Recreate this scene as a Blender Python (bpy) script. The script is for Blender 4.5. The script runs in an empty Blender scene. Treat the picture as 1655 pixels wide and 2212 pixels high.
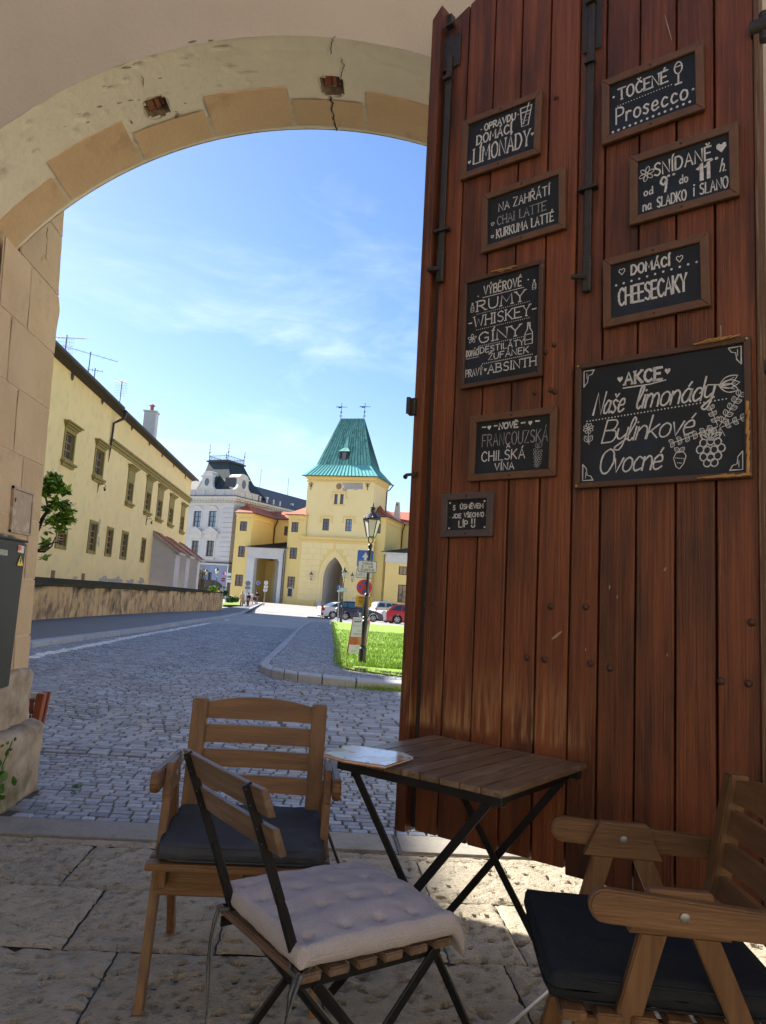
import bpy, bmesh, math, random, unicodedata
from mathutils import Vector, Matrix, noise
random.seed(7)
sc = bpy.context.scene
COL = sc.collection
R = math.radians
PI = math.pi

# ------------------------------------------------------------------ camera
CH = 1.16                                    # seated eye height
F, PIT, ROL, YAW = 1660.0, R(6.6), R(4.0), R(4.2)   # focal length in units of a 1655 x 2212 frame
def _axes():
    cr, sr = math.cos(ROL), math.sin(ROL)
    r0 = Vector((1, 0, 0)); u0 = Vector((0, -math.sin(PIT), math.cos(PIT))); f0 = Vector((0, math.cos(PIT), math.sin(PIT)))
    r = r0*cr + u0*sr; u = -r0*sr + u0*cr
    Z = Matrix.Rotation(-YAW, 3, 'Z')
    return Z @ r, Z @ u, Z @ f0
AX = _axes()
cam_d = bpy.data.cameras.new('camera'); cam = bpy.data.objects.new('camera', cam_d); COL.objects.link(cam)
cam_d.sensor_fit = 'VERTICAL'; cam_d.sensor_height = 24.0; cam_d.lens = 24.0*F/2212.0
cam_d.clip_start = 0.05; cam_d.clip_end = 3000
m = Matrix((( AX[0].x, AX[1].x, -AX[2].x, 0), (AX[0].y, AX[1].y, -AX[2].y, 0), (AX[0].z, AX[1].z, -AX[2].z, CH), (0, 0, 0, 1)))
cam.matrix_world = m
sc.camera = cam

# ------------------------------------------------------------------ sun, sky, exposure
SD = Vector((-1.13, 0.75, 1.0)).normalized()   # towards the sun
SUN_EL = math.asin(SD.z); SUN_AZ = math.atan2(SD.x, SD.y)
sl = bpy.data.lights.new('sun', 'SUN'); sl.energy = 5.0; sl.angle = R(0.55); sl.color = (1.0, 0.95, 0.86)
so = bpy.data.objects.new('sun', sl); COL.objects.link(so)
so.rotation_euler = SD.to_track_quat('Z', 'Y').to_euler(); so.location = (0, 0, 30)

w = bpy.data.worlds.new("World"); sc.world = w; w.use_nodes = True
nt = w.node_tree; nt.nodes.clear()
def N(tree, t, **k):
    n = tree.nodes.new(t)
    for a, b in k.items():
        if a == 'inp':
            for i, v in b.items(): n.inputs[i].default_value = v
        else: setattr(n, a, b)
    return n
L = nt.links.new
sky = N(nt, 'ShaderNodeTexSky', sky_type='NISHITA', sun_disc=False, sun_elevation=SUN_EL, sun_rotation=SUN_AZ,
        altitude=200, air_density=1.0, dust_density=0.7, ozone_density=2.0)
tc = N(nt, 'ShaderNodeTexCoord')
mp = N(nt, 'ShaderNodeMapping'); mp.inputs['Scale'].default_value = (1.6, 1.6, 4.2); mp.inputs['Rotation'].default_value = (0.25, -0.35, 0.3)
n1 = N(nt, 'ShaderNodeTexNoise', inp={'Scale': 1.7, 'Detail': 9, 'Roughness': 0.58, 'Distortion': 0.7})
mp2 = N(nt, 'ShaderNodeMapping'); mp2.inputs['Scale'].default_value = (2, 2, 9); mp2.inputs['Rotation'].default_value = (0.4, -0.5, 0.0); mp2.inputs['Location'].default_value = (3.1, .4, 1.2)
n2 = N(nt, 'ShaderNodeTexNoise', inp={'Scale': 3.2, 'Detail': 10, 'Roughness': 0.65, 'Distortion': 0.4})
r1 = N(nt, 'ShaderNodeMapRange', inp={1: 0.50, 2: 0.98, 3: 0.0, 4: 1.0}); r2 = N(nt, 'ShaderNodeMapRange', inp={1: 0.42, 2: 0.80, 3: 0.25, 4: 1.0})
sx = N(nt, 'ShaderNodeSeparateXYZ'); hz = N(nt, 'ShaderNodeMapRange', inp={1: 0.0, 2: 0.55, 3: 1.0, 4: 0.12})
mu = N(nt, 'ShaderNodeMath', operation='MULTIPLY'); mu2 = N(nt, 'ShaderNodeMath', operation='MULTIPLY', use_clamp=True)
mixc = N(nt, 'ShaderNodeMix', data_type='RGBA'); mixc.inputs[7].default_value = (6.6, 6.9, 7.4, 1)
bg = N(nt, 'ShaderNodeBackground', inp={1: 0.088}); ow = N(nt, 'ShaderNodeOutputWorld')
L(tc.outputs['Generated'], mp.inputs[0]); L(mp.outputs[0], n1.inputs[0]); L(tc.outputs['Generated'], mp2.inputs[0]); L(mp2.outputs[0], n2.inputs[0])
L(n1.outputs[0], r1.inputs[0]); L(n2.outputs[0], r2.inputs[0]); L(r1.outputs[0], mu.inputs[0]); L(r2.outputs[0], mu.inputs[1])
L(tc.outputs['Generated'], sx.inputs[0]); L(sx.outputs[2], hz.inputs[0])
mu3 = N(nt, 'ShaderNodeMath', operation='MULTIPLY'); mu3.inputs[1].default_value = 2.2
L(mu.outputs[0], mu3.inputs[0]); L(mu3.outputs[0], mu2.inputs[0]); L(hz.outputs[0], mu2.inputs[1])
L(mu2.outputs[0], mixc.inputs[0]); hsv = N(nt, 'ShaderNodeHueSaturation'); hsv.inputs['Saturation'].default_value = 1.18; hsv.inputs['Value'].default_value = .77; L(sky.outputs[0], hsv.inputs['Color']); tn = N(nt, 'ShaderNodeMix', data_type='RGBA', blend_type='MULTIPLY'); tn.inputs[0].default_value = 1; tn.inputs[7].default_value = (1.02, .95, 1.0, 1); L(hsv.outputs[0], tn.inputs[6]); L(tn.outputs[2], mixc.inputs[6]); L(mixc.outputs[2], bg.inputs[0]); L(bg.outputs[0], ow.inputs[0])

sc.view_settings.view_transform = 'Standard'; sc.view_settings.look = 'None'
sc.view_settings.gamma = 1; sc.view_settings.use_curve_mapping = False
sc.view_settings.exposure = 1.82
sc.render.engine = 'CYCLES'
sc.cycles.max_bounces = 8; sc.cycles.diffuse_bounces = 5

# ------------------------------------------------------------------ helpers
def ray(x, y):                                # direction through a point of the 1655 x 2212 frame
    return AX[0]*((x-827.5)/F) + AX[1]*(-(y-1106)/F) + AX[2]
def atX(x, y, X): d = ray(x, y); return Vector((0, 0, CH)) + d*(X/d.x)
def atY(x, y, Y): d = ray(x, y); return Vector((0, 0, CH)) + d*(Y/d.y)
def atZ(x, y, z): d = ray(x, y); return Vector((0, 0, CH)) + d*((z-CH)/d.z)
def lerp(a, b, t): return a+(b-a)*t
def pw(x, pts):
    if x <= pts[0][0]: return pts[0][1]
    for (a, b), (c, d) in zip(pts, pts[1:]):
        if x <= c: return lerp(b, d, (x-a)/(c-a))
    return pts[-1][1]
GP = [(5.6, 0), (14, -.03), (30, -.10), (42, -.2), (57, -.42), (64, -.62), (69, -.66), (76, -.5), (107, -.42), (118, -.32), (200, -.2)]
def gz(y): return pw(y, GP)
def onG(x, y, off=0.0):                       # point of the street surface seen at a pixel
    z = 0
    for _ in range(8): p = atZ(x, y, z+off); z = gz(p.y)
    return p

class Frame:                                  # a vertical plane with its own (s, z) coordinates
    def __init__(s, origin, heading):         # heading: angle of the +s axis from +x
        s.o = Vector((origin[0], origin[1], 0)); s.h = heading
        s.u = Vector((math.cos(heading), math.sin(heading), 0)); s.n = Vector((s.u.y, -s.u.x, 0))   # n faces the viewer's side
        s.m = Matrix(((s.u.x, -s.n.x, 0, s.o.x), (s.u.y, -s.n.y, 0, s.o.y), (0, 0, 1, 0), (0, 0, 0, 1)))  # local x = s, y = inwards, z = up
    def px(s, x, y, off=0):
        d = ray(x, y); o = Vector((0, 0, CH)); P = s.o + s.n*off
        q = o + d*((P-o).dot(s.n)/d.dot(s.n)); return ((q-s.o).dot(s.u), q.z)

class MB:
    def __init__(s): s.v = []; s.f = []; s.mi = []
    def add(s, vs, fs, mi=0):
        b = len(s.v); s.v += [Vector(v) for v in vs]; s.f += [tuple(i+b for i in f) for f in fs]; s.mi += [mi]*len(fs); return s
    def box(s, a, b, mi=0, M=None):
        x0, y0, z0 = [min(p, q) for p, q in zip(a, b)]; x1, y1, z1 = [max(p, q) for p, q in zip(a, b)]
        vs = [Vector(p) for p in ((x0,y0,z0),(x1,y0,z0),(x1,y1,z0),(x0,y1,z0),(x0,y0,z1),(x1,y0,z1),(x1,y1,z1),(x0,y1,z1))]
        if M: vs = [M @ p for p in vs]
        return s.add(vs, [(0,3,2,1),(4,5,6,7),(0,1,5,4),(1,2,6,5),(2,3,7,6),(3,0,4,7)], mi)
    def beam(s, p, q, w, t, up=(0,0,1), mi=0):   # rectangular bar; t measured towards up
        p = Vector(p); q = Vector(q); d = (q-p).normalized(); up = Vector(up)
        sd = d.cross(up).normalized(); u2 = sd.cross(d)
        vs = []
        for e in (p, q):
            for a, b in ((-1,-1),(1,-1),(1,1),(-1,1)): vs.append(e + sd*(a*w/2) + u2*(b*t/2))
        return s.add(vs, [(3,2,1,0),(4,5,6,7),(0,1,5,4),(1,2,6,5),(2,3,7,6),(3,0,4,7)], mi)
    def tube(s, pts, r, n=8, caps=True, mi=0):
        pts = [Vector(p) for p in pts]; rs = r if isinstance(r, (list, tuple)) else [r]*len(pts); vs = []; fs = []; prev = None
        for i, p in enumerate(pts):
            d = (pts[min(i+1, len(pts)-1)]-pts[max(i-1, 0)]).normalized()
            if prev is None: a = d.cross(Vector((0,0,1)));  a = a if a.length > .1 else d.cross(Vector((1,0,0)))
            else: a = prev - d*prev.dot(d)
            a.normalize(); prev = a; b = d.cross(a)
            for k in range(n): t = 2*PI*k/n; vs.append(p + (a*math.cos(t)+b*math.sin(t))*rs[i])
        for i in range(len(pts)-1):
            for k in range(n): k2 = (k+1) % n; fs.append((i*n+k, i*n+k2, (i+1)*n+k2, (i+1)*n+k))
        if caps: fs += [tuple(range(n))[::-1], tuple(range((len(pts)-1)*n, len(pts)*n))]
        return s.add(vs, fs, mi)
    def lathe(s, prof, c=(0,0,0), n=16, axis='Z', mi=0, a0=0):
        c = Vector(c); vs = []; fs = []
        for r_, h in prof:
            for k in range(n):
                t = a0+2*PI*k/n
                p = (r_*math.cos(t), r_*math.sin(t), h) if axis == 'Z' else ((r_*math.cos(t), h, r_*math.sin(t)) if axis == 'Y' else (h, r_*math.cos(t), r_*math.sin(t)))
                vs.append(c+Vector(p))
        for i in range(len(prof)-1):
            for k in range(n): k2 = (k+1) % n; fs.append((i*n+k, i*n+k2, (i+1)*n+k2, (i+1)*n+k))
        fs += [tuple(range(n))[::-1], tuple(range((len(prof)-1)*n, len(prof)*n))]
        return s.add(vs, fs, mi)
    def prism(s, poly, a, b, axis='Y', mi=0, M=None):      # polygon (x,z) swept along y (or (x,y) along z)
        n = len(poly); mk = {'Y': lambda p, h: (p[0], h, p[1]), 'Z': lambda p, h: (p[0], p[1], h), 'X': lambda p, h: (h, p[0], p[1])}[axis]
        vs = [Vector(mk(p, a)) for p in poly]+[Vector(mk(p, b)) for p in poly]
        if M: vs = [M @ v for v in vs]
        fs = [tuple(range(n)), tuple(range(2*n-1, n-1, -1))]+[(i, i+n, (i+1) % n+n, (i+1) % n) for i in range(n)]
        return s.add(vs, fs, mi)
    def quad(s, *p, mi=0): return s.add(p, [tuple(range(len(p)))], mi)
    def build(s, name, mats, parent=None, world=False, smooth=False, bevel=0, seg=1, M=None, kind=None):
        me = bpy.data.meshes.new(name); vs = s.v
        if M: vs = [M @ v for v in vs]
        o = bpy.data.objects.new(name, me); COL.objects.link(o)
        if parent:
            o.parent = parent
            if world: inv = parent.matrix_basis.inverted(); vs = [inv @ v for v in vs]
        me.from_pydata([tuple(v) for v in vs], [], s.f)
        mats = mats if isinstance(mats, (list, tuple)) else [mats]
        for x in mats: me.materials.append(x)
        if len(mats) > 1: me.polygons.foreach_set('material_index', s.mi)
        bm = bmesh.new(); bm.from_mesh(me)
        bmesh.ops.remove_doubles(bm, verts=bm.verts, dist=1e-5)
        bmesh.ops.recalc_face_normals(bm, faces=bm.faces)
        if bevel:
            es = [e for e in bm.edges if len(e.link_faces) == 2 and e.calc_face_angle(0) > .5]
            bmesh.ops.bevel(bm, geom=es, offset=bevel, segments=seg, affect='EDGES', clamp_overlap=True)
        bm.to_mesh(me); bm.free()
        if smooth:
            me.polygons.foreach_set('use_smooth', [True]*len(me.polygons))
            if smooth != 'all':
                try: me.set_sharp_from_angle(angle=R(38))
                except Exception: pass
        if kind: o['kind'] = kind
        me.update(); return o

def tag(o, label=None, cat=None, group=None, kind=None):
    if label: o['label'] = label
    if cat: o['category'] = cat
    if group: o['group'] = group
    if kind: o['kind'] = kind
    return o
def thing(name, label, cat, loc=(0,0,0), rz=0, group=None, M=None):
    o = bpy.data.objects.new(name, None); COL.objects.link(o); o.empty_display_size = .1
    if M is not None: o.matrix_basis = M
    else: o.location = loc; o.rotation_euler = (0, 0, rz); o.matrix_basis = Matrix.Translation(loc) @ Matrix.Rotation(rz, 4, 'Z')
    return tag(o, label, cat, group)
def kids(o): return [c for c in bpy.data.objects if c.parent == o]
def copy_tree(o, parent=None, **t):
    c = o.copy(); COL.objects.link(c)
    if parent: c.parent = parent
    for ch in kids(o): copy_tree(ch, c)
    tag(c, **t); return c

# ------------------------------------------------------------------ materials
def mat(name, c1, c2=None, rough=.8, scale=6, stretch=(1,1,1), bump=0, bscale=40, metal=0, spec=.4, detail=6, island=0, lo=.35, hi=.65, c3=None, s3=1.2, lo3=.5, hi3=.7, dist=0, alpha=1, coat=0, bstretch=None, coord='Object'):
    m = bpy.data.materials.new(name); m.use_nodes = True; t = m.node_tree; l = t.links.new
    b = t.nodes['Principled BSDF']; b.inputs['Roughness'].default_value = rough; b.inputs['Metallic'].default_value = metal
    b.inputs['Specular IOR Level'].default_value = spec; b.inputs['Coat Weight'].default_value = coat
    c1 = tuple(c1)+(1,); tcn = N(t, 'ShaderNodeTexCoord'); src = tcn.outputs[coord]
    if island:
        ge = N(t, 'ShaderNodeNewGeometry'); oi = N(t, 'ShaderNodeObjectInfo'); ad = N(t, 'ShaderNodeMath', operation='ADD'); fr = N(t, 'ShaderNodeMath', operation='FRACT')
        l(ge.outputs['Random Per Island'], ad.inputs[0]); l(oi.outputs['Random'], ad.inputs[1]); l(ad.outputs[0], fr.inputs[0])
        va = N(t, 'ShaderNodeVectorMath', operation='SCALE', inp={0: (37, 53, 71)}); l(fr.outputs[0], va.inputs['Scale'])
        vb = N(t, 'ShaderNodeVectorMath', operation='ADD'); l(src, vb.inputs[0]); l(va.outputs[0], vb.inputs[1]); src = vb.outputs[0]
    def nz(sc_, st, det, d=0):
        mpn = N(t, 'ShaderNodeMapping'); mpn.inputs['Scale'].default_value = st; l(src, mpn.inputs[0])
        n = N(t, 'ShaderNodeTexNoise', inp={'Scale': sc_, 'Detail': det, 'Roughness': .6, 'Distortion': d}); l(mpn.outputs[0], n.inputs[0]); return n.outputs[0]
    col = None
    if c2 is not None:
        mx = N(t, 'ShaderNodeMix', data_type='RGBA'); mx.inputs[6].default_value = c1; mx.inputs[7].default_value = tuple(c2)+(1,)
        rg = N(t, 'ShaderNodeMapRange', inp={1: lo, 2: hi}); l(nz(scale, stretch, detail, dist), rg.inputs[0]); l(rg.outputs[0], mx.inputs[0]); col = mx.outputs[2]
    if c3 is not None:
        mx = N(t, 'ShaderNodeMix', data_type='RGBA'); mx.inputs[6].default_value = c1; mx.inputs[7].default_value = tuple(c3)+(1,)
        if col: l(col, mx.inputs[6])
        rg = N(t, 'ShaderNodeMapRange', inp={1: lo3, 2: hi3}); l(nz(s3, (1,1,1) if stretch == (1,1,1) else tuple(math.sqrt(a) for a in stretch), 8), rg.inputs[0]); l(rg.outputs[0], mx.inputs[0]); col = mx.outputs[2]
    if island:
        hs = N(t, 'ShaderNodeHueSaturation'); hs.inputs['Color'].default_value = c1
        if col: l(col, hs.inputs['Color'])
        rg = N(t, 'ShaderNodeMapRange', inp={3: 1-island, 4: 1+island}); l(fr.outputs[0], rg.inputs[0]); l(rg.outputs[0], hs.inputs['Value']); col = hs.outputs[0]
    if col: l(col, b.inputs['Base Color'])
    else: b.inputs['Base Color'].default_value = c1
    if bump:
        bp = N(t, 'ShaderNodeBump', inp={0: min(1, bump), 1: .01*max(1, bump)}); l(nz(bscale, bstretch or stretch, 8), bp.inputs['Height']); l(bp.outputs[0], b.inputs['Normal'])
    return m
M = {}
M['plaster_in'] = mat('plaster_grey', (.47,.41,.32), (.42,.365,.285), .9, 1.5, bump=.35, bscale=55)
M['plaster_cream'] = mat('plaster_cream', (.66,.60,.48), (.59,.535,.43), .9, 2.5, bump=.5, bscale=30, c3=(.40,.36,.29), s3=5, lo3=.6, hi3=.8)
M['sandstone'] = mat('sandstone_paint', (.53,.365,.22), (.47,.32,.19), .85, 3, bump=.4, bscale=35, c3=(.26,.17,.10), s3=4, lo3=.58, hi3=.85, island=.05)
M['pierstone'] = mat('pier_plaster', (.50,.375,.235), (.44,.325,.20), .9, 2.2, bump=.5, bscale=30, c3=(.27,.19,.13), s3=3.1, lo3=.55, hi3=.85, island=.05)
M['joint'] = mat('mortar_joint', (.42,.34,.25), (.34,.27,.2), .95, 12, bump=.3)
M['plinth'] = mat('plinth_stone', (.36,.31,.23), (.20,.16,.11), .95, 7, bump=1, bscale=18, c3=(.12,.115,.06), s3=4, lo3=.5, hi3=.72)
M['brick'] = mat('old_brick', (.30,.10,.05), (.20,.07,.04), .95, 14, bump=1, bscale=40, c3=(.24,.17,.11), s3=22, lo3=.5, hi3=.6)
M['crack'] = mat('crack_dark', (.05,.042,.035), rough=1)
M['slab'] = mat('floor_slab', (.47,.405,.30), (.38,.33,.24), .9, 9, bump=2.2, bscale=75, bstretch=(1,1.8,1), c3=(.24,.20,.14), s3=42, lo3=.55, hi3=.70, island=.08)
M['kerb'] = mat('granite_kerb', (.37,.39,.42), (.31,.33,.355), .8, 60, bump=.35, bscale=90, c3=(.26,.27,.28), s3=6, island=.06)
M['threshold'] = mat('threshold_granite', (.27,.245,.20), (.22,.20,.165), .85, 60, bump=.35, bscale=90, c3=(.17,.15,.12), s3=6, island=.06)
M['jamb'] = mat('jamb_plaster', (.72,.64,.55), (.66,.58,.49), .9, 3, bump=.3)
M['dirt'] = mat('joint_dirt', (.095,.088,.07), (.07,.066,.05), 1, 9)
M['sett'] = mat('paving_sett', (.26,.275,.31), (.20,.213,.245), .6, 30, bump=.7, bscale=70, c3=(.15,.13,.105), s3=3, lo3=.5, hi3=.8, island=.35, spec=.55)
M['cobble'] = mat('street_cobble', (.25,.265,.30), (.19,.203,.235), .6, 14, bump=.7, bscale=45, c3=(.14,.122,.10), s3=.8, lo3=.5, hi3=.8, island=.35, spec=.55)
M['line'] = mat('white_line_paint', (.70,.70,.68), (.35,.35,.35), .7, 9, lo=.5, hi=.7)
M['yline'] = mat('yellow_line_paint', (.55,.33,.06), (.25,.2,.12), .7, 14, lo=.45, hi=.7)
M['grass'] = mat('lawn_green', (.19,.31,.028), (.15,.26,.02), .9, 9, c3=(.16,.21,.03), s3=1.4)
M['darkgrass'] = mat('moss_bank', (.05,.045,.02), (.085,.065,.04), 1, 12, spec=0.05, bump=1, bscale=20, c3=(.035,.06,.012), s3=2)
# ------------------------------------------------------------------ street surfaces
def sheet(name, pts_rows, m, kind='structure', parent=None):
    b = MB(); n = len(pts_rows[0])
    for r_ in pts_rows: b.v += [Vector(p) for p in r_]
    for i in range(len(pts_rows)-1):
        for j in range(n-1): b.f.append((i*n+j, i*n+j+1, (i+1)*n+j+1, (i+1)*n+j)); b.mi.append(0)
    return b.build(name, m, parent, kind=kind)
ys = [4.0, 5.6, 9, 14, 22, 30, 42, 50, 57, 61, 64, 67, 69, 72, 76, 90, 107, 118, 140, 200, 400, 900]
sheet('ground', [[(x, y, gz(y)-.05) for x in (-500, -60, -20, 0, 20, 60, 500)] for y in ys], mat('square_paving', (.33,.31,.275), (.28,.265,.235), .85, 2, bump=.5, bscale=8))
M['road_far'] = mat('far_cobbled_road', (.30,.29,.275), (.24,.235,.225), .6, 9, bump=.8, bscale=14, c3=(.22,.21,.19), s3=.4, lo3=.45, hi3=.7, spec=.5)
road = sheet('road', [[(x, y, gz(y)-.012) for x in (-12, -4, 4, 30)] for y in [5.5, 9, 14, 22, 26, 29.5]], M['dirt'])
sheet('plaza', [[(x, y, gz(y)+.001) for x in (-30, -8, 8, 60)] for y in [29.5, 36, 42, 50, 57, 64, 69, 72, 76, 90, 107, 118, 140]], M['road_far'])
CA = lambda x, y: (431.97+.29363*x, 1214.9+.29363*y)
OUT = [(800,434),(745,468),(700,500),(645,550),(590,600),(540,645),(485,695),(450,725),(435,748),(470,770),(525,790),(620,806),(720,822),(900,843),(1150,868),(1500,893)]
INN = [(815,434),(770,465),(722,505),(690,545),(655,585),(620,625),(575,665),(532,705),(512,725),(515,742),(545,762),(625,783),(722,800),(900,820),(1150,845),(1500,868)]
LAW = [(985,440),(992,475),(1005,530),(1018,585),(1035,615),(1030,650),(1035,690),(1032,730),(1040,750),(1075,768),(1130,782),(1220,792),(1310,803),(1400,815),(1500,828)]
KH = .10
out = [onG(*CA(*p), KH) for p in OUT]; inn = [onG(*CA(*p), KH) for p in INN]; law = [onG(*CA(*p), KH+.03) for p in LAW]
def ext(l, n, d):
    for k in range(n): l.append(l[-1]+(l[-1]-l[-2]).normalized()*d)
ext(out, 2, 4); ext(inn, 2, 4); ext(law, 2, 4)
# kerb blocks round the island
def resample(a, b, step):
    A = []; B = []
    for i in range(len(a)-1):
        n = max(1, round((a[i+1]-a[i]).length/step))
        for k in range(n): A.append(a[i].lerp(a[i+1], k/n)); B.append(b[i].lerp(b[i+1], k/n))
    return A+[a[-1]], B+[b[-1]]
kA, kB = resample(out, inn, 1.8)
kerb = thing('kerb', None, None, (0,0,0)); kerb['kind'] = 'structure'
def kerbblock(p, q, q2, p2, h, gap=.008, parent=kerb, name='kerb_stone', m=None, base=.12):
    c = (p+q+q2+p2)/4; b = MB(); vs = []
    for v in (p, q, q2, p2): e = v + (c-v).normalized()*gap; vs.append(Vector((e.x, e.y, v.z-base)))
    for v in (p, q, q2, p2): e = v + (c-v).normalized()*(gap+.004); vs.append(Vector((e.x, e.y, v.z)))
    b.add(vs, [(0,3,2,1),(4,5,6,7),(0,1,5,4),(1,2,6,5),(2,3,7,6),(3,0,4,7)])
    return b.build(name, m or M['kerb'], parent, bevel=.01)
for i in range(len(kA)-1): kerbblock(kA[i], kA[i+1], kB[i+1], kB[i], KH)
# lawn
M['lawnstone'] = mat('lawn_edging_stone', (.2,.19,.16), (.12,.12,.09), .95, 8, bump=1, bscale=20, c3=(.06,.08,.03), s3=5, island=.25)
lawn_r = [onG(*CA(1530, 470), KH)]
ltop = [Vector((law[0].x, law[0].y, law[0].z))]
N1 = 40; rows = []
for k in range(15*2+5):
    t = k/34; yy = lerp(law[-1].y+.05, law[0].y, 1) if False else None
def lawn_left(y):                              # x of the lawn's left border
    pts = sorted([(p.y, p.x) for p in law[:9]]); return pw(y, pts)
def lawn_front(x):
    pts = sorted([(p.x, p.y) for p in law[8:]]); return pw(x, pts)
b = MB(); nx, ny = 46, 60; x1 = 14.0
for j in range(ny+1):
    for i in range(nx+1):
        u = (i/nx)**2.0; y0 = lawn_front(lerp(.4, x1, u)); yy = lerp(y0, 39.0+u*1.0, (j/ny)**1.6)
        xx = lerp(lawn_left(yy), x1, u)
        if j == 0: yy = lawn_front(xx)
        b.v.append(Vector((xx, yy, gz(yy)+KH+.03+.02*noise.noise(Vector((xx, yy, 0))) + (.03 if 0 < i < nx and 0 < j < ny else -.02))))
for j in range(ny):
    for i in range(nx): a = j*(nx+1)+i; b.f.append((a, a+1, a+nx+2, a+nx+1)); b.mi.append(0)
b.build('lawn', M['grass'], kind='structure', smooth=True)
# edging stones of the lawn
edge = thing('lawn_edging', 'rough stones edging the lawn beside the cobbled footway', 'edging', (law[8].x, law[8].y, 0))
Ls = law[:-1]; A = [Ls[0]]
for p, q in zip(Ls, Ls[1:]):
    n = max(1, round((q-p).length/.42))
    for k in range(1, n+1): A.append(p.lerp(q, k/n))
for i, (p, q) in enumerate(zip(A, A[1:])):
    d = (q-p).normalized(); s = Vector((d.y, -d.x, 0)); wd = .11+.03*random.random(); j = .03*(random.random()-.5)
    if p.y > 26: continue
    p_ = p+s*j; q_ = q+s*j; h = .03*random.random()
    kerbblock(p_+Vector((0,0,h)), q_+Vector((0,0,h+.01)), q_-s*wd+Vector((0,0,h)), p_-s*wd+Vector((0,0,h)), .1, .012, edge, 'edging_stone', M['lawnstone']).data.name
for o in kids(edge): o.matrix_parent_inverse = edge.matrix_basis.inverted()
# grass blades along the near lawn
b = MB(); rg = random.Random(3)
for k in range(52000):
    y = 12.0+ (rg.random()**1.8)*15; x = lawn_left(y)+rg.random()**.8*(3.4 if y < 20 else 4.5) - .05
    if y < lawn_front(x)+.02: continue
    z = gz(y)+KH+.045; h = .035+.05*rg.random(); a = rg.random()*PI; wv = .006+.004*rg.random()
    dx, dy = math.cos(a)*wv, math.sin(a)*wv; lx, ly = (rg.random()-.5)*.05, (rg.random()-.5)*.05
    b.add([(x-dx,y-dy,z-.02),(x+dx,y+dy,z-.02),(x+lx,y+ly,z+h)], [(0,1,2)])
for k in range(2600):                           # tufts spilling over the kerb near the door and along the edging
    i = rg.randrange(len(A)-1); p = A[i].lerp(A[i+1], rg.random()); x, y = p.x+(rg.random()-.5)*.25, p.y+(rg.random()-.5)*.25; z = p.z-.02
    h = .04+.07*rg.random(); a = rg.random()*PI
    b.add([(x-.006*math.cos(a),y-.006*math.sin(a),z),(x+.006*math.cos(a),y+.006*math.sin(a),z),(x+(rg.random()-.5)*.06,y+(rg.random()-.5)*.06,z+h)], [(0,1,2)])
gt = onG(*CA(1450, 945))
for k in range(900):
    x, y = gt.x+rg.gauss(0, .28), gt.y+rg.gauss(0, .05); z = gz(y); h = .03+.06*rg.random(); a = rg.random()*PI
    b.add([(x-.006*math.cos(a),y-.006*math.sin(a),z),(x+.006*math.cos(a),y+.006*math.sin(a),z),(x+(rg.random()-.5)*.07,y+(rg.random()-.5)*.05,z+h)], [(0,1,2)])
tag(b.build('grass', mat('grass_blades', (.19,.32,.03), (.15,.27,.02), .7, 3), kind='stuff'))

# ------------------------------------------------------------------ setts and cobbles
def poly_in(x, y, P):
    c = False; n = len(P)
    for i in range(n):
        a, b_ = P[i], P[(i+1) % n]
        if (a[1] > y) != (b_[1] > y) and x < (b_[0]-a[0])*(y-a[1])/(b_[1]-a[1])+a[0]: c = not c
    return c
island_poly = [(p.x, p.y) for p in out]+[(20, out[-1].y), (20, 39)]
inner_poly = [(p.x, p.y) for p in inn]+[(20, inn[-1].y), (20, 39)]
lawn_poly = [(p.x, p.y) for p in law]+[(20, law[-1].y), (20, 39)]
def dline(x, y, pl):
    d = 9
    for p, q in zip(pl, pl[1:]):
        vx, vy = q[0]-p[0], q[1]-p[1]; t = max(0, min(1, ((x-p[0])*vx+(y-p[1])*vy)/(vx*vx+vy*vy)))
        d = min(d, math.hypot(x-p[0]-t*vx, y-p[1]-t*vy))
    return d
C3 = lambda x, y: (54+.3294*x, 675+.3294*y)
wl = [onG(*C3(*p)) for p in ((1480,1985),(1311,2020),(1000,2075),(700,2127),(450,2178),(270,2212),(100,2245),(20,2262))]
wl = [(p.x, p.y) for p in wl]
yl1 = [onG(*CA(*p)) for p in ((985,926),(1080,938),(1200,952),(1330,965),(1420,975),(1500,985))]; yl1 = [(p.x, p.y) for p in yl1]; yl1.append((yl1[-1][0]+4, yl1[-1][1]-.3))
Kp = lambda x, y: ((x*1.0272)/1.852, (2500+y*1.0272)/1.852)
yl2 = [onG(*Kp(*p)) for p in ((880,500),(960,512),(1060,522),(1140,532))]; yl2 = [(p.x, p.y) for p in yl2]
lk = [onG(*C3(*p), .10) for p in ((1560,1905),(1430,1965),(1311,1990),(1100,2020),(835,2062),(500,2105),(250,2135),(45,2162))]  # left kerb, top outer edge
lkx = sorted([(p.y, p.x) for p in lk])
def leftkerb(y): return pw(y, lkx) if y > lkx[0][0] else lkx[0][1]-(lkx[0][0]-y)*.02
stones = []                                      # (distance, quad corners ccw, z, material index, group)
def stone(c, z, mi, grp):
    cx = sum(p[0] for p in c)/4; cy = sum(p[1] for p in c)/4
    stones.append((cy, cx, c, z, mi, grp))
rs = random.Random(11)
def jit(a): return (rs.random()-.5)*a
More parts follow.
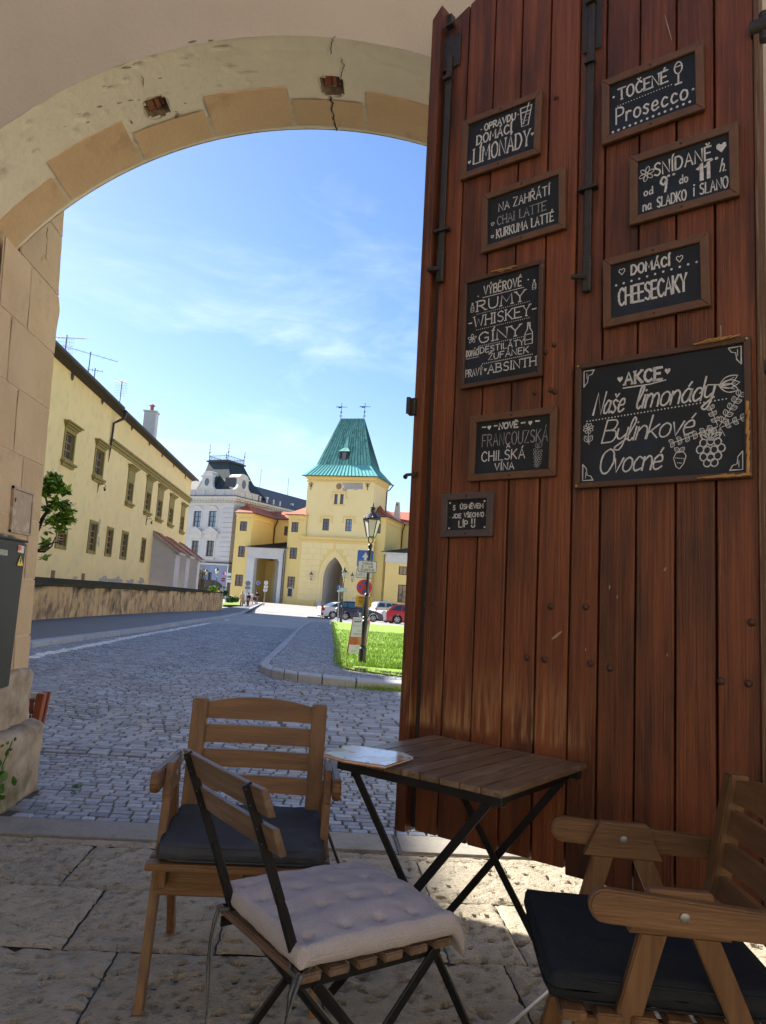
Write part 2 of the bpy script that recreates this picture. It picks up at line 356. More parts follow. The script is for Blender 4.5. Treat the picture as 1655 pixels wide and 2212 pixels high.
def rows(x0, x1, y0, y1, rh, sw, test, zf, grp, off=lambda x, r: 0, mif=lambda x, y: 0, ja=.012):
    nr = int((y1-y0)/rh)+8
    for r_ in range(-6, nr):
        x = x0 - rs.random()*sw
        yb = y0+r_*rh
        while x < x1:
            wd = sw*(.75+.5*rs.random()); xa, xb = x, x+wd; x = xb
            ca, cb = off(xa, r_), off(xb, r_); cy = yb+rh/2+(ca+cb)/2; cx = (xa+xb)/2
            if not (y0 <= cy <= y1) or not test(cx, cy): continue
            g = .003 if sw < .1 else .0055
            q = [(xa+g+jit(ja), yb+g+ca+jit(ja)), (xb-g+jit(ja), yb+g+cb+jit(ja)), (xb-g+jit(ja), yb+rh-g+cb+jit(ja)), (xa+g+jit(ja), yb+rh-g+ca+jit(ja))]
            stone(q, zf(cx, cy)+jit(.004), mif(cx, cy), grp)
def arcoff(x, r_, W=1.5, A=.24):
    u = ((x+.35) % W)/W; return A*(4*u*(1-u))
def wave(x, r_): return arcoff(x, r_) + .05*math.sin(x*2.1+r_*.3)
def roadtest(x, y): return x > leftkerb(y)+.02 and not poly_in(x, y, island_poly) and not (x > .1+(y-5.6)*-.25 and y < 9.6+.0*x)
def roadmi(x, y): return 1 if dline(x, y, wl) < .095 else 0
rows(-2.6, 1.6, 4.0, 5.43, .066, .085, lambda x, y: not(x < -1.45 and y < 4.5), lambda x, y: 0, 0, ja=.006)
rows(-3.2, 2.4, 5.49, 5.75, .10, .13, lambda x, y: True, lambda x, y: 0, 1)
rows(-9.5, 4, 5.75, 19.5, .098, .115, roadtest, lambda x, y: gz(y), 1, wave, roadmi, .02)
rows(-9.5, 4, 19.5, 29.6, .115, .15, roadtest, lambda x, y: gz(y), 1, wave, roadmi, .02)
rows(-1.3, 3.2, 5.75, 11, .135, .18, lambda x, y: x > .1+(y-5.6)*-.25 and not poly_in(x, y, island_poly) and y < 9.6, lambda x, y: gz(y), 1, lambda x, r_: .06*math.sin(x*1.3+.4), lambda x, y: 2 if min(dline(x, y, yl1), dline(x, y, yl2)) < .085 else 0, .02)
rows(-4, 2.0, 9.6, 20, .075, .085, lambda x, y: poly_in(x, y, inner_poly) and not poly_in(x, y, lawn_poly), lambda x, y: gz(y)+KH-.008, 2, lambda x, r_: arcoff(x, r_, .9, .2), ja=.012)
rows(-5, 2.0, 20, 37.5, .11, .13, lambda x, y: poly_in(x, y, inner_poly) and not poly_in(x, y, lawn_poly), lambda x, y: gz(y)+KH-.008, 2, lambda x, r_: arcoff(x, r_, .9, .2), ja=.014)
def visible(x, y, z):
    d = Vector((x, y, z-CH)); w_ = d.dot(AX[2])
    return w_ > 0 and abs(d.dot(AX[0])/w_*F) < 827 and abs(d.dot(AX[1])/w_*F) < 1106
def stone_geo(c, z, h=.05):
    cx = sum(p[0] for p in c)/4; cy = sum(p[1] for p in c)/4; vs = [(x, y, z-h) for x, y in c]; t = .86
    vs += [(cx+(x-cx)*.97, cy+(y-cy)*.97, z-.009) for x, y in c]
    vs += [(cx+(x-cx)*t, cy+(y-cy)*t, z) for x, y in c]
    fs = [(0,1,5,4),(1,2,6,5),(2,3,7,6),(3,0,4,7),(4,5,9,8),(5,6,10,9),(6,7,11,10),(7,4,8,11),(8,9,10,11)]
    return vs, fs
pav = sheet('pavement', [[(x, y, -.012) for x in (-3, 0, 3)] for y in (4.0, 4.8, 5.49)], M['dirt'])
isl = MB(); isl.add([(p.x, p.y, gz(p.y)+KH-.022) for p in inn[:-1]]+[(p.x, p.y, gz(p.y)+KH-.022) for p in reversed(law[:-1])], [tuple(range(len(inn)-1+len(law)-1))])
foot = isl.build('footway', M['dirt'], kind='structure')
for grp, par, nm, m_ in ((0, pav, 'paving_sett', [M['sett'], M['line'], M['yline']]), (1, road, 'cobble', [M['cobble'], M['line'], M['yline']]), (2, foot, 'footway_sett', [M['sett'], M['line'], M['yline']])):
    S = sorted([s for s in stones if s[5] == grp], key=lambda s: s[0])
    near = [s for s in S if visible(s[1], s[0], s[3]) and s[1] < .25+ (s[0]-4)*.1 and (grp or s[1] < .55)][:300]; ids = set(map(id, near))
    for s in near:
        vs, fs = stone_geo([(p[0]-s[1], p[1]-s[0]) for p in s[2]], 0)
        me = bpy.data.meshes.new(nm); me.from_pydata(vs, [], fs); me.materials.append(m_[s[4]]); o = bpy.data.objects.new(nm, me); COL.objects.link(o)
        o.location = (s[1], s[0], s[3]); o.parent = par
    b = MB()
    for s in S:
        if id(s) in ids: continue
        vs, fs = stone_geo(s[2], s[3]); n0 = len(b.v); b.v += vs; b.f += [tuple(i+n0 for i in f) for f in fs]; b.mi += [s[4]]*len(fs)
    me = bpy.data.meshes.new(nm+'s'); me.from_pydata([tuple(v) for v in b.v], [], b.f)
    for x in m_: me.materials.append(x)
    me.polygons.foreach_set('material_index', b.mi); o = bpy.data.objects.new(nm+'s', me); COL.objects.link(o); o.parent = par; o['kind'] = 'stuff'
# white painted stripes beyond the modelled cobbles
b = MB()
P = [p for p in wl if p[1] > 28]
for p, q in zip(P, P[1:]):
    b.quad((p[0]-.08, p[1], gz(p[1])+.006), (p[0]+.08, p[1], gz(p[1])+.006), (q[0]+.08, q[1], gz(q[1])+.006), (q[0]-.08, q[1], gz(q[1])+.006))
b.build('road_marking', M['line'], kind='structure')
# left footway with its kerb
b = MB(); pts = sorted(lk, key=lambda p: p.y)
pts = [Vector((leftkerb(6), 6, .1))]+pts
lb = [Vector((p.x-.2, p.y, p.z)) for p in pts]
M['footfar'] = mat('left_footway_setts', (.13,.13,.14), (.09,.09,.10), .6, 14, bump=1, bscale=12, c3=(.11,.10,.085), s3=.6)
for p, q in zip(lb, lb[1:]): b.quad(p-Vector((0,0,.012)), q-Vector((0,0,.012)), (-7.75, q.y, q.z-.012), (-7.75, p.y, p.z-.012))
b.build('left_footway', M['footfar'], kind='structure')
kA, kB = resample(pts, lb, 1.3)
for i in range(len(kA)-1): kerbblock(kA[i], kA[i+1], kB[i+1], kB[i], KH)
# a thin cable gutter across the paving
b = MB(); b.box((-3, 5.435, -.02), (2.2, 5.475, -.006)); b.build('drain_slot', M['crack'], kind='structure')

# ------------------------------------------------------------------ passage floor: worn stone slabs, each its own piece
flo = sheet('floor', [[(x, y, -.016) for x in (-30, 0, 30)] for y in (-40, 0, 4.0)], M['dirt'])
for xa, xb in ((-2.4,-.62),(-.62,.46),(.46,1.62),(1.62,2.4)):
    o = MB().box((xa+.003, 3.725, -.06), (xb-.003, 3.998, .004)).build('threshold_stone', M['threshold'], flo, bevel=.012, seg=2)
yr = [3.72, 3.645, 3.165, 2.655, 2.15, 1.62, 1.05, .5, -.2, -1.0, -2, -3]
joints = {1: [-2.5,-1.5,-.91,-.1,.535,1.35,2.4], 2: [-2.5,-1.6,-.73,-.25,.52,.785,1.5,2.4], 3: [-2.5,-1.4,-.555,.1,.70,1.6,2.4], 0: [-2.5,-1.2,.1,.9,2.4]}
rf = random.Random(5)
def slab(xa, xb, ya, yb, fine):
    g = .003; nx = max(2, int((xb-xa)/.016)) if fine else 3; ny = max(2, int((yb-ya)/.016)) if fine else 3
    nx, ny = min(nx, 50), min(ny, 50); ox, oy = (xa+xb)/2, (ya+yb)/2; tz = (rf.random()-.5)*.006; b = MB(); sd = rf.random()*30
    dg = .6 if rf.random() < .5 else -.7
    for j in range(ny+1):
        for i in range(nx+1):
            x = lerp(xa+g, xb-g, i/nx); y = lerp(ya+g, yb-g, j/ny); e = min(i, nx-i, j, ny-j)
            z = tz
            if fine:
                z += .004*noise.noise(Vector((x*7, y*7, sd))) + .0010*math.sin((y+dg*x)*330+3*noise.noise(Vector((x*9, y*9, 3))))*(.5+noise.noise(Vector((x*4, y*4, sd))))
                pit = noise.noise(Vector((x*34, y*48, sd))); z -= max(0, pit-.24)*.06+.5*max(0, noise.noise(Vector((x*80, y*110, sd)))-.25)*.02
                if e == 0: z -= .009; x += .004*noise.noise(Vector((x*20, y*20, 8))); y += .005*noise.noise(Vector((x*14, y*14, 9)))
            b.v.append(Vector((x-ox, y-oy, z)))
    for j in range(ny):
        for i in range(nx): a = j*(nx+1)+i; b.f.append((a, a+1, a+nx+2, a+nx+1)); b.mi.append(0)
    o = b.build('floor_slab', M['slab'], flo, smooth=True); o.location = (ox, oy, 0)
for r_ in range(len(yr)-1):
    J = joints[r_] if r_ in joints else [-2.5+k*.8+(r_ % 2)*.35 for k in range(7)]
    for xa, xb in zip(J, J[1:]): slab(xa, xb, yr[r_+1], yr[r_], yr[r_] > 1.7)
# ------------------------------------------------------------------ archway
YI, YO = 3.4, 4.0
def arc(y, r=2.125):
    t = (y-YI)/(YO-YI); return (lerp(-.08, 0, t), lerp(1.68, 1.6, t), r)
def apt(th, y, dr=0):
    cx, cz, r = arc(y); return Vector((cx-(r-dr)*math.cos(th), y, cz+(r-dr)*math.sin(th)))
def soff(px, py):                              # (theta, y) of the soffit point seen at a pixel
    best = None; y = 3.3
    while y <= 4.1:
        p = atY(px, py, y); cx, cz, r = arc(y); e = abs(math.hypot(p.x-cx, p.z-cz)-r)
        if best is None or e < best[0]: best = (e, y, math.atan2(p.z-cz, -(p.x-cx)))
        y += .005
    return best[2], best[1]
def thY(px, py): p = atY(px, py, YO); return math.atan2(p.z-1.6, -p.x)
arch = thing('archway', 'plastered round archway with painted sandstone voussoirs round its outer edge', 'archway', (0, 3.7, 0))
# inner face, outer face
def face(y, name, m_, X=6.5, top=7.0, relief=0):
    b = MB(); n = 72; cx, cz, r = arc(y); prev = None
    for i in range(n+1):
        th = PI*i/n; p = apt(th, y); dx, dz = -math.cos(th), math.sin(th)
        k = min((X-(cx if dx > 0 else -cx))/abs(dx) if abs(dx) > 1e-6 else 1e9, (top-cz)/dz if dz > 1e-6 else 1e9)
        q = Vector((cx+dx*k, y, cz+dz*k))
        if prev: b.quad(prev[0], p, q, prev[1])
        prev = (p, q)
    for s in (-1, 1):
        x0 = cx+s*r; b.quad((x0, y, -.06), (s*X+0, y, -.06), (s*X, y, cz), (x0, y, cz))
    b.quad((-X, y, top), (X, y, top), (X, y, top), (-X, y, top)) if False else None
    return b.build(name, m_, arch, world=True)
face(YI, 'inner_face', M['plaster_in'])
M['outerwall'] = mat('outer_wall_plaster', (.52,.42,.25), (.45,.36,.22), .9, 2, bump=.3)
face(YO+.001, 'outer_face', M['outerwall'])
MB().box((-6.5, YI, 7.0), (6.5, YO, 7.1)).build('wall_top', M['outerwall'], arch, world=True)
# soffit with two broken holes
holes = []
for px_, py_, ax, ay in ((340, 232, .060, .058), (718, 187, .058, .060)):
    th, y = soff(px_, py_); holes.append((th, y, ax, ay))
VD = [((14,528),(153,437),(108,391),(0,468)), ((153,437),(317,359),(266,266),(86,351)), ((317,359),(470,310),(451,248),(291,297)),
      ((470,310),(640,277),(625,182),(445,210)), ((640,277),(794,286),(794,226),(637,217)), ((794,286),(1010,352),(960,236),(799,199))]
vs_ = []
for a, b_, c, d in VD: vs_.append((thY(*a), thY(*b_), (soff(*c)[1]+soff(*d)[1])/2))
def stone_depth(th):
    for a, b_, y in vs_:
        if a <= th <= b_: return y
    return 3.72
def inhole(th, y, g=1.0):
    for ht, hy, ax, ay in holes:
        u = (th-ht)*2.125/ax; v = (y-hy)/ay
        if (abs(u)**3+abs(v)**3)**(1/3) < g*(1+.16*noise.noise(Vector((u*1.6, v*1.6, ht*9)))): return True
    return False
b = MB(); n = 460; my = 44; idx = {}
for i in range(n+1):
    for j in range(my+1):
        th = PI*i/n; y = lerp(YI, YO-.005, j/my)
        near_e = j == 0
        dr = -.003*noise.noise(Vector((th*9, y*16, 0)))-.0015*noise.noise(Vector((th*40, y*60, 0)))
        c_ = noise.noise(Vector((th*13, y*5, 4))); 
        if near_e: dr -= .006*max(0, noise.noise(Vector((th*30, 0, 2)))); y += .012*max(0, noise.noise(Vector((th*22, 0, 7)))-.15)
        g_ = noise.noise(Vector((th*26, y*44, 11)))
        if 0.35 < th < 1.35 and y < 3.66: dr -= .012*max(0, g_-.36)*4
        b.v.append(apt(th, y, dr))
for i in range(n):
    for j in range(my):
        th = PI*(i+.5)/n; y = lerp(YI, YO, (j+.5)/my)
        if inhole(th, y): continue
        a = i*(my+1)+j; b.f.append((a, a+1, a+my+2, a+my+1)); b.mi.append(0)
b.build('soffit', M['plaster_cream'], arch, world=True, smooth=True)
M['rubble'] = mat('broken_mortar', (.30,.25,.18), (.18,.13,.09), 1, 30, bump=1, bscale=60)
for k, (ht, hy, ax, ay) in enumerate(holes):     # the recess and the bricks seen in it
    b = MB(); nn = 26; ring = []
    for q in range(nn):
        t = 2*PI*q/nn; s_ = 1.0/((abs(math.cos(t))**3+abs(math.sin(t))**3)**(1/3)); s_ *= 1+.16*noise.noise(Vector((math.cos(t)*1.6, math.sin(t)*1.6, ht*9)))
        ring.append((ht+math.cos(t)*s_*ax*1.05/2.125, hy+math.sin(t)*s_*ay*1.05))
    for lev, sc_ in ((.003, 1.06), (-.025, .94), (-.055, .85)):
        for th, y in ring: b.v.append(apt(ht+(th-ht)*sc_, hy+(y-hy)*sc_, lev+.004*noise.noise(Vector((th*50, y*80, lev*99)))))
    for l_ in range(2):
        for q in range(nn): q2 = (q+1) % nn; b.f.append((l_*nn+q, l_*nn+q2, (l_+1)*nn+q2, (l_+1)*nn+q)); b.mi.append(0)
    b.f.append(tuple(range(2*nn, 3*nn))); b.mi.append(0)
    b.build('hole_rim', M['rubble'], arch, world=True, smooth=True)
    for q, (du, dv, lu, lv, dd) in enumerate(((-.026, .004, .022, .048, .036), (.010, -.006, .014, .044, .028), (.036, .004, .010, .04, .04))):
        b = MB(); c0 = [(-1,-1),(1,-1),(1,1),(-1,1)]; vv = []
        for h in (-.06, -dd):
            for s1, s2 in c0:
                f_ = 1 if h == -.06 else .9
                vv.append(apt(ht+(du+s1*lu*f_)/2.125, hy+dv+s2*lv*f_+.004*math.sin(q*5+s1*3), h+.004*math.sin(q*7+s2*2+s1)))
        b.add(vv, [(0,3,2,1),(4,5,6,7),(0,1,5,4),(1,2,6,5),(2,3,7,6),(3,0,4,7)]); b.build('brick', M['brick'], arch, world=True, bevel=.004)
# painted sandstone voussoirs, proud of the plaster
def vouss(t0, t1, y0, proud=.006, g=.0055):
    b = MB(); n_ = max(4, int((t1-t0)/.03)); pr = []
    for i in range(n_+1):
        th = lerp(t0+g, t1-g, i/n_); w_ = .004*noise.noise(Vector((th*24, y0, 1)))
        pr.append([apt(th, y0+w_+.0, -.01), apt(th, y0+w_+.003, proud), apt(th, 3.78, proud+.001), apt(th, 3.955, proud), apt(th, 3.985, proud-.008), apt(th, YO+.006, -.012)])
    for p, q in zip(pr, pr[1:]):
        for j in range(5): b.quad(p[j], p[j+1], q[j+1], q[j])
    b.add(pr[0], [tuple(range(6))]); b.add(pr[-1], [tuple(range(6))])
    return b.build('voussoir', M['sandstone'], arch, world=True, smooth=True)
for t0, t1, y0 in vs_: vouss(t0, t1, y0)
t = vs_[-1][1]; k = 0
while t < PI-.1: t2 = min(PI, t+.2); vouss(t, t2, 3.74 if k % 2 else 3.62); t = t2; k += 1
t = vs_[0][0]; k = 0
while t > .1: t2 = max(0, t-.21); vouss(t2, t, 3.60 if k % 2 else 3.74); t = t2; k += 1
# light mortar between them
b = MB()
for i in range(200):
    th, th2 = PI*i/200, PI*(i+1)/200; y0 = max(stone_depth(th), stone_depth(th2))+.012
    b.quad(apt(th, y0, .0035), apt(th2, y0, .0035), apt(th2, 3.97, .0035), apt(th, 3.97, .0035))
b.build('mortar', mat('voussoir_mortar', (.50,.42,.31), (.42,.35,.26), .95, 20, bump=.4), arch, world=True)
for s in (-1, 1):                              # jambs
    x0 = s*2.125; b = MB(); b.quad((x0-.08, YI, -.06), (x0, YO, -.06), (x0, YO, 1.6), (x0-.08, YI, 1.68)); b.build('jamb', M['jamb'], arch, world=True)
# cracks and chips in the plaster
def crack(pts, wd=.004, name='crack'):
    P = [soff(*p) for p in pts]; rr = random.Random(len(pts)); Q = []
    for (t0, y0), (t1, y1) in zip(P, P[1:]):
        for k in range(6): f_ = k/6; Q.append((lerp(t0, t1, f_)+(rr.random()-.5)*.006, lerp(y0, y1, f_)+(rr.random()-.5)*.006))
    Q.append(P[-1]); b = MB(); pr = None
    for i, (th, y) in enumerate(Q):
        w_ = wd*(.4+rr.random())*(1 if 0 < i < len(Q)-1 else .2); a, c = apt(th-w_/4.2, y, .0095), apt(th+w_/4.2, y, .0095)
        if pr: b.quad(pr[0], pr[1], c, a)
        pr = (a, c)
    b.build(name, M['crack'], arch, world=True)
crack([(727,72),(716,84),(714,115)]); crack([(738,118),(742,140),(735,165)]); crack([(716,205),(718,232),(722,262),(728,280)], .01)
crack([(305,155),(308,185)], .003)
def chip(px_, py_, l, w_, rot=0):
    t0, y0 = soff(px_, py_); b = MB(); n_ = 9; ring = []
    for q in range(n_):
        a = 2*PI*q/n_; u = math.cos(a)*l*(.7+.3*noise.noise(Vector((q, px_, 0)))); v = math.sin(a)*w_*(.8+.5*noise.noise(Vector((q, py_, 3))))
        ring.append(apt(t0+(u*math.cos(rot)-v*math.sin(rot))/2.125, y0+u*math.sin(rot)+v*math.cos(rot), .0035))
    b.add(ring, [tuple(range(n_))]); b.build('chipped_plaster', M['rubble'], arch, world=True)
for a in ((273,145,.035,.006,.3),(215,229,.02,.005,.2),(282,216,.022,.004,.3),(258,222,.02,.004,.2),(382,251,.034,.011,-.9),(284,263,.02,.006,1.6),(415,88,.03,.007,0),(455,86,.02,.005,0),(190,264,.014,.004,0),(400,222,.012,.004,.5),(225,186,.014,.003,.2),(345,168,.014,.003,.2),(300,215,.01,.004,.2),(170,245,.02,.002,.2),(140,272,.014,.002,.2),(380,240,.012,.004,.8)): chip(*a)
# passage walls and vault behind the camera's side
pas = thing('passage', 'plain plastered side walls of the passage around the tables', 'passage', (0, 0, 0))
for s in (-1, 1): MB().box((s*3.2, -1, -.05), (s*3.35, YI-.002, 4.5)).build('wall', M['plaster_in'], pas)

M['bouncewall'] = mat('bounce_facade', (.72,.62,.44), (.66,.57,.40), .9, .6)
M['bouncefloor'] = mat('bounce_paving', (.45,.40,.31), (.38,.34,.26), .9, 2, bump=.5, bscale=10)
cw = thing('bounce_house', 'cream courtyard house standing behind the viewer', 'house', (0, -11, 0))  # unseen sunlit house, added to bounce warm light onto arch and door
cf = Frame((14, -11), PI)
hh = [(2+3.2*i, 3.1+3.2*i, z, z+1.7) for i in range(8) for z in (1.2, 4.6)]
bb_ = MB(); S_ = sorted(set([0, 28]+[h[i] for h in hh for i in (0, 1)])); Z_ = sorted(set([-.1, 8]+[h[i] for h in hh for i in (2, 3)]))
for a_, c_ in zip(S_, S_[1:]):
    for d_, e_ in zip(Z_, Z_[1:]):
        if not any(h[0] < (a_+c_)/2 < h[1] and h[2] < (d_+e_)/2 < h[3] for h in hh): bb_.quad(*[cf.m @ Vector(p) for p in ((a_,0,d_),(c_,0,d_),(c_,0,e_),(a_,0,e_))])
bb_.build('wall', M['bouncewall'], cw, world=True)
for h in hh: MB().box((14-h[1], -11.2, h[2]), (14-h[0], -11.15, h[3])).build('window', mat('bounce_glass', (.03,.04,.05), rough=.1) if 'bounce_glass' not in bpy.data.materials else bpy.data.materials['bounce_glass'], cw, world=True)
MB().prism([(-10.6,8),(-17,8),(-14,11)], -14.5, 14.5, 'X').build('roof', M['brick'], cw, world=True)
sheet('courtyard', [[(x, y, -.012) for x in (-30, 0, 30)] for y in (-11, -6, -3.02)], M['bouncefloor'])  # pale unseen ground, added with that house for more bounced light
M['bouncerender'] = mat('bounce_block_render', (.74,.65,.50), (.69,.60,.46), .9, .6)
def blockhouse(label, x0, x1, y0, y1, h, face, m_):  # plain houses added out of view; their sunlit walls brighten the shade
    t = thing('bounce_block', label, 'house', ((x0+x1)/2, (y0+y1)/2, -.5)); MB().box((x0,y0,-1.2),(x1,y1,h)).build('wall', m_, t, world=True)
    if face == 'y': MB().prism([(y0-.3,h),(y1+.3,h),((y0+y1)/2,h+2.5)], x0, x1, 'X').build('roof', M['brick'], t, world=True); L_ = x1-x0
    else: MB().prism([(x0-.3,h),(x1+.3,h),((x0+x1)/2,h+2.5)], y0, y1).build('roof', M['brick'], t, world=True); L_ = y1-y0
    for k in range(int(L_/3.2)):
        for z in (1.2, 4.6):
            a = 1.0+3.2*k
            if face == 'y': MB().box((x0+a, y1-.05, z), (x0+a+1.1, y1+.02, z+1.7)).build('window', bpy.data.materials['bounce_glass'], t, world=True)
            else: MB().box((x0-.02, y0+a, z), (x0+.05, y0+a+1.1, z+1.7)).build('window', bpy.data.materials['bounce_glass'], t, world=True)
blockhouse('cream house adjoining the archway wall on its right, outside the view', 6.6, 40, -2, 4.0, 8, 'y', M['bouncerender'])
blockhouse('cream house adjoining the archway wall on its left, outside the view', -12.9, -6.6, -2, 4.0, 8, 'y', M['bouncerender'])
blockhouse('long cream house across the square, outside the view to the right', 42, 50, 6, 95, 10, 'x', M['bouncerender'])
# ------------------------------------------------------------------ buttress pier left of the arch
def pxf(z): return -1.565-.045*z
def onpier(px_, py_, off=0):
    y = 4.3
    for _ in range(12):
        p = atY(px_, py_, y); X = pxf(p.z)+off; y = y*X/p.x if abs(p.x) > 1e-6 else y
    return atY(px_, py_, y)
pier = thing('buttress', 'tall tan plastered buttress with scored block joints left of the arch', 'buttress', (-1.8, 4.3, 0))
PE = [(.3,4.50),(.75,4.52),(1.6,4.53),(2.2,4.55),(2.62,4.57),(2.75,4.60),(2.86,4.555),(3.3,4.55),(3.7,4.56),(5.5,4.6)]
PN = 4.03
M['core'] = mat('pier_core', (.55,.44,.31), (.48,.38,.27), .95, 12, bump=.4)
zl = [onpier(x, y).z for x, y in ((68,1371),(80,1252),(92,1130),(104,1012),(115,892),(122,770),(127,640))]
zl = [.33]+zl; 
while zl[-1] < 5.2: zl.append(zl[-1]+.36)
b = MB(); 
for za, zb in zip(zl, zl[1:]):
    PN = 4.01 if zb > 2.85 else 3.77
    b.add([(pxf(za)-.004, PN, za), (pxf(za)-.004, pw(za, PE)-.012, za), (pxf(zb)-.004, pw(zb, PE)-.012, zb), (pxf(zb)-.004, PN, zb)], [(0,1,2,3)])
    b.add([(-2.3, PN, za), (-2.3, pw(za, PE)-.012, za), (-2.3, pw(zb, PE)-.012, zb), (-2.3, PN, zb)], [(0,1,2,3)])
    b.quad((pxf(za)-.004, pw(za, PE)-.012, za), (-2.3, pw(za, PE)-.012, za), (-2.3, pw(zb, PE)-.012, zb), (pxf(zb)-.004, pw(zb, PE)-.012, zb))
b.build('core', M['core'], pier, world=True)
PN = 4.01; rb = random.Random(4)
vj = {0: [4.3], 1: [4.28], 2: [4.36], 3: [onpier(68/1,1040).y if False else 4.22], 4: [onpier(35,900).y], 5: [onpier(19,770).y, ], 6: [onpier(60,700).y], 7: [onpier(46,580).y]}
for i, (za, zb) in enumerate(zip(zl, zl[1:])):
    Y = [PN if zb > 2.85 else 3.78]+vj.get(i, [4.2+.2*(i % 2)])+[None]
    for ya, yb in zip(Y, Y[1:]):
        b = MB(); g = .004; nz_ = 10; last = yb is None; ny_ = 6; G = []
        for j in range(nz_+1):
            z = lerp(za+g, zb-g, j/nz_); ye = pw(z, PE) if last else yb-g
            G.append([Vector((pxf(z)+.0025*noise.noise(Vector((z*8, k*.7+ya*9, i))), lerp(ya+g, ye, k/ny_)+(.006*noise.noise(Vector((z*12, 0, i))) if k == ny_ and last else 0), z)) for k in range(ny_+1)])
        for j in range(nz_):
            for k in range(ny_): b.quad(G[j][k], G[j][k+1], G[j+1][k+1], G[j+1][k])
            e, e2 = G[j][-1], G[j+1][-1]; dx = -.6 if last else -.012
            b.quad(e, e+Vector((dx,0,0)), e2+Vector((dx,0,0)), e2)
        for row, s in ((G[0], 0), (G[-1], 0)):
            for k in range(ny_): b.quad(row[k], row[k+1], row[k+1]+Vector((-.012,0,0)), row[k]+Vector((-.012,0,0)))
        b.build('stone_block', M['pierstone'], pier, world=True)
# rough plinth
def rough_box(name, m_, parent, x0, x1, y0, y1, z0, z1, amp=.02, rnd=.05, n=18, slope=0):
    b = MB(); 
    def P(u, v, w_):
        p = Vector((lerp(x0, x1, u), lerp(y0, y1, v), lerp(z0, z1, w_)-slope*(v*w_) ))
        c = Vector(((x0+x1)/2, (y0+y1)/2, (z0+z1)/2)); q = p-c; h = Vector(((x1-x0)/2, (y1-y0)/2, (z1-z0)/2))
        inner = Vector([max(-h[i]+rnd, min(h[i]-rnd, q[i])) for i in range(3)]); d = q-inner
        if d.length > 1e-6: q = inner+d.normalized()*min(d.length, rnd)
        nn = Vector((noise.noise(p*9), noise.noise(p*9+Vector((5,5,5))), noise.noise(p*9+Vector((9,1,3)))))+.5*Vector((noise.noise(p*25), noise.noise(p*25+Vector((5,5,5))), noise.noise(p*25+Vector((9,1,3)))))
        return c+q+nn*amp
    for f in range(6):
        ax, sd = f//2, f % 2; vs = []; fs = []
        for i in range(n+1):
            for j in range(n+1):
                t_ = [0,0,0]; t_[ax] = sd; t_[(ax+1) % 3] = i/n; t_[(ax+2) % 3] = j/n; vs.append(P(*t_))
        for i in range(n):
            for j in range(n): a = i*(n+1)+j; fs.append((a, a+1, a+n+2, a+n+1))
        b.add(vs, fs)
    return b.build(name, m_, parent, world=True, smooth='all')
rough_box('plinth', M['plinth'], pier, -2.3, -1.475, 3.98, 4.56, -.05, .375, .016, .05, 26)
M['footplaster'] = mat('crumbling_plaster', (.36,.31,.24), (.25,.20,.14), .95, 9, bump=1, bscale=22, c3=(.17,.13,.09), s3=6, lo3=.5, hi3=.65)
rough_box('pier_foot', M['footplaster'], pier, -2.3, -1.560, 4.0, 4.525, .33, .66, .012, .02, 22)
# patches of flaked paint on the edge
M['flake'] = mat('flaked_paint', (.52,.42,.27), (.42,.33,.2), .95, 30, bump=.5)
def flake(px_, py_, w_, h_, seed):
    p = onpier(px_, py_, .004); ring = []
    for q in range(14):
        a = 2*PI*q/14; k = .6+.8*noise.noise(Vector((q*.9, seed*3.3, 0)))
        ring.append(Vector((pxf(p.z+math.sin(a)*h_*k)+.0035, min(p.y+math.cos(a)*w_*k, pw(p.z, PE)-.004), p.z+math.sin(a)*h_*k)))
    MB().add([p]+ring, [(0, q+1, (q+1) % 14+1) for q in range(14)]).build('paint_flake', M['flake'], pier, world=True)
for a in ((105,505,.03,.05,1),(104,535,.02,.05,2),(103,555,.035,.03,3),(92,560,.012,.02,4),(88,610,.01,.02,5),(100,470,.02,.02,6),(99,690,.014,.012,7),(60,1200,.01,.01,8),(5,990,.01,.02,9),(22,940,.01,.01,10)): flake(*a)
# metal hatch in the pier
hp = [onpier(*p, .012) for p in ((32,1051),(76,1064),(64,1157),(22,1149))]; ya, yb = (hp[0].y+hp[3].y)/2, (hp[1].y+hp[2].y)/2; za, zb = (hp[2].z+hp[3].z)/2, (hp[0].z+hp[1].z)/2
hat = thing('meter_hatch', 'small tan painted metal hatch set in the buttress above the black cabinet', 'hatch', (pxf((za+zb)/2), (ya+yb)/2, za))
M['hatch'] = mat('hatch_paint', (.34,.25,.17), (.27,.19,.13), .6, 12, bump=.2, c3=(.42,.36,.28), s3=14, lo3=.52, hi3=.66)
def HP(y, z, o): return (pxf(z)+o, y, z)
b = MB(); 
for (y0, y1, z0, z1, o) in ((ya,ya+.012,za,zb,.014),(yb-.012,yb,za,zb,.014),(ya,yb,zb-.014,zb,.015),(ya,yb,za,za+.012,.015)):
    b.add([HP(y0,z0,0),HP(y1,z0,0),HP(y1,z1,0),HP(y0,z1,0),HP(y0,z0,o),HP(y1,z0,o),HP(y1,z1,o),HP(y0,z1,o)], [(0,3,2,1),(4,5,6,7),(0,1,5,4),(1,2,6,5),(2,3,7,6),(3,0,4,7)])
b.build('frame', M['hatch'], hat, world=True)
b = MB(); y0, y1, z0, z1 = ya+.014, yb-.014, za+.014, zb-.016
b.add([HP(y0,z0,0),HP(y1,z0,0),HP(y1,z1,0),HP(y0,z1,0),HP(y0,z0,.009),HP(y1,z0,.009),HP(y1,z1,.009),HP(y0,z1,.009)], [(4,5,6,7),(0,1,5,4),(1,2,6,5),(2,3,7,6),(3,0,4,7)]); b.build('panel', M['hatch'], hat, world=True)
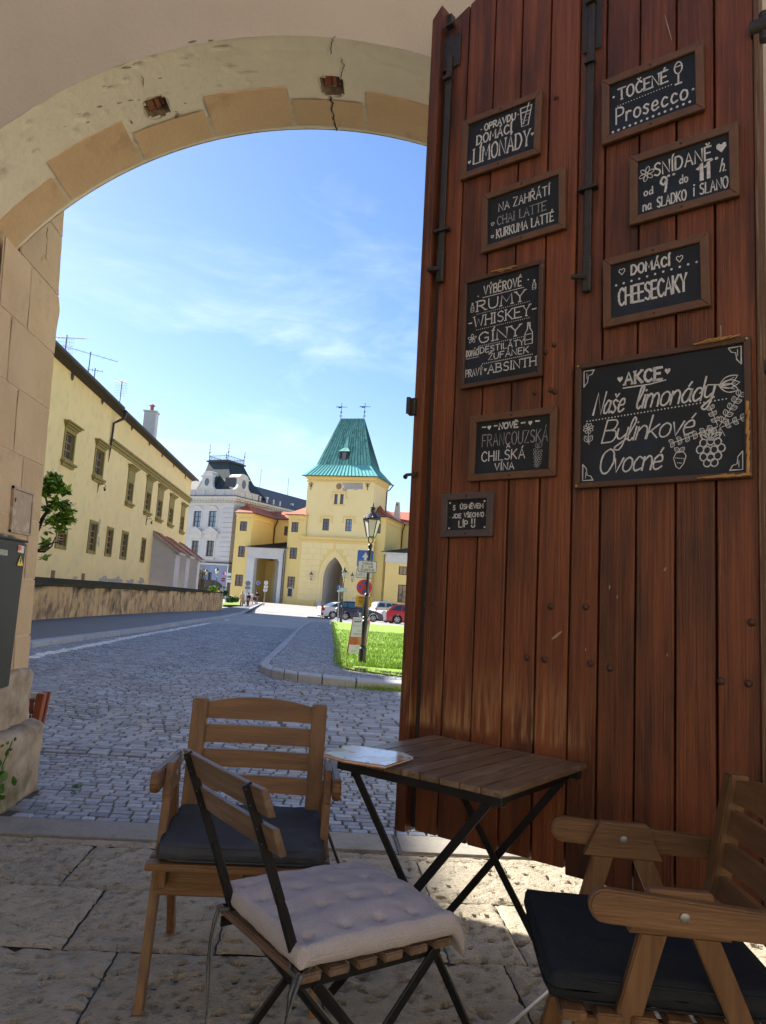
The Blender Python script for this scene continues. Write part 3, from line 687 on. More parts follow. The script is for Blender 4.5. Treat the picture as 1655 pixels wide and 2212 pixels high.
MB().box((pxf(za+.1)+.01, ya+.02, za+.16), (pxf(za+.1)+.014, ya+.026, za+.18)).build('keyhole', M['crack'], hat, world=True)
# black utility cabinet
M['black'] = mat('cabinet_black', (.012,.013,.011), (.009,.010,.009), .6, 3, bump=.08, spec=.35)
cX = -1.50
def onX(px_, py_, X=cX): return atX(px_, py_, X)
ct, cb = onX(54,1172), onX(24,1482)
cab = thing('utility_cabinet', 'dark grey electrical cabinet fixed to the buttress with a warning sticker', 'cabinet', (cX, ct.y-.3, cb.z))
yE = (ct.y+cb.y)/2
MB().box((cX-.16, yE-.55, cb.z), (cX, yE, ct.z)).build('body', M['black'], cab, world=True, bevel=.006, seg=2)
MB().box((cX-.17, yE-.56, ct.z), (cX+.006, yE+.006, ct.z+.012)).build('lid', M['black'], cab, world=True, bevel=.003)
M['white'] = mat('white_paint', (.62,.62,.6), rough=.6); M['signyellow'] = mat('sticker_yellow', (.75,.55,.02), rough=.5); M['ink'] = mat('ink_black', (.02,.02,.02), rough=.7); M['red'] = mat('sign_red', (.62,.03,.03), rough=.45); M['alu'] = mat('alu_plate', (.45,.45,.43), rough=.45, metal=.3)
# ------------------------------------------------------------------ single-stroke lettering
G = {
'A':(.62,"0,0 .31,1 .62,0|.12,.36 .5,.36"),'B':(.56,"0,0 0,1|~0,1 .4,.96 .48,.76 .36,.56 0,.54|~0,.54 .44,.5 .56,.27 .44,.03 0,0"),
'C':(.58,"~.56,.82 .34,1 .08,.8 .01,.45 .12,.12 .34,0 .58,.16"),'D':(.6,"0,0 0,1|~0,1 .36,.95 .59,.52 .38,.06 0,0"),
'E':(.5,"0,0 0,1|0,1 .5,1|0,.52 .42,.52|0,0 .5,0"),'F':(.5,"0,0 0,1|0,1 .5,1|0,.52 .4,.52"),'G':(.6,"~.56,.82 .32,1 .06,.78 .02,.4 .18,.04 .46,.04 .57,.2|.57,.2 .57,.44 .34,.44"),
'H':(.56,"0,0 0,1|.56,0 .56,1|0,.5 .56,.5"),'I':(.1,"0.05,0 0.05,1"),'J':(.4,"~.36,1 .36,.3 .26,.02 .08,.03 0,.2"),'K':(.56,"0,0 0,1|.54,1 0,.42|.14,.55 .56,0"),
'L':(.46,"0,1 0,0 .46,0"),'M':(.72,"0,0 .06,1 .36,.3 .66,1 .72,0"),'N':(.6,"0,0 0,1 .58,0 .6,1"),'O':(.64,"~.32,1 .05,.8 .02,.35 .2,.02 .46,.03 .63,.4 .56,.82 .32,1"),
'P':(.52,"0,0 0,1|~0,1 .4,.96 .52,.74 .4,.5 0,.48"),'R':(.56,"0,0 0,1|~0,1 .4,.96 .5,.76 .38,.54 0,.52|.18,.52 .56,0"),'S':(.52,"~.5,.86 .3,1 .06,.86 .1,.6 .4,.44 .5,.2 .3,0 .02,.12"),
'T':(.6,"0,1 .6,1|.3,1 .3,0"),'U':(.58,"~0,1 .01,.35 .14,.03 .42,.03 .56,.3 .58,1"),'V':(.6,"0,1 .3,0 .6,1"),'W':(.84,"0,1 .2,0 .42,.72 .64,0 .84,1"),
'X':(.56,"0,0 .56,1|0,1 .56,0"),'Y':(.58,"0,1 .28,.5 .58,1|.28,.5 .28,0"),'Z':(.54,"0,1 .54,1 0,0 .54,0"),
'a':(.46,"~.42,.5 .2,.58 .03,.3 .14,.02 .36,.12 .43,.5|~.43,.55 .41,.15 .5,.02"),'b':(.44,"0,1 0,0|~0,.38 .2,.6 .42,.4 .36,.06 0,.08"),
'c':(.42,"~.4,.48 .2,.58 .02,.3 .14,.02 .42,.1"),'d':(.46,"~.42,.45 .2,.56 .02,.28 .16,.01 .42,.16|.44,1 .44,0"),'e':(.44,"~.04,.3 .38,.34 .3,.58 .08,.5 .02,.2 .18,0 .44,.12"),
'h':(.42,"0,1 0,0|~0,.36 .2,.58 .4,.42 .4,0"),'i':(.12,".06,.58 .06,0|.06,.74 .07,.78"),'k':(.42,"0,1 0,0|.38,.58 0,.24|.1,.32 .42,0"),'l':(.2,"~.02,.2 .2,.8 .12,1 .04,.8 .04,.15 .14,0 .24,.1"),
'm':(.66,"0,.56 0,0|~0,.34 .14,.58 .3,.44 .3,0|~.3,.36 .46,.58 .62,.42 .64,0"),'n':(.42,"0,.56 0,0|~0,.36 .2,.58 .38,.42 .4,0"),'o':(.46,"~.22,.58 .03,.42 .05,.1 .24,0 .42,.14 .42,.44 .22,.58"),
'r':(.32,"0,.56 0,0|~0,.32 .14,.56 .32,.5"),'s':(.36,"~.34,.5 .16,.58 .04,.44 .3,.2 .2,0 0,.08"),'u':(.42,"~0,.58 .02,.14 .16,0 .38,.14|.4,.58 .4,0"),'v':(.42,"0,.58 .2,0 .42,.58"),
'y':(.44,"~0,.58 .04,.2 .2,.12 .4,.3|~.42,.58 .38,-.1 .24,-.38 .04,-.28 .3,-.04 .5,.1"),'z':(.4,"0,.56 .4,.56 0,0 .4,0"),
'1':(.28,"0,.72 .24,1 .24,0"),'9':(.46,"~.42,.7 .2,.48 .02,.7 .18,.98 .42,.84 .42,.5 .34,0"),'0':(.5,"~.25,1 .02,.6 .1,.1 .25,0 .42,.12 .48,.6 .25,1"),'2':(.46,"~0,.78 .2,1 .44,.78 .3,.4 0,0|0,0 .48,0"),'5':(.46,".42,1 .06,1 .04,.56|~.04,.56 .3,.62 .46,.32 .26,0 0,.1"),'8':(.46,"~.22,.54 .04,.76 .22,1 .42,.76 .22,.54 .02,.26 .22,0 .44,.26 .22,.54"),'#':(.3,""),
'-':(.3,"0,.48 .3,.48"),'!':(.1,".05,1 .05,.3|.05,.05 .05,.0"),'.':(.08,".03,.02 .05,0"),'/':(.3,"0,0 .3,1"),' ':(.34,""),'°':(.16,"~.08,.95 .0,.86 .08,.76 .16,.86 .08,.95"),
}
ACC = {'\u0301':"0,0 .1,.18", '\u030c':"-.12,.16 0,0 .12,.16", '\u030a':"~0,.18 -.07,.09 0,0 .07,.09 0,.18"}
def crom(P, k=5):
    if len(P) < 3: return P
    o = []
    closed = P[0] == P[-1]; n = len(P)
    for i in range(n-1):
        p0 = P[i-1] if i else (P[-2] if closed else P[0]); p1, p2 = P[i], P[i+1]; p3 = P[i+2] if i+2 < n else (P[1] if closed else P[-1])
        for j in range(k):
            t = j/k; o.append(tuple(.5*((2*p1[a])+(-p0[a]+p2[a])*t+(2*p0[a]-5*p1[a]+4*p2[a]-p3[a])*t*t+(-p0[a]+3*p1[a]-3*p2[a]+p3[a])*t**3) for a in (0, 1)))
    return o+[P[-1]]
def strokes(s):
    out_ = []
    for st in s.split('|'):
        if not st: continue
        P = [tuple(map(float, c.split(','))) for c in st.lstrip('~').split()]
        out_.append(crom(P) if st[0] == '~' else P)
    return out_
def textwidth(t, sp=.2):
    return sum(G.get(unicodedata.normalize('NFD', c)[0], G['O'])[0]+sp for c in t)-sp
def ribbon(b, P, w_, X, wob=0, rr=None, end=0):
    # P in local (s,z); X maps (s,z,side) to 3D
    P = [(p[0]+(rr.random()-.5)*wob, p[1]+(rr.random()-.5)*wob) for p in P] if wob else P
    Lf = []; n = len(P)
    for i, p in enumerate(P):
        a, c = P[max(0, i-1)], P[min(n-1, i+1)]; dx, dz = c[0]-a[0], c[1]-a[1]; l_ = math.hypot(dx, dz) or 1
        ww = w_/2*(1+((rr.random()-.5)*.35 if rr else 0)); nx_, nz_ = -dz/l_*ww, dx/l_*ww
        ex = (-dx/l_*w_*.3 if i == 0 else (dx/l_*w_*.3 if i == n-1 else 0)); ez = (-dz/l_*w_*.3 if i == 0 else (dz/l_*w_*.3 if i == n-1 else 0))
        Lf.append((X(p[0]+nx_+ex, p[1]+nz_+ez), X(p[0]-nx_+ex, p[1]-nz_+ez)))
    for p, q in zip(Lf, Lf[1:]): b.quad(p[0], p[1], q[1], q[0])
def write(b, t, s0, s1, z, h, w_, X, shear=0, wob=0, rise=0, sp=.2, rr=None, serif=False, zend=None):
    # lay the text out between s0 and s1, baseline z (to zend), height h
    tw = textwidth(t, sp); k = (s1-s0)/tw; x = 0
    for c in t:
        d = unicodedata.normalize('NFD', c); w0, g_ = G.get(d[0], G['O'])
        bz = z+((zend-z)*(x/tw) if zend is not None else 0)
        Y = lambda sx_, sz_: X(sx_, sz_)
        def put(P, ww=w_):
            Q = [(s0+(x+p[0])*k+p[1]*h*shear, bz+p[1]*h) for p in P]; ribbon(b, Q, ww, X, wob, rr)
        for P in strokes(g_):
            put(P)
            if serif and d[0].isupper():
                for e in (P[0], P[-1]):
                    if e[1] in (0, 1) and len(P) < 6: put([(e[0]-.09, e[1]), (e[0]+.09, e[1])], w_*.8)
        up = 1.1 if (d[0].isupper() or d[0] in 'dhklb') else .68
        for a in d[1:]:
            if a in ACC:
                for P in strokes(ACC[a]): put([(w0/2+p[0], up+p[1]) for p in P])
        x += w0+sp
def dots(b, s0, s1, z0, z1, n, r_, X):
    for i in range(n):
        s, z = lerp(s0, s1, i/(n-1)), lerp(z0, z1, i/(n-1)); b.add([X(s+r_*math.cos(q*PI/3), z+r_*math.sin(q*PI/3)) for q in range(6)], [tuple(range(6))])
def blob(b, s, z, P, X, sc_=1): b.add([X(s+p[0]*sc_, z+p[1]*sc_) for p in P], [tuple(range(len(P)))])
HEART = [(0,-.5),(.45,.05),(.42,.38),(.22,.48),(0,.28),(-.22,.48),(-.42,.38),(-.45,.05)]
# ------------------------------------------------------------------ big plank door, swung open and sagging a little
M['rusty'] = mat('rusty_nail', (.075,.032,.02), (.05,.026,.018), .7, 20, bump=.3)
DA = R(-42.2)
DM = Matrix.Translation((.362, 2.951, 0)) @ Matrix.Rotation(DA, 4, 'Z') @ Matrix.Rotation(R(-1.3), 4, 'Y')
DI = DM.inverted()
def dpx(x, y, off=0):                          # (s, z) on the door's front plane seen at a pixel; off = distance in front of it
    o = DI @ Vector((0, 0, CH)); d = DI.to_3x3() @ ray(x, y); t = (-off-o.y)/d.y; q = o+d*t; return q.x, q.z
M['stain'] = mat('door_stained_pine', (.185,.054,.018), (.095,.026,.010), .5, 3.2, stretch=(13, 13, .45), bump=.5, bscale=9, bstretch=(18, 18, .35), c3=(.035,.013,.008), s3=2.3, lo3=.46, hi3=.72, island=.22, spec=.35, dist=.6, detail=9)
def wear(m_):                                   # planks rubbed pale where the table stands against them
    t = m_.node_tree; l = t.links.new; b = t.nodes['Principled BSDF']; src = b.inputs['Base Color'].links[0].from_socket; tcn = [n for n in t.nodes if n.type == 'TEX_COORD'][0]
    sp = N(t, 'ShaderNodeSeparateXYZ'); l(tcn.outputs['Object'], sp.inputs[0])
    nz_ = N(t, 'ShaderNodeTexNoise', inp={'Scale': 1.0, 'Detail': 6}); mp_ = N(t, 'ShaderNodeMapping'); mp_.inputs['Scale'].default_value = (60, 60, 5); l(tcn.outputs['Object'], mp_.inputs[0]); l(mp_.outputs[0], nz_.inputs[0])
    a = N(t, 'ShaderNodeMapRange', inp={1: .98, 2: .74}); l(sp.outputs[2], a.inputs[0]); c = N(t, 'ShaderNodeMapRange', inp={1: .70, 2: .73}); l(sp.outputs[2], c.inputs[0])
    d = N(t, 'ShaderNodeMapRange', inp={1: .78, 2: .62}); l(sp.outputs[0], d.inputs[0]); e = N(t, 'ShaderNodeMapRange', inp={1: .42, 2: .62}); l(nz_.outputs[0], e.inputs[0])
    q = a.outputs[0]
    for o_ in (c, d, e): mm = N(t, 'ShaderNodeMath', operation='MULTIPLY', use_clamp=True); l(q, mm.inputs[0]); l(o_.outputs[0], mm.inputs[1]); q = mm.outputs[0]
    mx = N(t, 'ShaderNodeMix', data_type='RGBA'); mx.inputs[7].default_value = (.30, .155, .07, 1); l(q, mx.inputs[0]); l(src, mx.inputs[6]); l(mx.outputs[2], b.inputs['Base Color'])
wear(M['stain'])
M['iron'] = mat('black_iron', (.018,.017,.016), (.03,.02,.015), .6, 12, bump=.3, spec=.5)
ZB = dpx(900, 1797)[1]
def ztop(s): return 3.55+.42*math.sin(min(1, max(0, (s+.02)/1.5))*PI/2)
door = thing('plank_door', 'huge reddish brown plank door standing open, hung with chalkboards', 'door', M=DM)
C3p = lambda x, y: (864+.478*x, 1134+.478*y)
se = [dpx(*C3p(x, 200))[0] for x in (112, 212, 343, 478, 620, 767, 897, 1063, 1243, 1428, 1631)]
rd = random.Random(8)
T = .045
def plank(s0, s1, z0, z1, y0=0, y1=T, name='plank', slant=None, bow=.0):
    b = MB(); g = .0034; zs = [z0, lerp(z0, z1, .3), lerp(z0, z1, .6), z1]
    yo = (rd.random()-.5)*.005
    P = [(s0+g, z0), (s1-g, z0), (s1-g, z1 if slant is None else slant[1]), (s0+g, z1 if slant is None else slant[0])]
    return b.prism(P, y0+yo, y1).build(name, M['stain'], door, bevel=.0035, seg=1)
for i, (a, c) in enumerate(zip(se, se[1:])):
    zb = dpx(*((lambda t: (862+ (1630-862)*t, 1787+(1975-1787)*t))((a)/(se[-1]))))[1] if False else ZB
    zb = ZB + (.004 if i < 5 else -.012)+(rd.random()-.5)*.008
    plank(a, c, zb, 0, slant=(ztop(a), ztop(c)))
s_l, s_e = dpx(864, 1700)[0], se[0]
s_m = dpx(*C3p(98, 200))[0]
zt0 = dpx(943, 39)[1]
plank(s_l, s_m, ZB-.004, 0, -.030, T, 'edge_batten', slant=(zt0-.03, zt0+.02))
MB().box((s_m-.004, .012, ZB+.01), (s_e+.003, T-.002, zt0)).build('rebate', M['iron'], door)
MB().box((s_l+.02, T+.012, ZB+.35), (se[-1]-.02, T+.06, ZB+.55)).build('ledge', M['stain'], door, bevel=.004)
MB().box((s_l+.02, T+.012, 2.6), (se[-1]-.02, T+.06, 2.8)).build('ledge', M['stain'], door, bevel=.004)
sr = se[-1]
MB().prism([(s_e-.01, ZB+.02), (sr-.004, ZB+.02), (sr-.004, ztop(sr)-.03), (s_e+.35, ztop(s_e+.35)-.03), (s_e-.01, ztop(s_e)-.03)], T+.002, T+.009).build('backing_board', M['stain'], door)  # added behind the planks to keep daylight from showing through the gaps
MB().box((sr-.001, -.012, ZB), (sr+.016, T, ztop(sr))).build('edge_strip', mat('edge_strip_wood', (.10,.05,.025), (.3,.2,.12), .6, 8, stretch=(20,20,.6), lo=.5, hi=.8), door, bevel=.002)
# long iron bolts
def bolt(px0, py0, px1, py1, wtop, hook, kpx, name='bar_bolt'):
    s0, z0 = dpx(px0, py0); s1, z1 = dpx(px1, py1); s = (s0+s1)/2
    r_ = MB().box((s-.0135, -.020, z1), (s+.0135, -.006, 3.42)).build(name, M['iron'], door, bevel=.003)
    MB().box((s-wtop, -.008, z0-.0), (s+wtop, -.001, 3.52)).build('bolt_plate', M['iron'], r_, bevel=.003)
    b = MB(); b.box((s-.019, -.034, z0-.06), (s+.019, -.006, z0-.045)); b.box((s-.019, -.034, z0+.18), (s+.019, -.006, z0+.195)); b.build('bolt_keeper', M['iron'], r_, bevel=.002)
    zk = dpx(*kpx)[1]; MB().box((s-.035, -.030, zk-.007), (s+.035, -.004, zk+.007)).build('staple', M['iron'], r_, bevel=.002)
    MB().tube([(s, -.013, z1+.03), (s-.012, -.035, z1+.022), (s-.045, -.04, z1+.026)], [.011, .011, .009], 8).build('bolt_handle', M['iron'], r_, smooth=True)
    MB().box((s-.0165, -.024, z1-.03), (s+.0165, -.004, z1+.10)).build('bolt_end', M['iron'], r_, bevel=.005)
bolt(975, 150, 955, 598, .045, 1, (965, 500)); bolt(1285, 110, 1266, 618, .036, 1, (1273, 412))
# iron nail heads and latch pieces
def nail(px_, py_, r_):
    s, z = dpx(px_, py_); r_ *= .85; MB().lathe([(r_, -.001), (r_*.96, -.005), (r_*.6, -.010), (r_*.15, -.012)], (s, 0, z), 10, 'Y').build('nail_head', M['rusty'], door, smooth=True)
for a in ((699,430),(700,643),(661,463),(612,647),(682,633)): nail(864+.478*a[0], 540+.478*a[1] if a[1] > 0 else 0, .011)
nail(864+.478*708, .478*443, .010)
for a in ((683,640),(842,642),(575,870),(655,880),(862,898),(951,918),(1452,978),(1576,988),(1590,712)): nail(*(864+.478*a[0], 1004+.478*a[1]), .0135)
for a in ((112,628),(148,628),(65,500)): nail(*(864+.478*a[0], 1004+.478*a[1]), .004)
s, z = dpx(906, 884); b = MB().box((s-.02, -.05, z-.035), (s+.012, -.03, z+.035)); o = b.build('latch_plate', M['iron'], door, bevel=.004)
MB().tube([(s-.012, -.058, z-.03), (s-.012, -.058, z+.035)], .009, 8).build('latch_barrel', M['iron'], o, smooth=True)
s, z = dpx(908, 1030); MB().tube([(s-.04, -.045, z-.006), (s-.025, -.055, z), (s-.005, -.048, z+.002), (s+.012, -.04, z+.002)], [.010, .007, .006, .013], 8).build('latch_hook', M['iron'], door, smooth=True)
s, z = dpx(1637, 62); b = MB().tube([(sr-.01, .0, z), (sr+.05, .0, z)], .028, 12); b.tube([(sr+.03, 0, z-.05), (sr+.03, 0, z+.045)], .016, 10); b.build('hinge', M['iron'], door, smooth=True)
s, z = dpx(1650, 785); MB().box((sr+.004, -.004, z-.03), (sr+.09, .02, z+.012)).build('hinge', M['iron'], door, bevel=.004)
# scrapes and pale marks
M['scrape'] = mat('scraped_wood', (.33,.22,.15), rough=.9)
def mark(px_, py_, l, w_, rot):
    s, z = dpx(px_, py_); b = MB(); pts = []
    for q in range(10):
        a = 2*PI*q/10; u, v = math.cos(a)*l*(.7+.5*rd.random()), math.sin(a)*w_*(.6+.6*rd.random()); pts.append((s+u*math.cos(rot)-v*math.sin(rot), -.0042, z+u*math.sin(rot)+v*math.cos(rot)))
    b.add(pts, [tuple(range(10))]); b.build('scrape', M['scrape'], door)
for a in ((864+.478*1215,.478*130,.06,.0022,-1.35),(864+.478*712,1004+.478*770,.022,.006,.7),(864+.478*950,1004+.478*553,.008,.003,1.5),(864+.478*984,1004+.478*598,.008,.002,1.5),(864+.478*842,1004+.478*835,.006,.002,1.4),(864+.478*1210,1004+.478*860,.005,.002,1.5),(864+.478*58,1004+.478*543,.006,.003,1.4),(1438,1230,.008,.003,1.0)): mark(*a)

# ------------------------------------------------------------------ chalkboards
M['frame'] = mat('board_frame_brown', (.13,.062,.03), (.095,.045,.023), .6, 5, stretch=(3,3,3), bump=.15, bscale=60)
M['frame_dark'] = mat('board_frame_worn', (.085,.042,.024), (.06,.03,.018), .6, 5, bump=.2, bscale=60, c3=(.16,.09,.04), s3=14, lo3=.62, hi3=.7)
M['frame_grey'] = mat('board_frame_greyish', (.085,.062,.06), (.07,.052,.05), .6, 7, bump=.15, bscale=60)
M['slate'] = mat('slate_black', (.0085,.011,.013), (.012,.015,.019), .55, 3, c3=(.018,.026,.044), s3=2.5, spec=.3)  # bluer patches in the colour stand in for a bluish reflection
M['chalk'] = mat('chalk_white', (.62,.62,.60), (.40,.40,.40), .95, 90, lo=.35, hi=.7)
M['chalkdim'] = mat('chalk_faint', (.33,.335,.34), (.16,.17,.18), .95, 60, lo=.35, hi=.65)
M['splinter'] = mat('raw_chipped_wood', (.50,.27,.09), (.38,.20,.07), .8, 12, stretch=(2,2,6), bump=.5, bscale=50)
c1 = lambda x, y: (864+.478*x, .478*y)
c2 = lambda x, y: (864+.478*x, 540+.478*y)
BO = .006
def board(name, lab, corners, fw, fm='frame', grp=None, holes=True, thick=.018):
    P = [dpx(*c, BO+thick) for c in corners]
    s0, s1 = (P[0][0]+P[3][0])/2, (P[1][0]+P[2][0])/2; z0, z1 = (P[2][1]+P[3][1])/2, (P[0][1]+P[1][1])/2
    tilt = ((P[1][1]-P[0][1])+(P[2][1]-P[3][1]))/2/(s1-s0); W_, H_ = s1-s0, z1-z0
    Mx = DM @ Matrix.Translation(((s0+s1)/2, -BO, (z0+z1)/2)) @ Matrix.Rotation(-math.atan(tilt), 4, 'Y')
    t = thing(name, lab, 'chalkboard', M=Mx, group=None)
    w2, h2 = W_/2, H_/2
    for a in (((-w2,h2),(w2,h2),(w2-fw,h2-fw),(-w2+fw,h2-fw)), ((-w2,-h2),(-w2+fw,-h2+fw),(w2-fw,-h2+fw),(w2,-h2)), ((-w2,-h2),(-w2,h2),(-w2+fw,h2-fw),(-w2+fw,-h2+fw)), ((w2,-h2),(w2-fw,-h2+fw),(w2-fw,h2-fw),(w2,h2))):
        MB().prism(list(a), -thick, 0).build('frame_side', M[fm], t, bevel=.0022)
    MB().box((-w2+fw-.002, -thick*.45, -h2+fw-.002), (w2-fw+.002, -.002, h2-fw+.002)).build('slate', M['slate'], t)
    if holes:
        for z in (h2-fw/2, -h2+fw/2): MB().lathe([(.0048, -thick-.0012), (.004, -thick-.0026), (.001, -thick-.003)], (0, 0, z), 8, 'Y').build('screw', M['iron'], t)
    iw, ih = w2-fw, h2-fw
    yy = -thick*.45-.0012
    X = lambda u, v: Vector((u*iw, yy, v*ih))       # u, v from -1 to 1 inside the frame
    class K: pass
    k = K(); k.t = t; k.b = MB(); k.f = MB(); k.iw, k.ih = iw, ih; k.rr = random.Random(hash(name) % 1000 if False else len(lab)); k.w2, k.h2, k.fw, k.th = w2, h2, fw, thick
    k.X = lambda s, z: Vector((s, yy, z))
    def wr(t_, u0, u1, v, h, wt=.0052, faint=False, **kw):
        if 'vend' in kw: kw['zend'] = kw.pop('vend')*ih
        write(k.f if faint else k.b, t_, u0*iw, u1*iw, v*ih, h*ih, wt, k.X, rr=k.rr, wob=kw.pop('wob', .0012), **kw)
    k.w = wr
    k.line = lambda P, wt=.003, faint=False: ribbon(k.f if faint else k.b, [(p[0]*iw, p[1]*ih) for p in P], wt, k.X, .0006, k.rr)
    k.dots = lambda u0, u1, v0, v1, n, r_: dots(k.b, u0*iw, u1*iw, v0*ih, v1*ih, n, r_, k.X)
    k.heart = lambda u, v, s, fill=True: blob(k.b, u*iw, v*ih, HEART, k.X, s) if fill else ribbon(k.b, [(u*iw+p[0]*s, v*ih+p[1]*s) for p in HEART+HEART[:1]], .0028, k.X)
    def done():
        k.b.build('lettering', M['chalk'], t)
        if k.f.v: k.f.build('faint_lettering', M['chalkdim'], t)
    k.done = done
    return k
def circ(u, v, ru, rv, n=14, a0=0, a1=2*PI): return [(u+ru*math.cos(lerp(a0, a1, i/n)), v+rv*math.sin(lerp(a0, a1, i/n))) for i in range(n+1)]
def flower(k, u, v, r_, wt=.0028, n=6):
    kx = k.ih/k.iw
    for i in range(n):
        a = 2*PI*i/n+.3; cu, cv = u+r_*.62*math.cos(a)*kx, v+r_*.62*math.sin(a); P = []
        for j in range(11): t = 2*PI*j/10; du, dv = .42*r_*math.cos(t), .24*r_*math.sin(t); P.append((cu+(du*math.cos(a)-dv*math.sin(a))*kx, cv+du*math.sin(a)+dv*math.cos(a)))
        k.line(P, wt)
    k.line(circ(u, v, .16*r_*kx, .16*r_, 8), wt)
def leaf(k, u, v, a, l, wt=.0022, w_=.32, faint=False):
    kx = k.ih/k.iw; P = []
    for j in range(15):
        t = j/14*2; s = t if t <= 1 else 2-t; o = math.sin(s*PI)*w_*(1 if t <= 1 else -1); P.append((u+(s*math.cos(a)-o*math.sin(a))*l*kx, v+(s*math.sin(a)+o*math.cos(a))*l))
    k.line(P, wt, faint); k.line([(u, v), (u+.8*l*math.cos(a)*kx, v+.8*l*math.sin(a))], wt*.7, faint)

k = board('chalkboard', 'upper left chalkboard reading OPRAVDU DOMACI LIMONADY with a drinking glass drawn on it', [c1(285,545),c1(637,403),c1(633,690),c1(268,812)], .026)
k.w('OPRAVDU', -.5, .42, .52, .26, .0058); k.dots(-.6, -.6, .62, .62, 2, .003); k.dots(.5, .5, .66, .66, 2, .003)
k.w('DOMÁCÍ', -.72, .32, .04, .36, .0062, serif=True); k.w('LÍMONÁDY', -.8, .86, -.74, .62, .0066, serif=True); k.heart(-.93, -.6, .016); k.heart(.93, -.35, .014)
k.line([(.56,.86),(.62,.1),(.80,.1),(.88,.86),(.56,.86)], .005); k.line([(.66,.2),(.80,1.0),(.88,1.02)], .004); k.line([(.58,.66),(.86,.66)], .004)
for i in range(10): k.dots(.64+.02*(i % 5)*2, .64+.02*(i % 5)*2, .22+.08*(i//2), .22+.08*(i//2), 2, .002)
k.done()
k = board('chalkboard', 'chalkboard reading NA ZAHRATI CHAI LATTE KURKUMA LATTE with two small hearts', [c1(372,882),c1(748,742),c1(744,1032),c1(360,1143)], .026)
k.w('NA', -.68, -.38, .34, .34, .0042); k.w('ZAHŘÁTÍ', -.26, .74, .34, .38, .0042); k.w('CHAI LATTE', -.72, .64, -.24, .36, .0038, faint=True, serif=True); k.w('KURKUMA LATTÉ', -.74, .84, -.78, .36, .0045, serif=True)
k.heart(-.86, -.12, .014, False); k.heart(-.86, -.66, .012, False); k.done()
k = board('chalkboard', 'topmost chalkboard reading TOCENE Prosecco beside a wine glass drawing', [c1(915,362),c1(1375,178),c1(1370,490),c1(905,658)], .027)
k.w('TOČENÉ', -.78, .36, .30, .44, .0062, serif=True); k.dots(-.9, -.9, .5, .5, 2, .0045); k.dots(-.8, .46, .08, .12, 20, .0022)
k.w('Prosecco', -.84, .82, -.62, .62, .0062, serif=False); k.dots(-.92, .86, -.88, -.78, 14, .0048); k.dots(.94, .94, -.36, -.36, 2, .0048)
k.line(circ(.62, .66, .085, .22, 14), .0045); k.line([(.62,.44),(.62,.06)], .0055); k.line([(.55,.06),(.69,.06)], .0055); k.line([(.55,.72),(.69,.72)], .004); k.done()
k = board('chalkboard', 'chalkboard reading SNIDANE od 9 do 11 h. with a flower and a solid heart', [c1(1038,706),c1(1527,545),c1(1532,878),c1(1032,1020)], .028)
k.w('SNÍDANĚ', -.62, .62, .30, .46, .0055); flower(k, -.80, .48, .26); k.heart(.84, .58, .034)
k.w('od', -.86, -.66, -.32, .28, .004); k.w('9', -.48, -.34, -.38, .56, .0075); k.w('°°', -.32, -.16, -.10, .30, .0032); k.w('do', -.06, .12, -.26, .30, .004)
k.w('11', .34, .58, -.34, .58, .011); k.w('°°', .60, .76, .0, .30, .004); k.w('h.', .80, .92, -.26, .44, .004, shear=.2)
k.w('na', -.88, -.70, -.86, .36, .0045); k.w('SLADKO', -.56, .08, -.88, .36, .0045); k.w('i', .22, .28, -.84, .5, .0045); k.w('SLANO', .38, .96, -.86, .38, .0045); k.done()
k = board('chalkboard', 'tall narrow chalkboard listing RUMY WHISKEY GINY and ABSINTH with bottle drawings', [c2(285,135),c2(645,40),c2(640,565),c2(268,630)], .017, 'frame_dark', holes=False, thick=.02)
k.w('VÝBĚROVÉ', -.52, .52, .70, .17, .0045); k.line([(-.55,.65),(.58,.655)], .003); k.w('RUMY', -.70, .62, .40, .20, .0048, serif=True); k.dots(-.7, .74, .345, .36, 26, .002)
k.w('-WHISKEY-', -.94, .92, .10, .20, .0045, serif=True); k.dots(-.7, .74, .035, .05, 26, .002); k.w('GÍNY', -.62, .52, -.24, .20, .0048, serif=True); k.dots(-.62, .6, -.295, -.285, 24, .002)
flower(k, -.82, -.12, .09, .0022, 5); k.w('DOMÁCÍ', -.98, -.62, -.46, .12, .0032); k.line([(-.98,-.5),(-.62,-.5)], .002); k.w('DESTILÁTY', -.58, .62, -.44, .11, .0036); k.w('ŽUFÁNEK', -.34, .74, -.60, .115, .0036)
k.dots(-.5, .84, -.655, -.645, 26, .0024); k.w('PRAVÝ', -.98, -.5, -.86, .14, .0034); k.heart(-.42, -.78, .013); k.w('ABSINTH', -.34, .94, -.86, .16, .0042, serif=True)
def bottle(k, u, v, s, fill=False, wt=.0028):
    P = [(-.3,1),(.3,1),(.3,.45),(.9,.0),(.9,-1),(-.9,-1),(-.9,.0),(-.3,.45),(-.3,1)]
    k.line([(u+p[0]*s*.55, v+p[1]*s) for p in P], wt); k.line([(u-.45*s,v-.1*s),(u+.45*s,v-.1*s)], wt*.8); k.line([(u-.45*s,v-.6*s),(u+.45*s,v-.6*s)], wt*.8); k.line([(u-.1*s,v+1.0*s),(u+.12*s,v+.6*s)], wt*1.4)
bottle(k, -.84, .50, .09); bottle(k, .86, .66, .09); bottle(k, .74, -.24, .20, wt=.0035); k.dots(-.68, -.68, .7, .7, 2, .003); k.dots(.7, .7, .78, .78, 2, .003)
b = MB(); rr_ = random.Random(2)
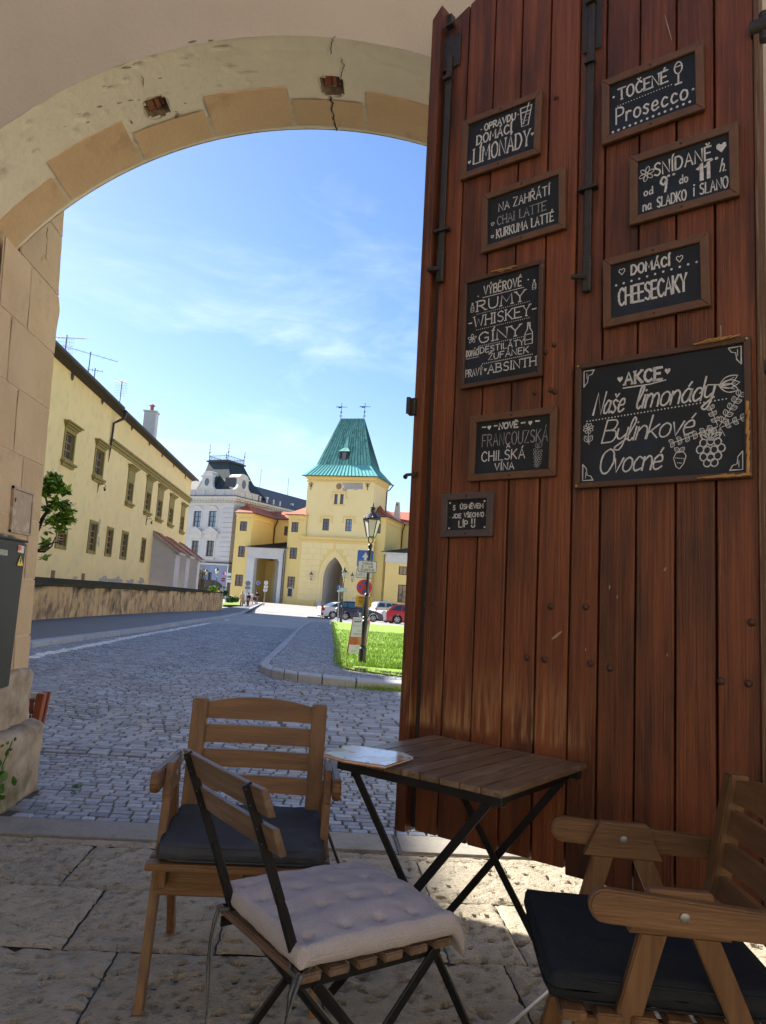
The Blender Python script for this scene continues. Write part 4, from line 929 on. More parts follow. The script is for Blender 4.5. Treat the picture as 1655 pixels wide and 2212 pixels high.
for i in range(9):
    u = -.15+.03*i; z = k.h2-.004+.006*rr_.random(); b.beam((u*k.w2*1.6, -k.th-.003, z), (u*k.w2*1.6+.03*(rr_.random()+.4), -k.th-.008*rr_.random(), z-.012*rr_.random()), .006, .003)
b.build('splintered_edge', M['splinter'], k.t); k.done()
k = board('chalkboard', 'chalkboard reading DOMACI CHEESECAKY with two outlined hearts', [c1(918,1172),c1(1395,1045),c2(1398,250),c2(913,352)], .027)
k.w('DOMÁCÍ', -.52, .34, .48, .34, .0065); k.heart(-.74, .68, .022, False); k.heart(.56, .62, .022, False); k.dots(-.88, .92, .22, .36, 11, .0042)
k.w('CHEESECAKY', -.82, .70, -.56, .62, .0072, sp=.12); k.done()
k = board('chalkboard', 'largest chalkboard reading AKCE Nase limonady Bylinkove Ovocne with herb and raspberry drawings', [c2(793,518),c2(1582,383),c2(1590,1028),c2(787,1077)], .019, 'frame_dark', holes=False, thick=.02)
k.w('AKCE', -.42, .04, .62, .20, .0085, serif=True); k.heart(-.48, .72, .02); k.heart(.12, .74, .02); k.line([(-.44,.56),(-.1,.565),(.1,.60)], .0035)
k.w('Naše', -.84, -.44, .16, .38, .006, shear=.25, sp=.12); k.w('limonády', -.28, .64, .18, .38, .006, shear=.25, sp=.08, rise=0); k.dots(-.92, .80, .065, .16, 42, .0026)
k.w('Bylinkové', -.72, .42, -.34, .38, .0048, shear=.28, sp=.04); k.w('Ovocné', -.76, .04, -.86, .40, .0054, shear=.25, sp=.05)
for su, sv in ((-1, 1), (-1, -1), (1, 1), (1, -1)):
    c_ = lambda a, b_: (su*(.97-a), sv*(.96-b_)); k.line([c_(.14,0), c_(0,0), c_(0,.28)], .004); k.line([c_(.14,0),c_(.11,.07),c_(.06,.09),c_(.05,.2),c_(0,.28)], .003); k.line([c_(.04,.04),c_(.04,.14)], .002)
for i, a in enumerate((-.35, .05, .45)): leaf(k, .72, .38, a, .30, .003, .22)
k.line([(.50,.30),(.60,.42),(.73,.40)], .003)
for (u0, v0, u1, v1, n_, l_) in ((.72,-.26,.96,.22,5,.15), (.70,-.26,.16,-.46,6,.13), (.74,-.28,.99,-.16,3,.12), (.70,-.24,.62,.06,3,.12)):
    k.line([(u0,v0),(u1,v1)], .0022); a = math.atan2((v1-v0)*k.ih, (u1-u0)*k.iw)
    for i in range(n_):
        t = (i+.6)/n_; leaf(k, lerp(u0,u1,t), lerp(v0,v1,t), a+.75, l_*.7, .0022); leaf(k, lerp(u0,u1,t), lerp(v0,v1,t), a-.75, l_*.7, .0022)
k.line([(.68,-.40),(.73,-.28),(.78,-.42)], .002); k.line([(.72,-.44),(.73,-.28)], .002)
flower(k, -.90, -.06, .09, .0024, 8); k.line([(-.90,-.14),(-.89,-.34)], .0024); leaf(k, -.90, -.3, 1.0, .13, .0022); leaf(k, -.90, -.3, 2.1, .13, .0022)
for i, (u, v) in enumerate(((.54,-.50),(.62,-.48),(.70,-.50),(.50,-.60),(.58,-.62),(.66,-.62),(.74,-.60),(.54,-.72),(.62,-.74),(.70,-.72),(.58,-.82),(.66,-.82))): k.line(circ(u, v, .042, .062, 9), .0038)
for a in (.5, 1.1, 1.7, 2.4): leaf(k, .61, -.46, a, .20, .0034, .25)
k.line([(.22,-.62),(.19,-.70),(.22,-.84),(.26,-.88),(.31,-.80),(.34,-.68),(.31,-.61),(.22,-.62)], .003); k.dots(.22, .31, -.70, -.72, 5, .002); k.dots(.24, .28, -.78, -.79, 3, .002); leaf(k, .26, -.60, .6, .1); leaf(k, .26, -.60, 2.4, .1)
b = MB()
for i in range(12):
    u = .42+.025*i; b.beam((u*k.w2, -k.th-.003, k.h2-.003), (u*k.w2+.05*rr_.random()+.02, -k.th-.012*rr_.random(), k.h2+.006*(rr_.random()-.3)), .010, .004)
for i in range(14):
    u = .45+.04*i; b.beam((u*k.w2, -k.th-.0015, -k.h2+.004+.006*rr_.random()), (min(.99*k.w2, u*k.w2+.05), -k.th-.003, -k.h2+.004+.01*rr_.random()), .010, .003)
for i in range(7): z = -k.h2+.01+i*.03; b.beam((k.w2-.010, -k.th-.0015, z), (k.w2-.008+.004*rr_.random(), -k.th-.003, z+.04), .012, .003)
b.build('splintered_edge', M['splinter'], k.t); MB().tube([(.70*k.w2, -.012, k.h2), (.695*k.w2, -.01, k.h2+.05)], .0008, 5).build('string', M['alu'], k.t)
for a in ((-1,1),(-1,-1),(1,1),(1,-1)): MB().lathe([(.0045, -k.th-.001), (.0035, -k.th-.003), (.001, -k.th-.0034)], (a[0]*(k.w2-.009), 0, a[1]*(k.h2-.009)), 8, 'Y').build('screw', mat('brass_screw', (.5,.33,.08), metal=.8, rough=.4) if 'brass' not in M else M['brass'], k.t)
k.done()
k = board('chalkboard', 'chalkboard reading NOVE FRANCOUZSKA A CHILSKA VINA with a bunch of grapes', [c2(318,752),c2(708,703),c2(700,1020),c2(303,1046)], .026)
k.w('NOVĚ', -.36, .14, .66, .22, .0055, serif=True); k.w('-', -.84, -.74, .66, .3, .005); k.heart(-.64, .76, .017); k.w('-', -.5, -.42, .66, .3, .005); k.w('-', .24, .34, .66, .3, .005); k.heart(.48, .76, .017); k.w('-', .62, .72, .66, .3, .005)
k.w('FRANCOUZSKÁ', -.82, .94, .04, .46, .0034, faint=True); k.w('A', -.14, -.04, -.08, .16, .0035); k.w('CHILSKÁ', -.82, .36, -.52, .36, .0042); k.w('VÍNA', -.44, .08, -.90, .26, .0042)
for i in range(22): u, v = .70+.045*((i*7) % 5-2)*(1-.04*i/2), -.26-.028*i; k.line(circ(u, v, .03, .05, 7), .0018, True)
leaf(k, .70, -.2, 1.0, .26, faint=True); leaf(k, .70, -.2, 2.0, .2, faint=True); k.done()
k = board('chalkboard', 'smallest and lowest chalkboard, greyish frame, reading S USMEVEM JDE VSECHNO LIP', [c2(188,1103),c2(420,1087),c2(413,1293),c2(180,1298)], .026, 'frame_grey')
k.w('S', -.72, -.62, .36, .30, .0038); k.w('ÚSMĚVEM', -.36, .80, .40, .30, .0038); k.w('JDE', -.74, -.30, -.18, .26, .0036); k.w('VŠECHNO', -.14, .84, -.16, .28, .0036); k.w('LÍP', -.40, .04, -.80, .40, .004); k.w('!!', .24, .42, -.72, .42, .005); k.line(circ(.33, -.74, .09, .10, 8, PI, 2*PI), .004)
for a, b_ in ((-.9,.84),(.86,.84),(-.9,-.86),(.9,-.86),(-.88,-.12),(.92,-.1)): k.dots(a, a, b_, b_, 2, .004 if abs(b_) > .5 else .0015)
k.done()
# ------------------------------------------------------------------ cafe furniture
M['oak'] = mat('chair_wood_brown', (.165,.082,.034), (.105,.05,.022), .5, 5, stretch=(6,6,6), bump=.15, bscale=30, c3=(.06,.03,.016), s3=4, lo3=.52, hi3=.78, spec=.4, island=.06)
def woodm(name, c1, c2, st, **k): return mat(name, c1, c2, k.pop('rough', .5), 3, stretch=st, bump=.25, bscale=8, bstretch=tuple(a*1.4 for a in st), dist=.5, **k)
M['oakx'] = woodm('chair_wood_lateral', (.175,.088,.036), (.105,.05,.021), (1,14,14), c3=(.09,.045,.022), s3=5, lo3=.55, hi3=.8, island=.08)
M['oaky'] = woodm('chair_wood_depth', (.175,.088,.036), (.105,.05,.021), (14,1,14), c3=(.09,.045,.022), s3=5, lo3=.55, hi3=.8, island=.08)
M['oakz'] = woodm('chair_wood_upright', (.175,.088,.036), (.105,.05,.021), (14,14,1), c3=(.09,.045,.022), s3=5, lo3=.55, hi3=.8, island=.08)
M['steel'] = mat('bolt_steel', (.26,.26,.25), rough=.45, metal=.7)
M['navy'] = mat('cushion_blue_grey', (.066,.074,.088), (.048,.055,.067), .95, 220, bump=.6, bscale=500, spec=.15, c3=(.08,.088,.104), s3=7)
M['char'] = mat('cushion_charcoal', (.028,.031,.034), (.019,.022,.025), .95, 220, bump=.6, bscale=500, spec=.15)
M['linen'] = mat('cushion_linen_grey', (.44,.405,.41), (.37,.34,.35), .95, 260, bump=.5, bscale=500, spec=.1)
M['steelblack'] = mat('black_steel', (.006,.006,.007), rough=.45, spec=.4)
M['tablewood'] = mat('table_wood_dark', (.19,.125,.078), (.09,.058,.037), .34, 3, stretch=(2,16,16), bump=.3, bscale=8, bstretch=(2,20,20), c3=(.27,.215,.165), s3=6, lo3=.54, hi3=.8, island=.15, dist=.6, spec=.5)

def armchair(label, loc, rz, group, cush):
    t = thing('armchair', label, 'armchair', loc, rz, group)
    hx = .262
    for s in (-1, 1):
        x = s*hx
        # arm: upright board with a rounded front end
        n = 8; P = [(.045-.032*math.sin(PI*i/n), .598+.032*math.cos(PI*i/n)) for i in range(n+1)]
        P += [(.47, .552), (.47, .607)]
        o = MB().prism(P, x-.012, x+.012, 'X').build('armrest', M['oaky'], t, bevel=.004, seg=2)
        # gusset on the inside holding both legs
        xi = x-s*.024
        o2 = MB().prism([(.095,.545),(.295,.545),(.255,.632),(.135,.632)], xi-.0115, xi+.0115, 'X').build('gusset', M['oaky'], t, bevel=.002)
        b = MB(); b.lathe([(.010, x+s*.0125), (.0095, x+s*.015), (.006, x+s*.0165)], (0, .195, .592), 12, 'X'); b.build('bolt', M['steel'], t, smooth=True)
        b = MB(); b.lathe([(.010, xi-s*.0118), (.0095, xi-s*.0145), (.006, xi-s*.0155)], (0, .195, .592), 12, 'X'); b.build('bolt', M['steel'], t, smooth=True)
        for (ya, yb) in ((.145, -.005), (.245, .50)):
            b = MB(); w_ = .026; P = [(ya-w_, .548), (ya+w_, .548), (yb+w_*.9, 0), (yb-w_*.9, 0)]; b.prism(P, xi-.012, xi+.012, 'X'); b.build('leg', M['oakz'], t, bevel=.003, seg=2)
        xr = x-s*.049
        MB().box((xr-.011, .0, .318), (xr+.011, .47, .372)).build('side_rail', M['oaky'], t, bevel=.003)
        # back post, leaning
        xp = s*.205
        b = MB(); b.prism([(.370,.33),(.420,.33),(.490,.785),(.443,.785)], xp-.026, xp+.026, 'X'); b.build('back_post', M['oakz'], t, bevel=.004, seg=2)
    MB().box((-.24, .050, .282), (.24, .072, .350)).build('front_rail', M['oakx'], t, bevel=.003)
    MB().box((-.24, .44, .300), (.24, .462, .360)).build('rear_rail', M['oakx'], t, bevel=.003)
    MB().box((-.012, .02, .32), (.012, .45, .370)).build('centre_rail', M['oaky'], t, bevel=.002)
    for i in range(7):
        y = -.03+i*.068; MB().box((-.258, y, .374), (.258, y+.050, .394)).build('seat_slat', M['oakx'], t, bevel=.003, seg=2)
    # back rails follow the leaning posts
    def yb(z): return lerp(.395, .4665, (z-.33)/.455)
    for i, (za, zb) in enumerate(((.486,.540),(.564,.620),(.642,.700),(.720,.773))):
        n = 12; P = []
        for k in range(n+1):
            u = -1+2*k/n; top = zb+(.022*(1-u*u) if i == 3 else .0); P.append((u*.182, za, top, .012*(1-u*u)))
        b = MB(); pr = None
        for u, z0, z1, dy in P:
            q = [(u, yb(z0)+dy-.0085, z0), (u, yb(z0)+dy+.0085, z0), (u, yb(z1)+dy+.0085, z1), (u, yb(z1)+dy-.0085, z1)]
            if pr:
                for j in range(4): b.quad(pr[j], pr[(j+1) % 4], q[(j+1) % 4], q[j])
            else: b.add(q, [(0,1,2,3)])
            pr = q
        b.add(pr, [(3,2,1,0)]); b.build('back_slat', M['oakx'], t, smooth=True)
    return t
def cushion(name, label, w_, d, h, m_, Mx, cat='cushion', grp=None, tuft=None, puff=.012, rnd=.022, seed=0, droop=None, piping=None):
    t = thing(name, label, cat, M=Mx, group=grp); nx, ny = (96, 96) if tuft else (46, 46)
    def top(u, v, side):
        e = 1-max(abs(u), abs(v)); x = u*w_/2; y = v*d/2
        # rounded plan corners
        cr = .13; du, dv = max(0, abs(u)-(1-cr)), max(0, abs(v)-(1-cr)); rr_ = math.hypot(du, dv)
        if rr_ > cr: f_ = cr/rr_; x = math.copysign((1-cr+du*f_)*w_/2, u); y = math.copysign((1-cr+dv*f_)*d/2, v)
        z = h/2*(max(0, 1-(1-min(1, e/.10))**2.6))**(.5) if side > 0 else h/2*(max(0, 1-(1-min(1, e/.10))**2.6))**(.5)
        z += puff*(1-u*u)*(1-v*v)+.0025*noise.noise(Vector((x*14, y*14, seed)))+.0018*noise.noise(Vector((x*40, y*22, seed)))
        if tuft:
            nu, nv, dp = tuft
            for a in range(nu):
                for c_ in range(nv):
                    tu = -1+2*(a+.5)/nu; tv = -1+2*(c_+.5)/nv; r2 = ((u-tu)*w_/2)**2+((v-tv)*d/2)**2; z -= dp*.6*math.exp(-r2/.00007)+dp*.55*math.exp(-math.sqrt(r2)/.022)
            z -= .004*abs(noise.noise(Vector((x*22+seed, y*40, 2))))*(1 if abs(v) > .7 else .45)
        dz = droop(u, v) if droop else 0
        return Vector((x, y, h/2+side*z+dz))
    for side, nm in ((1, None), (-1, None)): pass
    b = MB(); idx = {}
    for side in (1, -1):
        base = len(b.v)
        for j in range(ny+1):
            for i in range(nx+1):
                f_ = lambda q: math.copysign(1-(1-abs(q))**1.0, q); b.v.append(top(math.sin((i/nx-.5)*PI)*.6+(i/nx*2-1)*.4, math.sin((j/ny-.5)*PI)*.6+(j/ny*2-1)*.4, side if side > 0 else -.85))
        for j in range(ny):
            for i in range(nx): a = base+j*(nx+1)+i; b.f.append((a, a+1, a+nx+2, a+nx+1)); b.mi.append(0)
    o = b.build('cover', m_, t, smooth='all'); bm = bmesh.new(); bm.from_mesh(o.data); bmesh.ops.remove_doubles(bm, verts=bm.verts, dist=.0006); bmesh.ops.recalc_face_normals(bm, faces=bm.faces); bm.to_mesh(o.data); bm.free()
    if piping:
        for zz in piping:
            P = []; n = 72
            for i in range(n+1):
                a = 2*PI*i/n; c_, s_ = math.cos(a), math.sin(a); k = (abs(c_)**9+abs(s_)**9)**(-1/9); P.append((c_*k*w_/2*.985, s_*k*d/2*.985, h*zz))
            MB().tube(P, .0028, 6, caps=False).build('piping', m_, t, smooth='all')
    if tuft:
        nu, nv, dp = tuft
        for a in range(nu):
            for c_ in range(nv):
                tu = -1+2*(a+.5)/nu; tv = -1+2*(c_+.5)/nv; p = top(tu, tv, 1)
                MB().tube([p+Vector((-.004,-.001,.001)), p+Vector((0,.001,.0025)), p+Vector((.005,.002,.001))], .0013, 5).build('tuft_knot', M['linen'], t, smooth=True)
    return t
A1L = (-.168, 2.300, 0); A1R = R(1.0)
a1 = armchair('brown slatted wooden armchair with blue grey seat cushion facing the camera', A1L, A1R, 'slatted wooden armchairs', None)
A2R = R(-98.9)
A2L = (.601, 1.815, 0)
a2 = armchair('wooden armchair cut off by the right edge in front of the plank door', A2L, A2R, 'slatted wooden armchairs', None)
Mx = Matrix.Translation(A1L) @ Matrix.Rotation(A1R, 4, 'Z') @ Matrix.Translation((.002, .205, .395))
cushion('seat_cushion', 'blue grey fabric seat cushion on the wooden armchair facing the camera', .475, .455, .052, M['navy'], Mx, puff=.004, seed=1, piping=(.12, .86))
Mx = Matrix.Translation(A2L) @ Matrix.Rotation(A2R, 4, 'Z') @ Matrix.Translation((.0, .185, .395))
cushion('seat_cushion', 'dark charcoal seat cushion on the armchair at the right edge', .475, .48, .055, M['char'], Mx, puff=.004, seed=4, piping=(.12, .86))

# folding bistro chair -------------------------------------------------
fv = Vector((.856, .517, 0)).normalized(); lv = Vector((fv.y, -fv.x, 0)); c0 = Vector((-.064, 1.719, 0))
FM = Matrix(((lv.x, fv.x, 0, c0.x), (lv.y, fv.y, 0, c0.y), (0, 0, 1, 0), (0, 0, 0, 1)))     # local x to the right, y forwards
fc = thing('folding_chair', 'folding bistro chair with black metal frame and two wooden back slats', 'folding chair', M=FM)
rec = lambda z: -.140*(z-.45)/.34
for s in (-1, 1):
    x = s*.148
    b = MB(); b.beam((x, rec(.80), .80), (x, rec(.57), .57), .006, .020, (0,1,0)); b.build('back_bar', M['steelblack'], fc, bevel=.001)
    b = MB(); b.tube([(x, rec(.60), .60), (x, rec(.57), .57), (x, rec(.55), .55), (x, -.004, .455), (x, .02, .43), (x*1.02, .40, .0)], [.007, .0095, .011, .0115, .012, .0115], 8); b.build('leg', M['steelblack'], fc, smooth=True)
    x2 = s*.172; b = MB(); b.beam((x2, .335, .425), (x2, -.075, .0), .007, .022, (0,1,0)); b.build('leg', M['steelblack'], fc, bevel=.0015)
    b = MB(); b.beam((x2-s*.008, -.02, .418), (x2-s*.008, .35, .418), .005, .022); b.build('seat_rail', M['steelblack'], fc, bevel=.001)
    MB().lathe([(.010, -.012), (.010, .012)], (x+s*.018, .0, .437), 10, 'X').build('pivot', M['steelblack'], fc, smooth=True)
    for z in (.79, .76, .715, .685): MB().lathe([(.0035, .0), (.003, .003), (.001, .0035)], (x, rec(z)-.0075, z), 8, 'Y').build('rivet', M['steel'], fc)
for z in (.772, .698):
    b = MB(); y0 = rec(z)+.014
    n = 8; pr = None
    for i in range(n+1):
        u = -1+2*i/n; X_ = u*.195; yy = y0-.004*(1-u*u)
        q = [(X_, yy-.008+rec(z-.027)-rec(z), z-.027), (X_, yy+.008+rec(z-.027)-rec(z), z-.027), (X_, yy+.008+rec(z+.027)-rec(z), z+.027), (X_, yy-.008+rec(z+.027)-rec(z), z+.027)]
        if pr:
            for j in range(4): b.quad(pr[j], pr[(j+1) % 4], q[(j+1) % 4], q[j])
        else: b.add(q, [(0,1,2,3)])
        pr = q
    b.add(pr, [(3,2,1,0)]); b.build('back_slat', woodm('folding_chair_slat', (.17,.115,.08), (.10,.062,.04), (1,14,14), c3=(.24,.2,.17), s3=6, lo3=.6, hi3=.8) if z > .75 else bpy.data.materials['folding_chair_slat'], fc, bevel=.002)
M['slatw'] = bpy.data.materials['folding_chair_slat']
for i in range(6):
    y = -.018+i*.066; MB().box((-.192, y, .430), (.192, y+.047, .447)).build('seat_slat', M['slatw'], fc, bevel=.003, seg=2)
for (y, z, r_) in ((-.03, .05, .0045), (.30, .11, .0045), (.01, .437, .006), (.03, .41, .005)):
    yy = lerp(-.075, .335, z/.425) if r_ < .005 and y < 0 else (lerp(.40, .02, z/.43) if y == .30 else y)
    MB().tube([(-.17, yy, z), (.17, yy, z)], r_, 8).build('cross_rod', M['steelblack'], fc, smooth=True)
def droop(u, v):
    a = max(0, (v-.78)/.22)
    return -.075*a**1.7*(.5+.5*max(0, u))-.012*max(0, -v-.75)
Mx = FM @ Matrix.Translation((.005, .195, .446)) @ Matrix.Rotation(R(-2), 4, 'Z')
tc_ = cushion('tufted_cushion', 'pale lilac grey tufted cushion tied onto the folding chair', .385, .425, .056, M['linen'], Mx, tuft=(4, 5, .026), puff=.02, seed=9, droop=droop)
M['tie'] = mat('cushion_tie_grey', (.19,.20,.19), (.14,.15,.145), .95, 90, bump=.4, bscale=200)
IV = Mx.inverted() @ FM
for s, dl in ((-1, .0), (-1, .012), (1, .0), (1, .014)):
    P0_ = Vector((s*.17, .0, .45)); ln = (.27, .22, .26, .17)[(0 if s < 0 else 2)+(dl > 0)]; P = [P0_, Vector((s*(.175+dl), -.018, .445)), Vector((s*(.172+dl), -.028, .41))]
    for k in range(1, 9): P.append(Vector((s*(.172+dl)+.006*math.sin(k*.9+s+dl*100), -.030-.005*math.sin(k*.7), .41-ln*k/8)))
    b = MB(); pr = None
    for k, p in enumerate(P):
        tw = .3*math.sin(k*.8+s); w_ = .0055; q = (p+Vector((math.cos(tw)*w_, math.sin(tw)*w_, 0)), p-Vector((math.cos(tw)*w_, math.sin(tw)*w_, 0)), p+Vector((-math.sin(tw)*.001, math.cos(tw)*.0014, 0)))
        if pr:
            for j in range(3): b.quad(pr[j], pr[(j+1) % 3], q[(j+1) % 3], q[j])
        pr = q
    b.build('tie', M['tie'], tc_, M=IV, smooth='all')
    b = MB(); b.tube([(s*.165, .02, .452), (s*.178, .005, .445), (s*.180, -.02, .44), (s*.160, -.024, .445), (s*.140, -.012, .452)], .004, 6); b.build('tie_loop', M['tie'], tc_, M=IV, smooth=True)

# table -----------------------------------------------------------------
Lc, Nc, Rc, Bc = Vector((.083,2.350,0)), Vector((.513,1.977,0)), Vector((.878,2.440,0)), Vector((.410,2.790,0))
tx_ = (Nc-Lc); ty_ = (Bc-Lc); W_ = tx_.length; D_ = (ty_.length+(Rc-Nc).length)/2
ang = math.atan2(tx_.y, tx_.x); cen = (Lc+Nc+Rc+Bc)/4
TM = Matrix.Translation(cen) @ Matrix.Rotation(ang, 4, 'Z')          # local x along the near edge, y towards the door
tb = thing('folding_table', 'small dark wooden slatted bistro table on black crossed legs against the door', 'table', M=TM)
hw, hd = W_/2, D_/2
for i in range(9):
    a = -hw+W_*i/9; b = MB(); o = MB().box((a+.0015, -hd, .683), (a+W_/9-.0015, hd, .700)).build('table_slat', None or mat('x', (1,1,1)) if False else M['tablewood'], tb, bevel=.002, seg=2)
M['tablewood'].node_tree.nodes  # grain runs along the slats (local y)
for n_ in M['tablewood'].node_tree.nodes:
    if n_.type == 'MAPPING': v = n_.inputs['Scale'].default_value; n_.inputs['Scale'].default_value = (v[1], v[0], v[2])
for s in (-1, 1):
    y = s*(hd-.03)
    b = MB(); b.box((-hw+.01, y-.012, .655), (hw-.01, y+.012, .682)); b.build('cross_rail', M['steelblack'], tb, bevel=.0015)
    for q in (-1, 1):
        xt = q*(hw-.05); b = MB(); yy = y-s*(.002 if q > 0 else .013)
        b.beam((xt, yy, .665), (-q*(hw-.015), yy, .0), .007, .024, (1,0,0)); b.build('leg', M['steelblack'], tb, bevel=.0015)
    MB().lathe([(.009, y-.016), (.009, y+.004)], (0, 0, .36), 10, 'Y').build('pivot', M['steelblack'], tb)
for q in (-1, 1):
    MB().tube([(q*(hw-.045), -hd+.03, .055), (q*(hw-.045), hd-.03, .055)], .0055, 8).build('stretcher', mat('stretcher_steel', (.25,.25,.26), rough=.35, metal=.6) if q < 0 else bpy.data.materials['stretcher_steel'], tb, smooth=True)
    MB().box((q*(hw-.06)-.004, -hd+.03, .64), (q*(hw-.06)+.004, hd-.03, .665)).build('side_rail', M['steelblack'], tb)
# menu
K1 = lambda x, y: ((1250+.7251*x)/1.852, (2900+.7251*y)/1.852)
mp_ = [atZ(*K1(*p), .7005) for p in ((58,178),(205,128),(500,172),(552,196),(398,244),(170,210))]
mc = sum(mp_, Vector())/6
mn = thing('menu', 'laminated cafe menu booklet lying on the table corner', 'menu', (mc.x, mc.y, .701))
M['menub'] = mat('menu_cover_orange', (.50,.22,.11), (.42,.17,.09), .35, 9)
M['menuw'] = mat('menu_page_white', (.70,.72,.76), (.60,.42,.28), .12, 9, lo=.52, hi=.56, c3=(.5,.33,.2), s3=18, lo3=.6, hi3=.62, spec=.6)
for i, (z0, z1, m_) in enumerate(((0, .003, 'menub'), (.0035, .006, 'white'), (.0065, .0085, 'menub'), (.009, .0105, 'menuw'))):
    sh = .0025*(i % 2); P = [(p.x*1.0+sh, p.y-sh) for p in mp_]; MB().prism([(a-mc.x, c-mc.y) for a, c in P], z0, z1, 'Z').build('page', M[m_], mn, bevel=.0006)
for p in (K1(178,182), K1(305,205)):
    q = atZ(*p, .712); MB().tube([(q.x-mc.x+.006*math.cos(a), q.y-mc.y-.004, .006+.006*math.sin(a)) for a in [k*.5 for k in range(13)]], .0009, 5).build('binding_ring', M['steel'], mn)
# thin black rod seen behind the armchair
p = onG(743, 1899); rod = MB(); rod.tube([(0,0,0), (-.16,-.02,.36)], .007, 8); o = rod.build('metal_rod', M['steelblack'], smooth=True); o.location = (p.x, p.y, .004)
tag(o, 'thin black metal rod slanting to the floor behind the armchair leg', 'rod')

# planter behind the plinth ---------------------------------------------
M['redwood'] = mat('planter_redwood', (.25,.065,.025), (.17,.045,.018), .5, 8, stretch=(3,3,1), island=.1)
pp = atY(101, 1497, 5.0); pl = thing('planter', 'reddish stained wooden planter box behind the buttress plinth', 'planter', (pp.x-.4, 5.0, 0))
zt = pp.z; xr_ = pp.x+.0
o = MB()
def tap(x, z): return (x-(zt-z)*.10, z)
MB().prism([tap(xr_-.045, 0), tap(xr_, 0), tap(xr_, zt), tap(xr_-.045, zt)], 4.96, 5.02).build('corner_post', M['redwood'], pl, world=True, bevel=.003)
MB().prism([tap(xr_-.045, 0), tap(xr_, 0), tap(xr_, zt), tap(xr_-.045, zt)], 5.06, 5.09).build('corner_post', M['redwood'], pl, world=True, bevel=.003)
for k in range(4):
    z0 = .03+k*(zt-.06)/4; z1 = z0+(zt-.06)/4-.006
    MB().box((xr_-.85, 4.972+.01*(k < 3), z0), (xr_-.05-(zt-z0)*.1, 4.985+.01*(k < 3), z1)).build('board', M['redwood'], pl, world=True, bevel=.002)
    MB().prism([tap(xr_-.03, z0), tap(xr_-.012, z0), tap(xr_-.012, z1), tap(xr_-.03, z1)], 5.02, 5.06).build('board', M['redwood'], pl, world=True)
MB().box((xr_-.85, 5.0, zt-.06), (xr_-.05, 5.09, zt-.05)).build('soil', M['dirt'], pl, world=True)
MB().box((xr_-.85, 5.0, zt-.05), (xr_-.05, 5.012, zt-.002)).build('liner', M['white'], pl, world=True)
# sticker and number plate on the cabinet ---------------------------------
def cabq(pts, off): return [(lambda p: Vector((cX+off, p.y, p.z)))(atX(x, y, cX+off)) for x, y in pts]
K2 = lambda x, y: (x*.2442, 918+y*.2442)
def shape(name, pts, off, m_, parent, th=.001):
    P = cabq(pts, off); b = MB(); b.v = P+[p-Vector((th,0,0)) for p in P]; n = len(P); b.f = [tuple(range(n)), tuple(range(2*n-1, n-1, -1))]+[(i, (i+1) % n, (i+1) % n+n, i+n) for i in range(n)]; b.mi = [0]*len(b.f)
    return b.build(name, M[m_], parent, world=True)
o = shape('number_plate', [K2(-30,1095),K2(68,1108),K2(66,1155),K2(-32,1145)], .004, 'alu', cab, .003)
def cab_text(t_, a, c, hpx, wt, off, parent, nm='lettering'):
    b = MB(); p0, p1 = [atX(*K2(*q), cX+off) for q in (a, c)]; h = hpx*.2442*4.3/F
    write(b, t_, 0, (p1-p0).length, 0, h, wt, lambda s, z: Vector((cX+off, p0.y+(p1.y-p0.y)*s/(p1-p0).length, p0.z+(p1.z-p0.z)*s/(p1-p0).length+z))); return b.build(nm, M['ink'], parent, world=True)
cab_text('#20585', (-20,1142), (60,1148), 30, .0026, .0055, cab)
shape('safety_label', [K2(167,1062),K2(218,1075),K2(209,1136),K2(159,1124)], .003, 'white', cab)
shape('red_mark', [K2(172,1068),K2(188,1070),K2(194,1085),K2(186,1110),K2(168,1112),K2(164,1098),K2(166,1080)], .0045, 'red', cab)
shape('small_triangle', [K2(209,1080),K2(215,1104),K2(203,1102)], .0045, 'signyellow', cab)
shape('warning_triangle_border', [K2(186,1143),K2(209,1252),K2(147,1246)], .003, 'ink', cab)
o = shape('warning_triangle', [K2(185.5,1154),K2(204.5,1247),K2(153,1242)], .0045, 'signyellow', cab)
shape('lightning_mark', [K2(186,1172),K2(176,1208),K2(183,1209),K2(178,1234),K2(192,1198),K2(185,1197),K2(191,1176)], .006, 'ink', cab)
b = MB()
for k in range(9): b.box((cX-.09, ct.y-.34+k*.035, ct.z+.012), (cX-.01-.01*(k % 3), ct.y-.31+k*.035, ct.z+.022+.006*(k % 2)))
b.build('mortar_crumbs', M['footplaster'], pier, world=True, bevel=.003, kind='stuff')
# weed at the plinth
M['weed'] = mat('weed_leaf', (.05,.14,.02), (.035,.095,.015), .6, 30)
wd = thing('weed', 'small green weed growing beside the mossy plinth at the left edge', 'weed', (-1.45, 4.02, 0))
wp = [atY(*p, 3.97) for p in ((-6,1765),(2,1700),(5,1655),(16,1630),(27,1600))]
MB().tube(wp, .003, 6).build('stem', M['weed'], wd, world=True, smooth=True)
def leafm(p, d, l, w_, nrm, m_, parent, name='leaf'):
    d = d.normalized(); sd = d.cross(nrm).normalized(); b = MB(); nn = 6; pts = []
    for i in range(nn+1):
        t = i/nn; ww = w_*math.sin(PI*min(1, t*.92+.08))*(1+.25*(i % 2)); c = p+d*l*t-Vector((0,0,1))*l*.25*t*t+nrm*.1*w_*math.sin(t*6); pts.append((c-sd*ww, c+nrm*w_*.2, c+sd*ww))
    for a, c in zip(pts, pts[1:]): b.quad(a[0], a[1], c[1], c[0]); b.quad(a[1], a[2], c[2], c[1])
    return b.build(name, m_, parent, world=True, smooth='all')
rw = random.Random(6)
